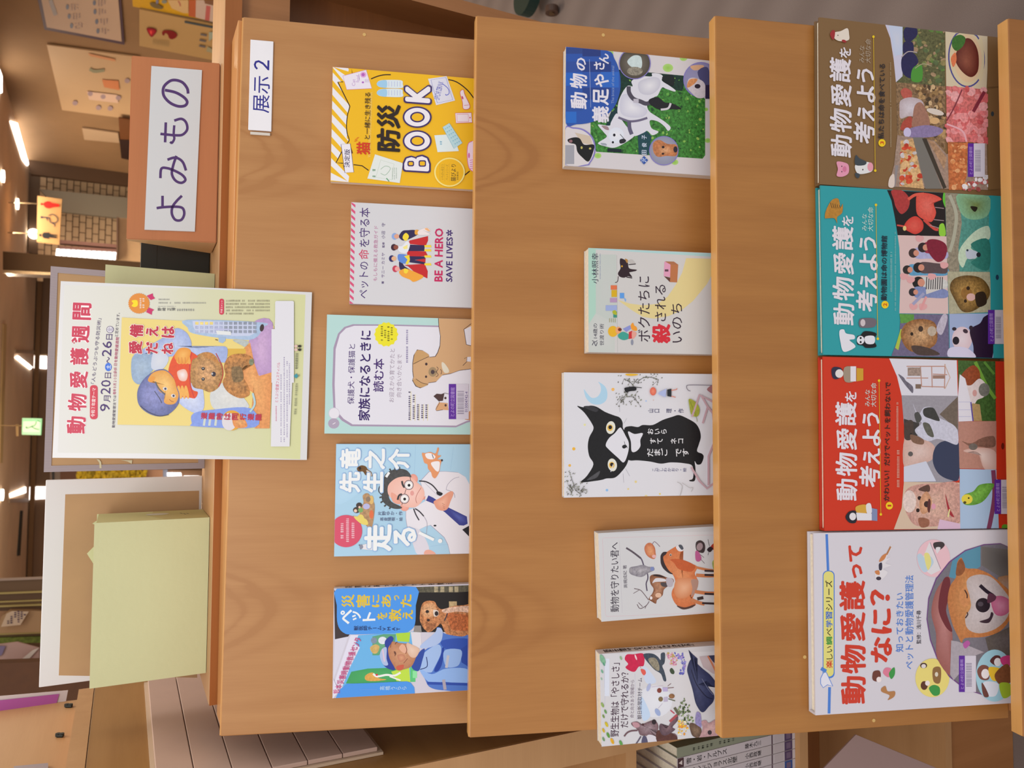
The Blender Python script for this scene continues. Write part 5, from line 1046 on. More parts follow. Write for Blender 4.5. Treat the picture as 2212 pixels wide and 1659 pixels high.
head = [(262, 490), (340, 505), (420, 485), (500, 500), (600, 560), (700, 600), (780, 630), (815, 690), (820, 760), (870, 830), (905, 930), (900, 1060), (870, 1190), (800, 1290), (720, 1360), (620, 1370), (570, 1385), (480, 1400), (310, 1415), (380, 1340), (460, 1200), (410, 1100), (392, 980), (410, 870), (460, 770), (440, 700), (350, 570)]
a.S(head, K3, .2, 4)
a.S([(800, 760), (850, 850), (890, 940), (880, 1060), (830, 1175), (760, 1120), (640, 1010), (610, 960), (650, 880), (720, 820), (770, 760)], 'd8d8e4', 0, 4); a.S([(880, 800), (960, 830), (1060, 820), (1030, 900), (1030, 980), (980, 1040), (925, 1040), (915, 920)], 'd8d8e4', 0, 4)
a.S([(380, 1390), (470, 1320), (540, 1280), (500, 1360)], '4c4c52', .3); a.S([(340, 500), (430, 490), (520, 530), (480, 560)], '34343a', .3)
for (x, y) in ((670, 752), (690, 1205)): a.E(x, y, 56, 78, 'dcdcd4', 8 if y < 900 else -8); a.E(x-8, y+2, 36, 40, 'e0b85c'); a.E(x-6, y-4, 22, 24, '241a1c')
a.L([(670, 1290), (700, 1200)], 8, 'd8d8e4', False); a.S([(810, 975), (840, 960), (870, 980), (840, 1005), (815, 1000)], '1c1c24'); a.L([(835, 920), (850, 980)], 5, '24242c', False); a.L([(850, 960), (875, 1000)], 5, '24242c', False)
for q in (((780, 560), (775, 460)), ((830, 700), (865, 640)), ((850, 1250), (900, 1340)), ((820, 1310), (828, 1420))): a.L(list(q), 3, '9c9ca8', False)
a.TV('おいら', 1110, 760, 1355, 840, 'e2e2ea', .012); a.TV('すて ネコ', 1140, 875, 1560, 955, 'e2e2ea', .012); a.TV('だまご です', 1105, 1000, 1620, 1110, 'e2e2ea', .012)
a.TV('山口　理・作', 1120, 520, 1560, 575, '3c3c66', .004); a.TV('こがしわかおり・絵', 1170, 1240, 1590, 1290, '5c5c84', .0)
# twigs, small cat, girl, leaf, fence
def twig(pts, seed):
    a.L(pts, 6, '4c4a44'); rr = random.Random(seed)
    for k in range(26):
        p = pts[rr.randrange(len(pts))]; x = p[0]+rr.uniform(-70, 70); y = p[1]+rr.uniform(-70, 70); a.E(x, y, 10, 5, rr.choice(['6a6a60', '888c7c', '4c4a44']), rr.uniform(0, 180), n=7); 
        if k % 4 == 0: a.L([p, (x, y)], 3, '66645c', False)
twig([(940, 230), (900, 200), (830, 160)], 1); twig([(1250, 170), (1150, 140), (1060, 150), (980, 210)], 2); twig([(860, 380), (940, 380), (980, 430)], 3); twig([(800, 450), (790, 400), (830, 380)], 6); twig([(180, 1340), (220, 1450), (240, 1510), (300, 1560)], 4); twig([(150, 1450), (200, 1500), (180, 1570)], 5); twig([(330, 1480), (300, 1520)], 7)
a.S([(830, 280), (850, 265), (960, 255), (970, 300), (900, 310), (850, 325)], '1c1c22'); a.L([(960, 262), (1040, 270)], 8, '1c1c22'); a.S([(850, 100), (960, 100), (1000, 112), (930, 125), (860, 120)], 'e0b030')
a.E(1178, 312, 38, 50, 'd4604c', c2='e88a70'); a.P([(1240, 330), (1340, 280), (1330, 385), (1250, 350)], 'a8b4e0'); a.P([(1350, 290), (1400, 280), (1400, 380), (1350, 370)], '20242c'); a.L([(1400, 300), (1460, 290), (1465, 275)], 10, 'd08070'); a.L([(1400, 370), (1450, 385)], 10, 'd08070')
a.S([(1612, 405), (1690, 440), (1740, 520), (1730, 600), (1690, 620), (1640, 590), (1620, 500)], '9aa03c', .2); a.L([(1630, 440), (1700, 620), (1712, 680)], 5, '6c7428')
fc = 'c0a0ac'
for q in (((1650, 620), (1740, 355), (1900, 440)), ((1760, 360), (1840, 500), (1780, 700)), ((1840, 500), (1950, 640)), ((1900, 560), (1930, 900), (1850, 1100), (1850, 1450)), ((1640, 1230), (1740, 1400), (1830, 1490), (1950, 1400))): a.L(list(q), 24, fc, False)
a.L([(1910, 240), (1620, 235), (1585, 260), (1600, 295), (1630, 310)], 6, '4a4058'); a.S([(1830, 290), (1900, 240), (1910, 340)], 'a07078')
a.L([(1470, 1410), (1530, 1460), (1500, 1590)], 5, '9a9898'); a.L([(1530, 1420), (1620, 1480), (1660, 1480), (1640, 1530)], 4, '9a9898')
a.fin('cover_print')

a = build_book('wildlife_essay_book', 'small white book with a chestnut wild horse, owl and deer', 1, (1270, 1135, 7.628), (222, 1588), (170, 128), .020, 'R', cover='cacad0', spinec='cacacc')
a.Z(160, 100, 2150, 1620, 'c8c8ce')
a.L([(2150, 155), (260, 205), (240, 230), (290, 1480), (310, 1500), (2150, 1430)], 4, 'd0a8b4', False); a.L([(520, 255), (565, 1440)], 3, 'b0a8b8', False)
a.T('動物を守りたい君へ', 368, 278, 512, 1425, '2c2236', .006, .035); a.T('高槻成紀 著', 582, 655, 645, 1030, '3c3248', .004)
OR = 'c8683c'
a.L([(630, 375), (740, 440), (870, 540), (920, 660), (980, 800), (985, 880), (960, 960), (975, 1080)], 22, '5c5468'); a.L([(630, 370), (740, 440), (870, 540)], 30, '564c58')
a.fan([(680, 740), (700, 690), (800, 670), (900, 650), (1000, 680), (1080, 685), (1090, 740), (980, 790), (930, 830), (860, 850), (740, 820), (690, 790)], '84808c', 'a8a4ac', a=.4); a.P([(1030, 690), (1085, 680), (1090, 745), (1030, 745)], '7884b8'); a.E(710, 740, 22, 40, '98949c')
a.fan([(930, 370), (970, 300), (1040, 290), (1100, 360), (1115, 450), (1120, 520), (1080, 555), (1000, 520), (950, 460)], 'b86848', 'dc9c70', a=.2); a.L([(1060, 310), (1095, 268), (1150, 310), (1185, 350)], 9, '745068'); a.E(1090, 510, 34, 28, 'd8a8a8')
# deer
a.fan([(1020, 850), (1070, 810), (1180, 810), (1310, 860), (1400, 880), (1410, 940), (1320, 1000), (1250, 1060), (1230, 1150), (1160, 1210), (1130, 1240), (1120, 1290), (1060, 1260), (1000, 1210), (1060, 1120), (1080, 1040), (1030, 960)], '7c4c34', 'b48468', a=.35); a.S([(1080, 810), (1180, 815), (1280, 860), (1200, 850), (1090, 830)], '2c2024'); a.S([(1120, 870), (1260, 880), (1280, 920), (1120, 930), (1060, 950)], 'd0ccd4'); a.S([(1200, 940), (1310, 950), (1300, 1010), (1220, 1000)], '4c4448'); a.S([(1290, 870), (1400, 890), (1390, 1000), (1310, 1000)], 'b0a8b4'); a.E(1160, 1150, 50, 40, 'd8b098')
a.L([(1000, 1230), (900, 1100), (850, 1060), (760, 1040)], 11, '645058'); a.L([(850, 1060), (750, 1120)], 8, '645058', False); a.L([(1010, 1250), (960, 1320), (860, 1370), (810, 1300)], 11, '645058'); a.L([(900, 1340), (830, 1270)], 9, '645058', False); a.L([(960, 1320), (940, 1370)], 8, '645058', False); a.E(1040, 1195, 22, 28, 'e0d8dc')
# horse
a.fan([(1200, 560), (1250, 480), (1310, 430), (1440, 350), (1520, 320), (1570, 370), (1560, 430), (1530, 440), (1510, 550), (1620, 610), (1760, 650), (1800, 700), (1760, 790), (1800, 880), (1820, 930), (1800, 1040), (1740, 1160), (1720, 1250), (1780, 1310), (1660, 1360), (1560, 1360), (1450, 1300), (1385, 1180), (1385, 1080), (1440, 960), (1410, 830), (1330, 770), (1250, 700)], 'c46c40', 'd48c60', (1560, 900), .15)
a.fan([(1450, 900), (1600, 860), (1760, 900), (1740, 1060), (1640, 1180), (1500, 1200), (1420, 1100)], 'c88058', 'dca888'); a.S([(1700, 900), (1810, 900), (1800, 1040), (1700, 1180), (1720, 1040)], 'a88478'); a.S([(1360, 560), (1540, 560), (1760, 660), (1700, 760), (1500, 720), (1420, 620)], 'b85830', .1)
a.S([(1450, 350), (1530, 315), (1580, 370), (1560, 420), (1490, 420)], 'd4d0d8'); a.S([(1490, 330), (1540, 320), (1575, 380), (1540, 400)], '484c58')
a.S([(1195, 560), (1200, 490), (1240, 440), (1300, 440), (1280, 480), (1240, 520), (1260, 620), (1330, 740), (1400, 800), (1340, 790), (1250, 720), (1205, 640)], '33292e'); a.E(1362, 485, 18, 20, 'c8c0b8'); a.E(1362, 488, 12, 12, '2a2020')
for (x0, y0, x1, y1) in ((1780, 690, 2150, 750), (1780, 820, 2150, 820), (1760, 1090, 2150, 1120), (1700, 1220, 1920, 1295)): a.L([(x0, y0), ((x0+x1)/2, (y0+y1)/2+10), (x1, y1)], 56 if y0 != 690 else 40, 'c07850')
for (x0, y0, x1) in ((1920, 745, 2150), (1920, 815, 2150), (1920, 1125, 2150), (1880, 1280, 2150)): a.L([(x0, y0), (x1, y0+10)], 34, '3c3034')
a.L([(1800, 1210), (1900, 1190)], 50, '3a2c2c'); a.S([(1470, 1320), (1600, 1350), (1760, 1300), (1720, 1350), (1580, 1385), (1490, 1350)], '4c3430')
a.S([(1780, 280), (1850, 245), (1915, 290), (1930, 380), (1900, 450), (1830, 440), (1780, 390)], '3c3236', .3); a.E(1840, 350, 50, 66, '98848c', 20); a.S([(1770, 430), (1820, 430), (1870, 540), (1830, 595), (1775, 570)], 'b0588c'); a.L([(1850, 480), (1910, 530)], 6, '604858', False); a.L([(1850, 550), (1920, 625)], 6, '604858', False)
a.S([(2020, 350), (2090, 280), (2150, 290), (2150, 380), (2060, 400)], 'a83c2c'); a.S([(1960, 400), (2010, 350), (2060, 380), (2010, 440)], '302830'); a.L([(1975, 230), (2000, 340)], 6, '302830', False); a.L([(1990, 430), (1975, 490)], 6, '302830', False); a.S([(2050, 590), (2150, 570), (2150, 760), (2070, 730)], '9aa85c', .3)
a.fin('cover_print')

a = build_book('wild_species_book', 'white book painted with a whale, hibiscus and deer, leftmost on its board', 1, (1270, 1385, 6.914), (205, 1577), (172, 192), .019, 'R', cover='cfced6', spinec='d0ccd0')
a.Z(150, 150, 2000, 1620, 'cdccd4')
a.E(1000, 900, 260, 240, 'd6d8e4', c2='dcdeea'); a.S([(820, 380), (900, 420), (1020, 600), (900, 640), (840, 560)], 'c4d0ea'); a.S([(800, 830), (880, 960), (930, 1120), (830, 1190), (780, 1000)], 'bcd0ee')
a.L([(240, 300), (255, 950)], 3, 'a8b0d0', False); a.L([(700, 480), (730, 1180)], 3, 'b0b0d4', False); a.Z(250, 260, 320, 820, 'd2d8ea')
a.T('野生生物は「やさしさ」', 340, 325, 470, 1425, '3c2038', .010, .04); a.T('だけで守れるか？', 485, 465, 608, 1290, '3c2038', .010, .04); a.T('命と向きあう現場から', 632, 580, 690, 1145, '6c5870', .002, .04); a.T('朝日新聞取材チーム', 740, 550, 808, 1165, '3c3048', .004, .04)
rd2 = 'c4204c'
a.S([(550, 270), (580, 200), (680, 195), (830, 190), (835, 360), (760, 380), (700, 455), (620, 440), (560, 390), (600, 340)], rd2, .1); a.E(715, 240, 12, 44, 'e4c8d0', -20); a.L([(730, 280), (790, 400)], 5, 'a83c58', False); a.S([(790, 415), (850, 430), (865, 480), (835, 510), (800, 470)], 'd85c54')
a.S([(835, 190), (960, 185), (1040, 230), (1085, 280), (1090, 185), (1150, 180), (1145, 320), (1110, 370), (1140, 450), (1170, 585), (1130, 590), (1090, 490), (1000, 430), (940, 370), (850, 260)], '3c4656', .4); a.S([(900, 270), (1000, 250), (1060, 340), (1060, 440), (980, 400)], '8c8474', .5)
a.dots([(1170, 180), (1250, 170), (1350, 290), (1340, 370), (1230, 350)], 50, 16, ['c88aa8', 'b86c90', 'd8a8b8', 'b89c60'], 5); a.dots([(1290, 180), (1420, 170), (1460, 330), (1440, 490), (1370, 490), (1400, 330)], 45, 18, ['6c6cc0', '8c88d4', '5a5cb0', '9a80c8'], 6); a.S([(1220, 430), (1250, 400), (1290, 450), (1280, 490), (1240, 480)], '3c4c38')
# whale
a.fan([(1500, 130), (1560, 190), (1635, 260), (1590, 250), (1600, 300), (1700, 400), (1820, 500), (1910, 620), (1910, 690), (1850, 660), (1770, 590), (1800, 690), (1880, 800), (1870, 900), (1800, 980), (1740, 1050), (1690, 1055), (1640, 990), (1600, 900), (1560, 720), (1500, 520), (1480, 420), (1510, 310), (1560, 220)], '2e3458', '444c72', (1640, 650), .15); a.L([(1540, 420), (1620, 640), (1760, 820), (1860, 860)], 16, '242844'); a.L([(1700, 560), (1800, 720), (1870, 800)], 10, '6a7090')
a.fan([(1660, 230), (1800, 215), (1900, 210), (1950, 500), (1860, 480), (1720, 390)], 'b8a8b0', 'c4b4b8', sm=False); a.L([(1790, 220), (1850, 330), (1910, 460)], 26, 'c47858'); a.P([(1800, 215), (1950, 205), (1950, 380), (1860, 300)], '3a3c58')
# children
for (x, y, c1) in ((1065, 735, '7c3c34'), (1085, 865, '7c6848')): a.E(x, y, 34, 36, c1, 0, .2)
a.P([(1110, 690), (1190, 690), (1190, 750), (1120, 750)], 'b4a8d4'); a.L([(1190, 700), (1280, 690)], 9, '704848', False); a.L([(1190, 670), (1240, 630)], 7, '704848', False); a.P([(1130, 840), (1190, 830), (1190, 900), (1130, 905)], 'b8b0cc'); a.E(1250, 820, 44, 36, '8c6444', 0, .3); a.L([(1200, 860), (1300, 890)], 14, '5c6048', False); a.L([(950, 685), (1120, 665)], 4, 'c0a8c0', False); a.E(905, 690, 26, 60, 'a8b0d8', 20); a.L([(1050, 1000), (1110, 930)], 4, 'a898b0', False); a.E(1040, 1060, 34, 60, '98a8d4', -30)
# deer, penguin, flowers, bird
a.fan([(650, 1215), (740, 1200), (790, 1250), (830, 1230), (960, 1180), (1010, 1190), (1050, 1260), (1060, 1400), (1300, 1380), (1310, 1500), (1060, 1530), (1040, 1440), (960, 1400), (880, 1410), (780, 1400), (740, 1320), (660, 1260)], '70545c', '9a8690', (900, 1300), .3)
a.S([(880, 1410), (960, 1400), (1040, 1450), (1040, 1530), (900, 1540)], 'd0ccd8'); a.E(985, 1205, 34, 38, '2c2028'); a.E(820, 1243, 18, 16, '4c2c30'); a.S([(660, 1215), (740, 1215), (770, 1270), (700, 1290)], 'b88c98'); a.L([(740, 1330), (640, 1340), (580, 1370), (540, 1420)], 24, '6c5058'); a.L([(790, 1420), (740, 1500), (710, 1540)], 20, '5c5468'); a.S([(820, 1420), (870, 1430), (890, 1530), (800, 1530)], '54506c'); a.S([(1040, 1330), (1300, 1400), (1310, 1510), (1050, 1530)], '583430', .3)
a.fan([(1060, 1290), (1090, 1230), (1170, 1300), (1250, 1180), (1330, 1090), (1340, 1180), (1260, 1280), (1300, 1320), (1180, 1400), (1100, 1390)], '584450', '80646c', a=.3); a.L([(1220, 1200), (1330, 1100)], 36, 'a84c54', False); a.L([(1230, 1030), (1290, 1080)], 16, 'b84058', False); a.L([(1290, 990), (1360, 1100)], 40, '60604c', False)
a.dots([(1380, 930), (1440, 850), (1530, 960), (1570, 1200), (1500, 1250), (1380, 1180), (1330, 1050)], 80, 22, ['5c6c48', '8ca070', '3c4a34', 'a8b490', '6c7c58'], 7, .5); a.dots([(1340, 1180), (1450, 1190), (1500, 1320), (1400, 1430), (1340, 1380)], 32, 22, ['e0b020', 'e8c850', 'd89038', 'e4dcc0'], 8)
a.S([(1600, 1200), (1620, 1060), (1680, 1090), (1690, 1280), (1640, 1300)], '8c84b8', .3); a.fan([(1510, 1240), (1560, 1220), (1640, 1260), (1690, 1310), (1680, 1400), (1630, 1440), (1560, 1410), (1530, 1340)], '5c4438', '88705c', a=.4); a.fan([(1690, 1200), (1760, 1180), (1800, 1220), (1900, 1170), (2000, 1180), (2000, 1480), (1680, 1480), (1710, 1300)], 'b08890', 'c4a0a0', a=.25); a.E(1815, 1360, 32, 34, '3a2c34')
# leaves along the left
for (x, y, r_, c_) in ((215, 270, 80, '7cae90'), (235, 340, 30, '5c9880'), (210, 450, 30, '70a890'), (200, 560, 20, '8cb49c'), (215, 950, 40, '8ca860'), (260, 1050, 34, '6c9c5c'), (230, 1120, 30, '7c9850'), (275, 1240, 42, 'c8b428'), (230, 1330, 36, 'ccae30'), (300, 1400, 44, '5c9440'), (230, 1460, 34, '6c9468'), (360, 1490, 48, 'dca828'), (490, 1520, 46, '5c9c50'), (490, 250, 30, '8cb084')): a.E(x, y, r_*.45, r_, c_, -25, .2)
a.fin('cover_print')
a.spine_text('野生生物は「やさしさ」だけで守れるか', .010, .125, '3a2028', .011)

# ================= ROW 3
def series(a, bg, dx, dy, num, sub, subc, arc, strip):
    """shared lay-out of the three-volume series; dx, dy: shift of the lettering against volume 3"""
    W2_ = 'dcd6e2'
    def t(s, x0, y0, x1, y1, c=W2_, b=.02): a.T(s, x0+dx, y0+dy, x1+dx, y1+dy, c, b, .03)
    for ch, x0, y0, x1, y1 in (('動', 222, 1130, 412, 1325), ('物', 215, 895, 410, 1105), ('愛', 222, 675, 408, 870), ('護', 212, 440, 402, 655)): t(ch, x0, y0, x1, y1, W2_, .022)
    t('を', 300, 345, 402, 440); 
    for ch, x0, y0, x1, y1 in (('考', 425, 1015, 618, 1205), ('え', 460, 855, 618, 1000), ('よ', 455, 685, 622, 835), ('う', 455, 535, 612, 660)): t(ch, x0, y0, x1, y1, W2_, .026)
    lc = 'b0a090' if bg == '7c5e3c' else 'c8dcd8'
    t('みんな', 478, 330, 522, 480, lc, 0); t('大切な命', 530, 270, 580, 485, lc, 0)
    a.L([(604+dx, 250+dy), (620+dx, 1448+dy)], 5, 'd4b020', False); a.E(604+dx, 250+dy, 11, 12, 'e4c41c'); a.E(620+dx, 1448+dy, 11, 12, 'e4c41c')
    a.E(680+dx+arc[0], 1200+dy+arc[1], 32, 34, 'ecc81c', n=28); hw_ = 8 if num == '1' else 14; a.T(num, 664+dx+arc[0], 1200-hw_+dy+arc[1], 698+dx+arc[0], 1200+hw_+dy+arc[1], 'c03018', .02)
    s0, s1 = sub[1]; a.T(sub[0], 650+dx+sub[2], s0, 705+dx+sub[2], s1, subc, .02, .03)
# --- vol 3 brown
a = build_book('animal_series_book', 'brown volume 3 of the picture-grid series, with meat and pig photos', 2, (1740, 20, 4.148), (128, 1568), (122, 70), .013, 'L', hard=True, cover='7a5c3c', spinec='7a5c3c', group='volumes of the picture-grid animal series')
B_ = '7c5e3c'; a.Z(60, 60, 2050, 1640, B_)
a.P([(715, 120), (745, 120), (880, 140), (870, 655), (810, 652), (790, 450), (760, 260)], 'c6c4dc'); a.fan([(745, 130), (870, 140), (870, 400), (800, 420)], 'bcc8e4', 'c8cce0', sm=False)
a.P([(870, 140), (1250, 180), (1250, 700), (950, 690), (810, 655), (870, 600)], '5c5c3c', .6); a.dots([(960, 180), (1245, 190), (1250, 690), (960, 640)], 70, 22, ['74804c', '8c8054', '586844', '5c7c3c', 'a08468'], 9)
for pts in ([(890, 170), (980, 150), (1000, 230), (920, 300), (880, 250)], [(880, 300), (960, 300), (960, 400), (880, 400)], [(865, 430), (960, 390), (1010, 470), (960, 540), (950, 620), (870, 570)]): a.S(pts, '262450', .2)
a.S([(960, 530), (1040, 500), (1040, 640), (950, 640)], '4c9038'); a.L([(860, 430), (920, 380), (1000, 390)], 9, 'a89ca0'); a.L([(980, 530), (1050, 490), (1130, 510)], 7, 'a89c80')
a.P([(810, 655), (1250, 690), (1250, 1290), (1150, 1180), (820, 1130)], '84684c', .7); a.dots([(950, 680), (1250, 690), (1250, 1240), (1100, 1150), (1060, 850)], 120, 20, ['b08c60', '6c5034', 'c8a880', '94744c', '4c3c2c'], 10)
# pig
a.S([(850, 740), (890, 705), (950, 740), (940, 800), (880, 800)], 'b4584c', .2); a.fan([(840, 900), (850, 820), (940, 790), (1040, 820), (1060, 900), (1000, 960), (920, 960), (850, 980)], 'b8a8b0', 'd0c8d4', a=.1); a.S([(850, 1080), (870, 1010), (940, 960), (960, 1040), (900, 1080)], 'a8483c', .2); a.S([(980, 860), (1040, 840), (1100, 960), (1100, 1060), (960, 1060), (960, 960)], '9c7060', .2); a.E(1160, 920, 80, 26, 'd4c8c0', 15); a.S([(880, 1110), (960, 1060), (1100, 1040), (1230, 1080), (1160, 1140), (960, 1150)], '8878a4', .2); a.E(910, 1105, 34, 44, 'c4bce0'); a.E(1155, 1000, 44, 30, 'd0a878')
a.P([(1250, 180), (1640, 215), (1620, 720), (1258, 690)], 'cdbfa6'); a.E(1440, 440, 165, 262, '4a4a8c', -3, n=36); a.E(1440, 440, 152, 248, 'cfc0a0', -3, n=36); a.E(1565, 450, 34, 200, 'cfc0a0'); a.E(1450, 440, 128, 215, 'd4b898', -3, n=36); a.fan([(1340, 460), (1360, 360), (1420, 270), (1480, 270), (1530, 340), (1550, 440), (1540, 560), (1480, 610), (1400, 560)], '581c18', '8c5040', (1440, 470), .1)
a.S([(1320, 260), (1380, 230), (1430, 260), (1410, 330), (1350, 375), (1310, 330)], '3c6c2c', .3); a.S([(1300, 440), (1340, 390), (1350, 460), (1320, 520)], 'd4744c', .2)
a.P([(1258, 690), (1620, 720), (1625, 1195), (1262, 1190)], 'c86c6c', .5); a.dots([(1265, 700), (1615, 725), (1620, 1190), (1268, 1185)], 60, 42, ['d47478', 'dc8c90', 'c05458', 'e0a0a4', 'cc6468'], 11, a=.3); a.L([(1262, 1000), (1330, 880), (1400, 720)], 12, '7c3440'); a.L([(1500, 920), (1600, 740)], 30, '7c2c3c'); a.L([(1262, 1030), (1400, 1090), (1440, 1190)], 16, 'e0a8b4')
a.P([(820, 1130), (1150, 1180), (1260, 1300), (1620, 1200), (1630, 1620), (1250, 1610), (740, 1590), (790, 1400)], '9c8478', .3); a.P([(850, 1180), (960, 1160), (1060, 1610), (840, 1590)], 'c8a070', .5); a.dots([(860, 1190), (950, 1180), (1050, 1600), (850, 1590)], 55, 26, ['b83c28', 'cc4c30', 'd8b080', 'c8c0c4', 'c87c40'], 12); a.P([(960, 1150), (1050, 1150), (1220, 1610), (1070, 1610)], '74706c'); a.P([(1040, 1160), (1080, 1160), (1260, 1600), (1230, 1610)], '3c342c'); a.P([(1090, 1170), (1150, 1190), (1260, 1330), (1240, 1440)], 'a88468', .4); a.P([(800, 1400), (830, 1400), (800, 1595), (790, 1595)], '8c8488'); a.S([(750, 1510), (790, 1480), (790, 1590), (740, 1590)], 'd8c8c0')
a.P([(1270, 1190), (1450, 1200), (1440, 1500), (1400, 1620), (1280, 1620)], 'b8683c', .4); a.dots([(1290, 1200), (1450, 1200), (1440, 1600), (1290, 1600)], 60, 20, ['d08854', 'b05c34', 'dca070', 'c87444'], 13); a.dots([(1400, 1520), (1640, 1500), (1640, 1640), (1400, 1620)], 26, 24, ['d8d4dc', 'b85c5c', 'e0dce4', '9c4c4c'], 14)
a.Z(1225, 165, 1236, 166, '8c5c40'); a.E(1670, 940, 14, 22, '303c44'); a.Z(1625, 190, 1780, 700, B_); a.Z(1630, 720, 1900, 1620, B_); a.E(1670, 940, 14, 22, '303c44')
series(a, B_, 0, 0, '3', ('私たちは命を食べている', (490, 1165), 0), '28242a', (0, 0), None)
a.tiny(752, 480, 762, 870, 'b09c80', 12); a.tiny(752, 880, 766, 1240, 'b09c80', 12)
a.fan([(1280, 1400), (1275, 1370), (1330, 1372), (1378, 1390), (1380, 1480), (1330, 1500), (1275, 1498), (1290, 1450)], 'd888a4', 'e098b0', sm=False) if False else None
a.S([(275, 1370), (340, 1375), (380, 1400), (380, 1470), (330, 1502), (275, 1495), (285, 1435)], 'dc94b0'); a.E(345, 1435, 18, 26, 'cc7498'); a.E(320, 1410, 5, 6, '402830'); a.E(320, 1458, 5, 6, '402830')
a.S([(440, 1400), (500, 1370), (580, 1380), (600, 1420), (580, 1460), (490, 1480), (450, 1460)], 'dcdce0'); a.S([(445, 1310), (480, 1340), (540, 1370), (520, 1400), (440, 1395)], '3c444c'); a.E(575, 1415, 26, 40, 'e098ac'); a.S([(440, 1470), (480, 1480), (470, 1515), (445, 1505)], '3c444c'); a.E(508, 1440, 6, 7, '402830')
a.S([(250, 215), (310, 200), (370, 175), (385, 230), (380, 280), (300, 290), (250, 260)], 'ded2c8'); a.S([(215, 230), (240, 190), (260, 210), (245, 280)], '9c2c30'); a.E(340, 290, 22, 12, '9c2c30', 20); a.E(285, 238, 5, 5, '302020')
a.fin('cover_print')
sticker(a, 1448, 1205, 1600, 1505, 1500)
# --- vol 2 teal
a = build_book('animal_series_book', 'teal volume 2 of the picture-grid series, with flamingos and a polar bear', 2, (1740, 390, 4.148), (158, 1562), (133, 42), .013, 'L', hard=True, cover='2a949e', spinec='2a949e', group='volumes of the picture-grid animal series')
T_ = '2c98a2'; a.Z(60, 20, 2050, 1640, T_)
a.P([(730, 85), (1250, 110), (1260, 500), (825, 490), (800, 330), (770, 180)], '1c1418')
a.S([(770, 90), (860, 85), (930, 160), (920, 250), (860, 300), (810, 240), (790, 170)], 'a83838', .2); a.fan([(1000, 130), (1060, 110), (1160, 130), (1220, 170), (1150, 200), (1170, 290), (1130, 370), (1060, 350), (1000, 300), (990, 200)], 'd04c40', 'dc6c60', a=.15); a.L([(920, 170), (980, 130), (1060, 120)], 26, 'd45848'); a.fan([(880, 420), (920, 350), (990, 320), (1050, 370), (1050, 440), (990, 480), (930, 460)], 'c83c34', 'd85c50', a=.1); a.L([(820, 400), (880, 410)], 14, 'd04c44', False); a.L([(1060, 350), (1150, 430), (1190, 440)], 24, 'c84840'); a.E(888, 428, 16, 22, 'd8c080')
for q in (((1160, 240), (1240, 250)), ((1150, 350), (1240, 360)), ((1110, 400), (1240, 440))): a.L(list(q), 7, 'a08890', False)
a.S([(1200, 400), (1240, 390), (1255, 490), (1200, 490)], '8cc83c'); a.S([(1235, 115), (1250, 110), (1255, 240), (1230, 180)], '5cb838')
a.P([(1250, 110), (1640, 130), (1650, 820), (1270, 815)], '4c8c84', .3); a.P([(1250, 110), (1370, 120), (1400, 380), (1370, 600), (1380, 815), (1270, 815)], '8c8474', .4); a.L([(1290, 130), (1350, 300), (1330, 500), (1290, 640)], 30, 'a8a898'); a.fan([(1370, 120), (1640, 140), (1640, 300), (1540, 350), (1430, 330), (1370, 240)], '7cac8c', '6c7c44', (1530, 220), .2); a.S([(1480, 230), (1540, 240), (1520, 280), (1490, 260)], '201c14')
a.S([(1450, 520), (1540, 440), (1640, 410), (1650, 520), (1560, 540), (1480, 600), (1540, 650), (1520, 700), (1450, 700), (1410, 780), (1370, 720), (1380, 620)], 'b8ccb8', .15); a.S([(1480, 570), (1640, 530), (1640, 800), (1480, 740), (1560, 670)], '2c746c', .2); a.S([(1440, 620), (1540, 640), (1530, 690), (1450, 700)], 'b4bcd0'); a.E(1550, 665, 20, 22, '1c2430'); a.E(1450, 625, 10, 10, '203440')
a.P([(825, 490), (1262, 500), (1280, 1195), (840, 1190), (850, 850), (840, 600)], 'd4b8b8')
for (x, y, h_, c1, c2) in ((965, 650, 42, '3c2c2c', 'a8a8d0'), (1050, 600, 44, '2c2024', '982c48'), (910, 800, 40, '2c2828', '5c98c0'), (1010, 780, 46, '201c20', '58484c'), (1010, 915, 54, '1c1a1c', 'c8c8c8'), (960, 1000, 36, '2c2830', '7c88b8')):
    a.S([(x+20, y-45), (x+150, y-40), (1260, y-20), (1262, y+50), (x+140, y+50), (x+20, y+45)], c2, .15); a.E(x, y, h_, h_, c1); a.E(x+26, y, h_*.6, h_*.65, 'cc8c78')
a.S([(1090, 540), (1180, 530), (1260, 580), (1250, 690), (1180, 730), (1100, 640)], '7c1c34', .2); a.P([(1070, 870), (1220, 870), (1225, 970), (1080, 1020)], 'ccc8c8')
for k in range(8): a.L([(1085+k*20, 865), (1080+k*20, 975)], 8, '343038')
for (x, y) in ((1020, 520), (880, 860), (990, 640) if False else (965, 1130), (1050, 1130), (1130, 860), (1240, 760), (940, 890)): a.S([(x-30, y-25), (x+30, y-20), (x+35, y+10), (x, y+30), (x-30, y+15)], 'd8a0a4')
a.L([(960, 1110), (1060, 1010)], 26, '9c9cc0', False); a.L([(1030, 1160), (1080, 1040)], 20, 'd8989c', False)
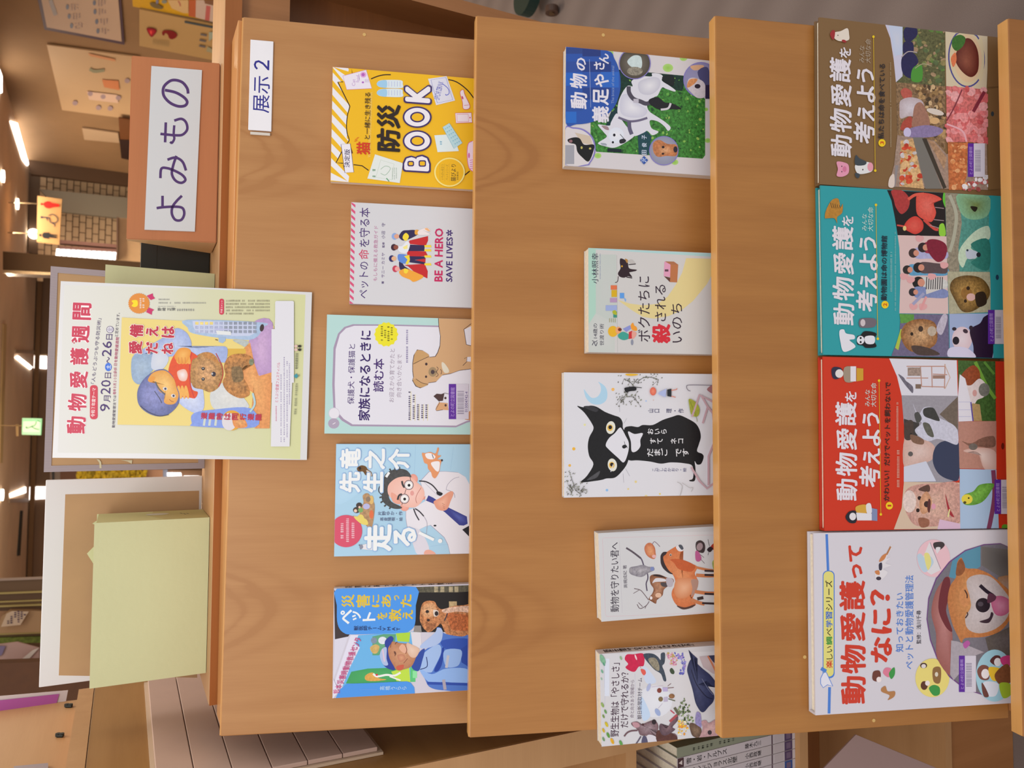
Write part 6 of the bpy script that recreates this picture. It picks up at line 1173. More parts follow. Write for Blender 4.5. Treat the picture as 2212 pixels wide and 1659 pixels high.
a.P([(1270, 815), (1650, 820), (1670, 1180), (1285, 1195)], 'a8a48c', .2); a.fan([(1290, 960), (1330, 880), (1450, 850), (1580, 880), (1650, 980), (1620, 1080), (1500, 1170), (1400, 1170), (1330, 1060)], '5c4420', 'b89050', (1440, 1020), .5); a.E(1440, 1010, 50, 56, '8c6430', 0, .2); a.E(1480, 1045, 40, 34, 'd0a8a4'); a.E(1455, 965, 16, 18, '2c1c10'); a.E(1430, 1080, 14, 16, '2c1c10'); a.S([(1520, 1020), (1600, 1000), (1620, 1100), (1540, 1130)], '2c2018', .2)
a.P([(770, 1565), (840, 1380), (850, 1195), (1280, 1200), (1285, 1590), (770, 1575)], '6c6484', .2); a.P([(840, 1195), (970, 1200), (970, 1270), (850, 1280)], '5c9444', .2); a.P([(800, 1500), (850, 1330), (870, 1340), (830, 1520)], 'a8bc48'); a.fan([(850, 1380), (900, 1280), (1020, 1240), (1150, 1270), (1180, 1380), (1150, 1480), (1000, 1540), (900, 1500)], '8c5c34', 'c8a078', (1040, 1370), .5); a.E(1030, 1330, 22, 26, '403028'); a.E(950, 1375, 14, 16, '2c2018'); a.E(1130, 1350, 40, 44, 'b8a898', 0, .2); a.S([(950, 1480), (1100, 1500), (1200, 1560), (1000, 1560)], '4c3c38', .2); a.S([(1170, 1330), (1230, 1200), (1270, 1230), (1220, 1380)], 'b8b0c4', .2)
a.P([(1285, 1195), (1670, 1190), (1680, 1590), (1290, 1590)], '98a8d0'); a.E(1400, 1420, 90, 110, 'd4bcc8', c2='d8ccd8'); a.E(1345, 1435, 30, 36, '1c1424'); a.E(1330, 1330, 20, 16, '2c2434'); a.S([(1470, 1340), (1560, 1280), (1600, 1220), (1670, 1230), (1670, 1590), (1520, 1590), (1500, 1480)], '241430', .1); a.E(1430, 1350, 24, 18, '3c2c3c', 30); a.E(1480, 1320, 18, 20, '2c2030'); a.S([(1290, 1500), (1440, 1500), (1520, 1590), (1290, 1590)], 'ccc8e4')
a.Z(1655, 130, 2050, 1180, T_); a.Z(1680, 1470, 2050, 1640, T_); a.E(1715, 868, 14, 24, '1c3c5c')
series(a, T_, 24, -30, '2', ('動物園は命の博物館', (495, 1075), 0), '1c2838', (5, -57), None)
a.tiny(755, 640, 775, 1000, '8cc4c8', 12); a.tiny(795, 460, 808, 1170, '8cc4c8', 10)
a.S([(170, 335), (180, 270), (230, 180), (290, 165), (310, 240), (330, 210), (325, 290), (280, 330), (280, 385), (255, 340), (190, 340)], 'b07c30', .2); 
for k in range(5): a.L([(220+k*20, 200+k*6), (235+k*18, 250)], 5, '4c3018', False)
a.S([(300, 1350), (340, 1335), (360, 1370), (430, 1385), (435, 1420), (390, 1430), (435, 1470), (435, 1500), (340, 1535), (310, 1450)], 'dcdce8')
a.S([(460, 1400), (490, 1385), (530, 1350), (630, 1370), (610, 1430), (630, 1490), (540, 1500), (510, 1480), (460, 1465)], '16161c'); a.E(490, 1430, 34, 38, 'dcdce8'); a.S([(530, 1400), (610, 1395), (610, 1460), (540, 1460)], 'dcdce8'); a.E(490, 1412, 9, 10, '16161c'); a.E(490, 1448, 9, 10, '16161c')
a.S([(475, 1260), (500, 1235), (620, 1240), (615, 1310), (500, 1320), (475, 1295)], '6c6470'); a.E(510, 1275, 22, 32, 'c8bcc4')
a.fin('cover_print')
sticker(a, 1630, 1160, 1780, 1465, 1690)
# --- vol 1 red
a = build_book('animal_series_book', 'red volume 1 of the picture-grid series, with puppy and parakeet photos', 2, (1740, 760, 4.148), (172, 1606), (157, 42), .013, 'L', hard=True, cover='c6321c', spinec='c6321c', group='volumes of the picture-grid animal series')
Rd = 'c8341c'; a.Z(60, 20, 2100, 1660, Rd)
a.P([(750, 55), (1355, 65), (1365, 395), (860, 390), (820, 220)], 'd6d4e2')
for q in (((905, 130), (1250, 130)), ((905, 235), (1100, 235)), ((1040, 310), (1250, 315)), ((1030, 130), (1040, 310)), ((1130, 130), (1135, 320)), ((1250, 110), (1245, 330)), ((1140, 200), (1270, 205))): a.L(list(q), 9, 'b88c80', False)
a.P([(915, 140), (1030, 140), (1035, 215), (915, 215)], '9c8880', .4); a.S([(830, 200), (880, 230), (900, 260), (960, 310), (960, 370), (920, 330), (880, 280)], '6c6878', .4); a.Z(985, 290, 1035, 330, '7c685c'); a.Z(1140, 210, 1250, 240, '98786c')
a.L([(1245, 110), (1295, 230), (1250, 330)], 7, 'c8a898', False)
a.P([(860, 390), (1365, 395), (1375, 1150), (1270, 1170), (880, 1165), (885, 700)], '9894a0', .1); a.P([(880, 600), (1020, 640), (1000, 760), (885, 770)], '3c3838', .2); a.P([(1200, 560), (1365, 400), (1365, 700)], '6c6058', .2)
a.fan([(885, 780), (980, 780), (1100, 800), (1160, 860), (1140, 960), (1020, 1010), (885, 1040)], 'c8a49c', 'd8c0bc', a=.1); a.P([(880, 1030), (1080, 980), (1170, 1160), (880, 1165)], 'c8cce0'); a.S([(1160, 860), (1240, 800), (1375, 820), (1375, 1130), (1290, 1145), (1190, 1090), (1140, 980)], '343c58'); a.S([(890, 640), (960, 620), (960, 770), (890, 780)], '483c38', .2)
a.S([(960, 460), (1010, 560), (1060, 500), (1140, 500), (1180, 580), (1260, 620), (1330, 660), (1365, 720), (1360, 830), (1260, 800), (1180, 780), (1100, 800), (1020, 760), (980, 700), (1040, 640), (1010, 600)], 'c4c4d8', .15); a.S([(1060, 510), (1140, 500), (1180, 560), (1200, 620), (1120, 600), (1060, 570)], '3c3c3c', .2); a.S([(1050, 640), (1110, 650), (1150, 760), (1090, 740)], '5c5c54', .3); a.E(945, 750, 14, 24, '2c2828'); a.S([(975, 560), (1010, 540), (1040, 600), (1000, 640)], '4c4c4c')
a.E(940, 915, 22, 22, '5c5858'); a.S([(940, 740), (1050, 780), (1050, 830), (960, 810)], '7c5c4c', .2)
a.P([(1365, 70), (1700, 85), (1705, 620), (1500, 620), (1480, 450), (1370, 430)], '3c5c2c', .5); a.L([(1520, 90), (1620, 300), (1700, 420)], 30, '6c9c3c'); a.L([(1600, 90), (1690, 200)], 22, '5c8c3c'); a.S([(1400, 200), (1500, 120), (1560, 180), (1550, 280), (1480, 320), (1400, 300)], '8c4428', .4); a.S([(1390, 300), (1480, 300), (1560, 240), (1630, 320), (1600, 400), (1540, 430), (1500, 470), (1390, 420)], 'd4c8cc', .1); a.S([(1390, 380), (1440, 400), (1430, 440), (1400, 430)], '2c2420'); a.E(1515, 370, 20, 30, 'c89898'); a.E(1600, 340, 50, 60, '70706c', 0, .3); a.P([(1490, 460), (1560, 470), (1580, 620), (1500, 620)], 'a88c60', .2)
a.P([(1365, 400), (1380, 200), (1430, 240), (1480, 450), (1500, 620), (1370, 625)], 'd8d6e4'); a.L([(1480, 450), (1500, 620)], 12, '5c4c98', False)
for y in (450, 520, 580): a.L([(1370, y), (1480, y)], 5, 'b8b8d8', False)
a.P([(1368, 625), (1708, 620), (1712, 1050), (1378, 1045)], 'b08074', .1); a.S([(1400, 800), (1480, 820), (1560, 780), (1620, 760), (1690, 760), (1700, 840), (1640, 860), (1560, 850), (1480, 850)], '7c584c', .3); a.fan([(1420, 880), (1540, 860), (1660, 870), (1710, 920), (1712, 1048), (1600, 1048), (1540, 900), (1440, 900)], 'c8a49c', 'dcc8c4'); a.E(1500, 850, 40, 30, '6c6460', 0, .2)
a.P([(880, 1165), (1378, 1172), (1385, 1590), (790, 1590), (860, 1400)], 'd0b8a4'); a.fan([(880, 1360), (900, 1240), (1000, 1190), (1160, 1180), (1378, 1190), (1385, 1520), (1200, 1560), (1000, 1560), (920, 1480)], 'c09088', 'd4b0a0', (1060, 1370), .35); a.E(930, 1340, 60, 100, 'dcc8c4', 0, .2); a.S([(1010, 1230), (1100, 1190), (1110, 1250), (1050, 1250)], '5c4038', .2); a.E(1020, 1310, 18, 18, '2c1c1c'); a.E(1005, 1420, 16, 18, '2c1c1c'); a.E(1080, 1365, 30, 34, '3c2828'); a.fan([(1020, 1340), (1080, 1250), (1130, 1330), (1110, 1420), (1040, 1450)], 'c08c6c', 'dca888', a=.2); a.E(1085, 1365, 26, 28, '3c2828'); a.E(1145, 1385, 20, 26, 'd898b0'); a.S([(1100, 1320), (1120, 1340), (1110, 1440), (1090, 1410)], '5c3030'); a.S([(1250, 1270), (1290, 1400), (1330, 1480), (1280, 1440)], 'a02c38'); a.L([(1290, 1410), (1275, 1480)], 12, 'dcd898', False)
a.P([(1200, 1500), (1385, 1540), (1385, 1590), (1180, 1590)], 'd4b4d0'); a.S([(1010, 1490), (1100, 1500), (1100, 1560), (1030, 1570)], '94604c', .2)
a.P([(1378, 1050), (1715, 1055), (1730, 1590), (1385, 1590)], 'a4bcdc'); a.L([(1680, 1060), (1690, 1300), (1640, 1590)], 40, '7c3c5c'); a.fan([(1400, 1330), (1420, 1280), (1500, 1250), (1560, 1190), (1680, 1180), (1670, 1230), (1600, 1330), (1520, 1370), (1430, 1370)], '5c9438', '78b44c', (1570, 1250), .3); a.E(1445, 1320, 50, 44, 'dccc48'); a.E(1425, 1350, 14, 12, '4c4420'); a.E(1460, 1310, 8, 8, '302c18'); a.L([(1400, 1160), (1420, 1160)], 1, 'a4bcdc', False)
a.Z(1708, 85, 2100, 1140, Rd); a.Z(1735, 1460, 2100, 1600, Rd); a.E(1765, 845, 14, 30, '6c1c14')
a.E(1785, 1570, 30, 26, '5c9c2c')
series(a, Rd, 52, 8, '1', ('かわいい！だけでペットを飼わないで', (270, 1335), 0), '30201c', (16, 170), None)
a.tiny(810, 450, 830, 800, 'dca898', 12); a.tiny(815, 880, 840, 1220, 'dca898', 14)
a.S([(230, 160), (260, 135), (320, 150), (330, 210), (280, 245), (240, 230)], '2c2c44'); a.E(300, 195, 36, 38, 'dcd8d8'); a.S([(340, 150), (400, 130), (440, 160), (440, 260), (350, 265)], '9c8c7c'); a.P([(400, 130), (450, 130), (450, 265), (400, 265)], 'dcd8e4'); a.P([(455, 145), (515, 150), (515, 255), (455, 265)], 'c89830')
a.S([(355, 1480), (390, 1430), (450, 1430), (450, 1525), (390, 1530)], '20202c'); a.E(420, 1475, 30, 34, 'dcd8e0'); a.S([(450, 1385), (540, 1370), (550, 1440), (460, 1440)], 'd0a040'); a.P([(450, 1440), (600, 1450), (590, 1510), (460, 1510)], 'dcdae4'); a.P([(590, 1400), (640, 1410), (640, 1515), (590, 1510)], '7c88b0'); a.S([(540, 1370), (580, 1360), (590, 1440), (550, 1450)], 'dcd8e0')
a.fin('cover_print')
sticker(a, 1690, 1145, 1835, 1452, 1748)
# --- white study book
a = build_book('study_series_book', 'white study book with red title and a stroked shiba dog photo', 2, (1730, 1140, 3.95), (125, 1602), (108, 45), .016, 'L', hard=True, cover='d2ced8', spinec='d2ced8')
a.Z(80, 20, 2060, 1660, 'd0ccd8'); Rt_ = 'c83a28'; bb = '4a7cd0'
a.L([(220, 55), (232, 370)], 22, bb, False); a.L([(245, 1360), (240, 1585)], 24, bb, False)
a.RR(186, 365, 288, 1285, 42, bb); a.RR(193, 372, 280, 1270, 38, 'dcd47c')
a.T('楽', 215, 1130, 270, 1198, 'c83a28', .02); a.T('しい', 218, 1010, 270, 1122, '2c2820', .01); a.T('調', 215, 930, 268, 1000, '3c9040', .03); a.T('べ', 218, 858, 265, 922, '2c2820', .01); a.T('学', 213, 790, 268, 850, '3868c8', .02); a.T('習', 213, 715, 268, 782, '3868c8', .02); a.T('シリーズ', 208, 450, 268, 705, '2c2820', .012)
a.P([(168, 1285), (190, 1240), (215, 1230), (270, 1350), (225, 1340), (190, 1365), (165, 1330)], 'dcdcec'); a.L([(168, 1285), (190, 1240), (215, 1230), (272, 1352), (225, 1340), (190, 1365), (168, 1330), (168, 1285)], 6, '5c88d8', False); a.L([(172, 1200), (215, 1225)], 30, '4c80d0', False)
for ch, x0, y0, x1, y1 in (('動', 342, 1265, 555, 1505), ('物', 338, 995, 555, 1245), ('愛', 335, 720, 550, 970), ('護', 328, 450, 548, 705)): a.T(ch, x0, y0, x1, y1, Rt_, .028, .02)
a.T('っ', 435, 310, 525, 430, Rt_, .04); a.T('て', 405, 150, 525, 290, Rt_, .04)
for ch, x0, y0, x1, y1 in (('な', 595, 930, 778, 1150), ('に', 600, 690, 775, 905), ('？', 590, 525, 760, 665)): a.T(ch, x0, y0, x1, y1, Rt_, .036, .02)
a.T('知っておきたい', 808, 555, 875, 1060, bb, .008, .02); a.T('ペットと動物愛護管理法', 888, 405, 960, 1205, bb, .006, .02); a.T('監修：浅川千尋', 985, 705, 1025, 990, '2c2838', .004, .02)
# figures
a.S([(608, 1270), (620, 1225), (670, 1220), (680, 1270), (650, 1310), (615, 1300)], '6c3c34'); a.E(665, 1295, 22, 24, 'e8dce0'); a.S([(700, 1240), (720, 1195), (770, 1205), (750, 1275)], 'd87c98'); a.S([(750, 1240), (795, 1190), (800, 1250), (770, 1290)], '3c9448'); a.S([(685, 1370), (720, 1350), (740, 1395), (800, 1395), (795, 1440), (740, 1470), (755, 1430), (690, 1400)], 'b07c50')
a.S([(630, 370), (660, 380), (680, 310), (720, 240), (770, 150), (770, 180), (730, 260), (770, 250), (720, 300), (770, 320), (700, 350), (740, 380), (690, 440), (640, 445)], 'dcd8e0'); a.S([(665, 290), (690, 240), (730, 220), (710, 270)], 'c88050'); a.L([(730, 230), (765, 160)], 14, 'b07850', False); a.S([(665, 310), (690, 300), (690, 355), (668, 360)], '343044'); a.S([(630, 370), (665, 365), (670, 400), (640, 395)], 'c88050'); a.E(662, 432, 22, 16, '3c3444')
a.E(1130, 260, 142, 160, 'e4bcc8', n=32); a.P([(1010, 330), (1095, 120), (1190, 360), (1110, 400)], 'dcd8e0'); a.S([(990, 240), (1020, 220), (1060, 260), (1100, 240), (1130, 300), (1060, 380), (1010, 330)], 'b8cce0'); a.S([(1050, 230), (1090, 220), (1110, 300), (1080, 360)], 'e0d888'); a.S([(1130, 130), (1200, 120), (1225, 150), (1180, 190), (1140, 180)], '40383c'); a.S([(1150, 170), (1190, 170), (1160, 220)], 'dcd8e0'); a.L([(1100, 125), (1190, 350)], 5, '9c90a0', False)
a.E(1120, 1280, 145, 165, 'e4d47c', n=32); a.S([(1125, 1200), (1190, 1195), (1185, 1320), (1130, 1310)], '8c6840'); a.E(1155, 1250, 14, 20, 'd8d0c0'); a.E(1050, 1345, 30, 38, '5c3428'); a.E(1078, 1325, 20, 22, 'e8dce0'); a.S([(1090, 1370), (1130, 1340), (1180, 1360), (1180, 1420), (1130, 1430)], '3c9448'); a.E(1045, 1175, 30, 24, '4c3430'); a.E(1045, 1180, 20, 18, 'dcd4d4')
# round photo of the dog
rim = [(1820, 185), (1700, 132), (1560, 140), (1400, 190), (1260, 290), (1150, 430), (1085, 600), (1070, 780), (1100, 960), (1160, 1120), (1260, 1270), (1400, 1380), (1560, 1430), (1700, 1420), (2060, 1420), (2060, 185)]
a.P(rim, '6c3c80'); inn = [(p[0]+(7 if p[0] < 1800 else 0), p[1]+(6 if p[1] < 780 else -6)) for p in rim]; a.P(inn, '74707c', .1)
a.P([(1290, 280), (1400, 200), (1530, 155), (1530, 330), (1340, 440), (1260, 420)], '548ca8'); a.fan([(1540, 160), (1820, 190), (2060, 190), (2060, 420), (1700, 420), (1540, 320)], '6c6868', '5c5858', sm=False)
a.fan([(1150, 540), (1230, 430), (1270, 430), (1265, 560), (1220, 660), (1240, 820), (1290, 900), (1280, 1100), (1270, 1260), (1160, 1110), (1150, 900), (1110, 720)], '985c58', 'b88080', a=.05); a.S([(1210, 450), (1265, 430), (1270, 560), (1235, 700), (1290, 880), (1230, 840), (1170, 680)], '6c2c34')
a.fan([(1320, 420), (1330, 300), (1370, 255), (1400, 340), (1500, 350), (1600, 390), (1680, 450), (1760, 500), (1800, 620), (1790, 760), (1700, 880), (1560, 930), (1400, 940), (1370, 980), (1340, 930), (1290, 820), (1250, 640), (1270, 500)], 'b87444', 'c8905c', (1450, 600), .2)
a.fan([(1410, 460), (1500, 400), (1620, 420), (1720, 520), (1780, 620), (1760, 760), (1660, 860), (1520, 900), (1420, 860), (1400, 760), (1450, 660)], 'b8acae', 'ccc4cc', (1560, 640), .1); a.S([(1320, 400), (1335, 300), (1370, 265), (1400, 340), (1370, 400)], '8c5434', .2)
a.S([(1360, 540), (1410, 510), (1440, 620), (1400, 680), (1350, 620)], 'c88858', .2); a.E(1550, 660, 62, 62, '241c28', 0, .05); a.E(1530, 650, 24, 20, '4c4450'); a.L([(1525, 490), (1580, 540), (1640, 580)], 30, '241c2c'); a.L([(1395, 530), (1415, 570), (1415, 600)], 10, '3c2420'); a.L([(1400, 770), (1420, 740), (1415, 720)], 10, '3c2420'); a.fan([(1620, 610), (1700, 580), (1780, 620), (1785, 700), (1720, 750), (1650, 730)], 'b85c84', 'd08cac', a=.05); a.S([(1600, 560), (1660, 580), (1650, 620), (1590, 640)], '5c3448'); a.S([(1520, 800), (1600, 770), (1620, 720), (1640, 740), (1600, 810)], '3c2c38')
a.fan([(1680, 420), (2060, 430), (2060, 700), (1820, 800), (1790, 560)], '9c7454', 'a8a0a4', a=.2); a.fan([(1570, 940), (1750, 860), (1820, 820), (2060, 900), (2060, 1090), (1600, 1060)], '5c5450', '6c6468', sm=False, a=.2); a.P([(1280, 960), (1340, 970), (1560, 1060), (1480, 1090), (1300, 1300), (1270, 1250)], 'a8a0ac', .1); a.S([(1380, 990), (1420, 960), (1440, 990), (1400, 1030)], 'b058a0')
a.E(1650, 1260, 160, 222, '9cc8dc', n=36); a.S([(1500, 1220), (1540, 1170), (1600, 1190), (1600, 1290), (1530, 1290)], '7c5048'); a.E(1570, 1245, 34, 42, 'e8e4ea'); a.S([(1610, 1140), (1650, 1090), (1700, 1100), (1680, 1180)], '5c3434'); a.E(1675, 1145, 30, 36, 'e4e0e8'); a.S([(1600, 1190), (1720, 1210), (1720, 1290), (1630, 1300)], 'e4bc38'); a.S([(1700, 1110), (1780, 1090), (1800, 1170), (1720, 1170)], 'c84080'); a.S([(1650, 1250), (1760, 1160), (1800, 1300), (1700, 1340)], '7c4c30', .2); a.S([(1545, 1360), (1570, 1310), (1680, 1330), (1660, 1430), (1580, 1430)], 'd8dcec'); a.S([(1545, 1320), (1600, 1430), (1560, 1440), (1540, 1370)], '6c4440'); a.S([(1690, 1330), (1780, 1330), (1790, 1420), (1720, 1450)], '9cb834')
a.fin('cover_print')
sticker(a, 1345, 1090, 1490, 1400, 1395)

# ================= POSTER pinned over the top board
crA = (90, 560, 6.913)
A, uu, vv, ww, hh = on_board(0, (114, 988), (132, 608), (662, 993), .0045)
po = empty('animal_week_poster', frame(A+uu*ww/2+vv*hh/2, uu, vv) @ Matrix.Translation((0, 0, -.0045))); tag(po, 'white poster headed 動物愛護週間 with a painted boy and puppies', 'poster')
box('backing_board', (-ww/2, ww/2, -hh/2, hh/2, .0004, .0036), plain('grey_foam', '8c8478', .7), po); box('sheet', (-ww/2-.0005, ww/2+.0005, -hh/2-.0005, hh/2+.0005, .0037, .0045), plain('laminated_sheet', 'dcdce0', .3), po, bev=.0002)
a = Art(A, uu, vv, ww, hh, crA)
def donep(nm, lab_=None):
    o = a.done(nm, po, lab_); o.location = (-ww/2, hh/2, .0045)
# paper tint: grey-white towards olive-yellow at the foot
def quadcol(p, c):
    a.add([a.pt(*q) for q in p], [(0, 1, 2, 3)], [hexc(x) for x in c])
pc0 = ['d6d6d4', 'd6d6d4', 'd4d4d6', 'd4d4d6']
quadcol([(340, 385), (1600, 420), (1500, 2900), (240, 2890)], ['d6d6d4', 'd2d2c8', 'd2d2c8', 'd6d6d6']); quadcol([(1600, 420), (2400, 440), (2300, 2920), (1500, 2900)], ['d2d2c8', 'ccccb0', 'ccccb0', 'd2d2c8']); quadcol([(2400, 440), (3940, 530), (3860, 3005), (2300, 2920)], ['ccccb0', 'ccce9e', 'ccce9e', 'ccccb0'])
RR_ = 'c43c58'; O2 = 'd8684c'
# headline with pale halo
for ch, x0, y0, x1, y1 in (('間', 462, 650, 745, 905), ('週', 448, 985, 718, 1245), ('護', 425, 1320, 705, 1580)):
    a.T(ch, x0-6, y0-6, x1+6, y1+6, 'eceaf0', .085); a.T(ch, x0, y0, x1, y1, RR_, .03)
for q in ((470, 1205), (465, 1235), (490, 1195), (485, 1250)): a.E(q[0], q[1], 9, 11, RR_)
a.E(515, 1220, 18, 22, RR_)
a.crop = (90, 790, 6.913)
for ch, x0, y0, x1, y1 in (('愛', 415, 80, 692, 335), ('物', 392, 415, 675, 678), ('動', 375, 755, 662, 1015)):
    a.T(ch, x0-6, y0-6, x1+6, y1+6, 'eceaf0', .085); a.T(ch, x0, y0, x1, y1, RR_, .03)
a.RR(722, 290, 838, 800, 46, 'c83a50'); a.T('令和７年度テーマ', 745, 330, 805, 765, 'ece4e4', .01)
a.T('9', 872, 570, 1020, 680, '40246c', .0); a.T('月', 930, 445, 1030, 545, '40246c', 0); a.T('20', 885, 215, 1030, 425, '40246c', 0); a.T('日', 945, 105, 1040, 185, '40246c', 0); a.E(997, 20, 50, 62, '3c70d8'); a.T('土', 965, -12, 1030, 50, 'e4e8f4', .02)
a.T('動物愛護管理法では', 1060, 440, 1105, 925, '5c5468', .004); a.T('毎年９月２０日から', 1072, 45, 1118, 430, 'b04870', .006)
a.crop = crA
a.T('「人もどうぶつも守る防災術」', 785, 880, 845, 1860, '5c5078', .0, .05)
a.T('～', 970, 1460, 1015, 1550, '40246c', 0); a.T('26', 905, 1225, 1045, 1450, '40246c', 0); a.T('日', 965, 1120, 1060, 1200, '40246c', 0); a.E(1023, 1050, 54, 52, '40246c'); a.E(1023, 1050, 47, 45, 'dcdae2'); a.T('金', 985, 1015, 1060, 1085, '8078a0', 0)
a.T('２６日を動物愛護週間', 1090, 1165, 1138, 1700, 'b04870', .006, .03); a.T('と定めています。', 1105, 800, 1155, 1155, '5c5468', .002, .04)
# award rosette
for pts in ([(1570, 545), (1660, 510), (1665, 550), (1695, 585), (1630, 610)], [(1560, 790), (1600, 720), (1680, 755), (1650, 780), (1645, 830)]): a.P(pts, 'c42c68')
a.P([(1455+(155+(7 if i % 2 else -3))*math.cos(i*math.pi/30), 660+(148+(7 if i % 2 else -3))*math.sin(i*math.pi/30)) for i in range(60)], 'd88838')
a.S([(1345, 625), (1380, 610), (1430, 620), (1435, 690), (1390, 715), (1345, 695), (1370, 660)], 'ecd41c'); a.tiny(1465, 580, 1493, 745, 'ece0d8'); a.tiny(1505, 580, 1538, 745, 'ece0d8')
for (x0, x1, y0, y1, c_) in ((1745, 1920, 590, 612, 'a0a0a0'), (1745, 2470, 640, 665, 'a8a8a4'), (1740, 2010, 700, 712, 'b0b0b0')): a.tiny(x0, y0, x1, y1, c_)
for ch, x in (('野', 1735), ('崎', 1800), ('正', 1880), ('博', 1945)): a.T(ch, x, 725, x+55, 770, '5c5c60', .008)
a.tiny(2020, 740, 2300, 775, 'a4a4a0')
a.crop = (380, 610, 6.913)
a.RR(648, 245, 718, 482, 32, 'c83450'); a.T('作者コメント', 668, 270, 700, 460, 'ecd8dc', .006)
for k in range(5): a.tiny(745, 262+k*48, 1405 if k < 4 else 1200, 290+k*48, 'a4a088', 22)
donep('poster_lettering')
# painted picture
YB = 'e0cc80'
a.crop = crA
a.P([(1200, 870), (3470, 1000), (3400, 2505), (1135, 2470)], YB)
CRP = (380, 610, 6.913); a.crop = CRP
a.fan([(1180, 580), (1445, 605), (1440, 1340), (1330, 1380), (1240, 1390), (1170, 1200), (1090, 870), (1200, 800)], 'b090c0', 'c8a8d0', a=.12); a.fan([(1020, 980), (1110, 900), (1170, 1200), (1240, 1400), (1440, 1340), (1400, 2180), (1180, 2180), (1130, 1900), (1160, 1650), (1000, 1550), (1000, 1250)], 'd89058', 'e0a468', a=.2, sm=False)
a.P([(770, 990), (1040, 990), (1050, 1060), (760, 1110)], 'd4ac48')
a.fan([(170, 560), (1300, 600), (1290, 680), (1230, 800), (1100, 860), (900, 850), (640, 830), (250, 760), (180, 680)], 'a0b8d8', 'b4c4e0', a=.1)
a.P([(250, 575), (1200, 600), (1180, 760), (1100, 800), (860, 800), (300, 740), (260, 660)], 'c0c8e4')
for i in range(13):
    for j in range(3):
        x = 290+i*72; y = 590+j*62; a.P([(x, y), (x+52, y+2), (x+50, y+44), (x, y+42)], 'e0cc80' if (i < 4 and j < 1) else ('8c94a8' if i > 5 else 'a8b0d0'), .2)
a.P([(600, 720), (820, 735), (830, 790), (620, 780)], 'd8dce0'); a.L([(580, 700), (800, 705)], 22, 'b8bce0', False); a.P([(640, 830), (740, 820), (745, 870), (700, 910), (640, 890)], '9cb4d4'); a.E(1285, 680, 30, 55, '3c2c30', 10); a.L([(590, 855), (630, 865)], 12, '5c3c30', False); a.S([(850, 860), (1080, 880), (1040, 960), (980, 940)], 'b0b8b8', .2)
# boy's blue shirt, sleeves
a.fan([(-180, 820), (-30, 700), (60, 690), (170, 760), (230, 880), (270, 980), (560, 960), (760, 970), (760, 1150), (720, 1200), (500, 1150), (250, 1100), (0, 1100), (-300, 1130), (-460, 1060), (-560, 1150), (-620, 1080)], '98a8d8', 'b8c4e4', (0, 950), .12)
a.crop = (90, 790, 6.913)
a.fan([(1340, -20), (1380, -150), (1560, -180), (1700, -120), (1680, 40), (1560, 180), (1460, 280), (1360, 200)], '8ca4c4', 'a0b4cc', a=.15); a.fan([(1700, -250), (1900, -120), (1800, 60), (1640, 30)], 'c0c8dc', 'ccd0dc')
a.crop = CRP
a.fan([(50, 1560), (350, 1500), (420, 1700), (410, 1900), (280, 1950), (80, 1830), (0, 1700)], 'b0bce4', 'ccd4ec', a=.12)
a.fan([(520, 1640), (700, 1500), (850, 1560), (1060, 1780), (1070, 1880), (800, 1900), (560, 1880)], 'c8ccd0', 'd4d4d4', a=.08)
a.S([(260, 1960), (560, 1900), (1110, 1880), (1190, 2160), (300, 2150), (240, 2100)], '8098e0', .1)
for k, x in enumerate((440, 520, 610)): a.L([(x, 2000), (x-20, 2140)], 34, 'c4ccc8')
a.E(840, 2060, 150, 150, 'd8a038'); a.E(800, 2080, 110, 130, 'd4d0d8'); a.fan([(850, 2000), (960, 1980), (1040, 2060), (1060, 2160), (880, 2160)], 'd8884c', 'e0a870', a=.3)
# puppies
a.fan([(230, 1200), (280, 1120), (400, 1050), (520, 1050), (620, 1130), (690, 1300), (690, 1450), (640, 1570), (520, 1640), (400, 1600), (260, 1560), (220, 1400)], 'a87c48', 'cc9c70', (480, 1360), .55)
a.E(410, 1290, 26, 26, '3c3430'); a.E(408, 1285, 9, 9, 'b0b0b8'); a.E(410, 1445, 26, 26, '3c3430'); a.E(408, 1440, 9, 9, 'b0b0b8'); a.E(565, 1370, 34, 36, '2c2838'); a.E(545, 1365, 14, 16, 'b8b4b8'); a.S([(400, 1060), (500, 1045), (600, 1110), (640, 1220), (540, 1160), (450, 1130)], 'b88048', .4)
a.fan([(720, 1250), (780, 1120), (900, 1070), (1060, 1080), (1160, 1150), (1150, 1230), (1030, 1250), (1000, 1400), (1080, 1560), (1100, 1680), (960, 1730), (780, 1640), (700, 1500), (740, 1380)], 'b87c44', '98744c', (900, 1380), .6); a.S([(840, 1280), (960, 1260), (1000, 1330), (1000, 1460), (860, 1480)], '7c6444', .5); a.E(1130, 1190, 36, 50, '7c8468', 0, .4)
# red bowl
a.S([(-50, 1130), (60, 1010), (200, 1020), (240, 1040), (330, 1110), (250, 1160), (225, 1300), (220, 1450), (250, 1600), (330, 1640), (290, 1730), (200, 1720), (60, 1700), (-60, 1560), (-110, 1340)], 'd8502c', .1, 4)
a.L([(240, 1040), (215, 1180), (205, 1380), (225, 1560), (280, 1730)], 12, 'b83440'); a.fan([(20, 1350), (60, 1310), (140, 1300), (180, 1380), (150, 1470), (60, 1460)], 'e0b0a0', 'e8e0e4'); a.L([(600, 1060), (690, 1250), (700, 1400), (640, 1560)], 14, 'b03c34')
for k in range(4): a.S([(20+k*50, 1200), (0+k*48, 1100), (40+k*45, 1010), (110+k*30, 1060), (80+k*48, 1210)], 'e0a04c', .08)
a.fan([(-20, 1110), (40, 1000), (140, 975), (220, 1010), (220, 1080), (150, 1210), (40, 1190)], 'dc9038', 'e8b060')
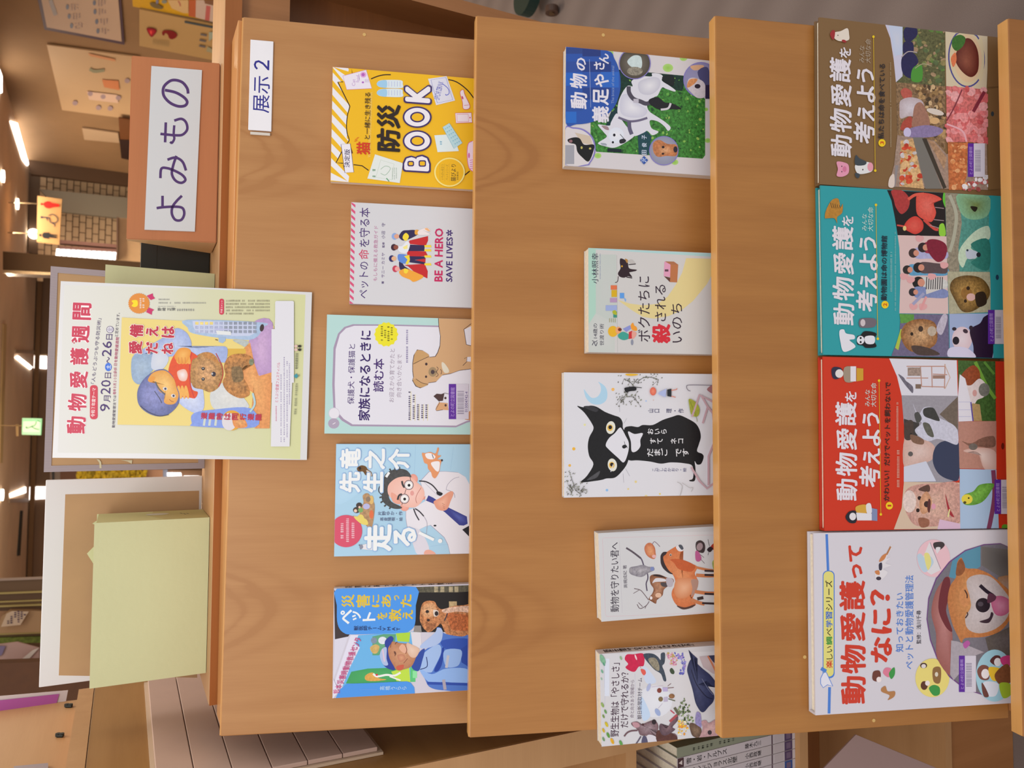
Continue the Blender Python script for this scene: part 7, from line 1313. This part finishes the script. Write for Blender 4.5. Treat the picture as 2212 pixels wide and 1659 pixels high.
for k in range(3): a.L([(40+k*50, 1120), (50+k*50, 1210)], 8, 'c8783c', False)
for k in range(4): a.S([(-30+k*55, 1560), (0+k*55, 1550), (50+k*50, 1680), (20+k*55, 1740), (-20+k*52, 1650)], 'e4a854', .05)
a.crop = (90, 790, 6.913)
# boy's head
a.fan([(1430, 460), (1450, 330), (1530, 200), (1640, 110), (1740, 60), (1850, 60), (1960, 160), (2010, 290), (2060, 420), (2050, 560), (1960, 680), (1840, 750), (1700, 750), (1560, 690), (1460, 590)], '5c6498', '8c90c8', (1600, 450), .25)
a.fan([(1590, 210), (1660, 110), (1780, 70), (1880, 90), (1980, 200), (2020, 330), (2050, 450), (2000, 560), (1900, 580), (1830, 540), (1850, 440), (1760, 380), (1690, 240), (1630, 250)], 'd89848', 'e8c078', (1860, 290), .08)
a.L([(1700, 240), (1760, 350), (1850, 430)], 22, '606068'); a.L([(1690, 380), (1760, 480), (1800, 560)], 12, '4c4c60'); a.L([(1480, 600), (1600, 690), (1760, 750), (1900, 730)], 12, '3c3c54')
for (x, y) in ((1848, 345), (1970, 450)): a.E(x, y, 34, 26, 'd4d4dc', 15); a.E(x+4, y, 17, 18, '3c3a54')
a.L([(1910, 500), (1940, 530), (1975, 540)], 8, 'a05838'); a.S([(1600, 210), (1650, 160), (1700, 180), (1650, 250)], 'dc9440')
a.crop = crA
for ch, x0, y0, x1, y1 in (('備', 1320, 975, 1525, 1170), ('え', 1560, 1000, 1750, 1155), ('は', 1795, 1000, 1990, 1175), ('愛', 1305, 1220, 1510, 1415), ('だ', 1560, 1235, 1745, 1415), ('ね', 1795, 1245, 1975, 1420)):
    a.T(ch, x0-8, y0-8, x1+8, y1+8, 'ece4dc', .07); a.T(ch, x0, y0, x1, y1, 'b82c48', .04)
a.crop = (380, 780, 6.913)
for i, ch in enumerate('避難時は同行避難'): a.T(ch, 375+i*116, 768+i*3, 470+i*116, 868+i*3, 'b8304c', .03)
a.L([(1150, 480), (1180, 640), (1110, 760)], 30, 'a8c8d4')
donep('poster_painting')
a.k += 4; a.crop = CRP
a.RR(1485, 280, 1765, 780, 24, 'd8d8e2'); a.Z(1430+0, 700, 1765, 1500, 'd8d8e2'); a.P([(1485, 500), (1765, 500), (1700, 2450), (1425, 2450)], 'd8d8e2'); a.crop = (380, 780, 6.913); a.P([(1440, 300), (1740, 300), (1697, 1275), (1420, 1270)], 'd8d8e2')
a.T('とうぶつ愛護フェスティバル', 1495, 20, 1545, 615, 'c03c6c', .004, .02); a.tiny(1490, 670, 1512, 905, 'c87898')
for x, y0, y1 in ((1565, 200, 1220), (1612, -60, 1230), (1655, 0, 1150), (1690, 30, 660)): a.tiny(x, y0, x+17, y1, '9a90b8', 26)
a.T('環境省　都道府県・政令指定都市', 1775, 330, 1812, 800, '6c7060', .0, .02); a.T('動物愛護管理室', 1785, -120, 1825, 120, '5c6054', .004); a.P([(1760, 225), (1800, 185), (1830, 225), (1800, 262)], '3c90a0'); a.tiny(1830, 195, 1850, 255, '7c8470')
for y in (-410, -358): a.E(1850, y+190-0, 26, 20, '34302c'); a.E(1795, y+190, 24, 22, 'd8b8b0')
donep('poster_footer')
bpy.context.view_layer.update()
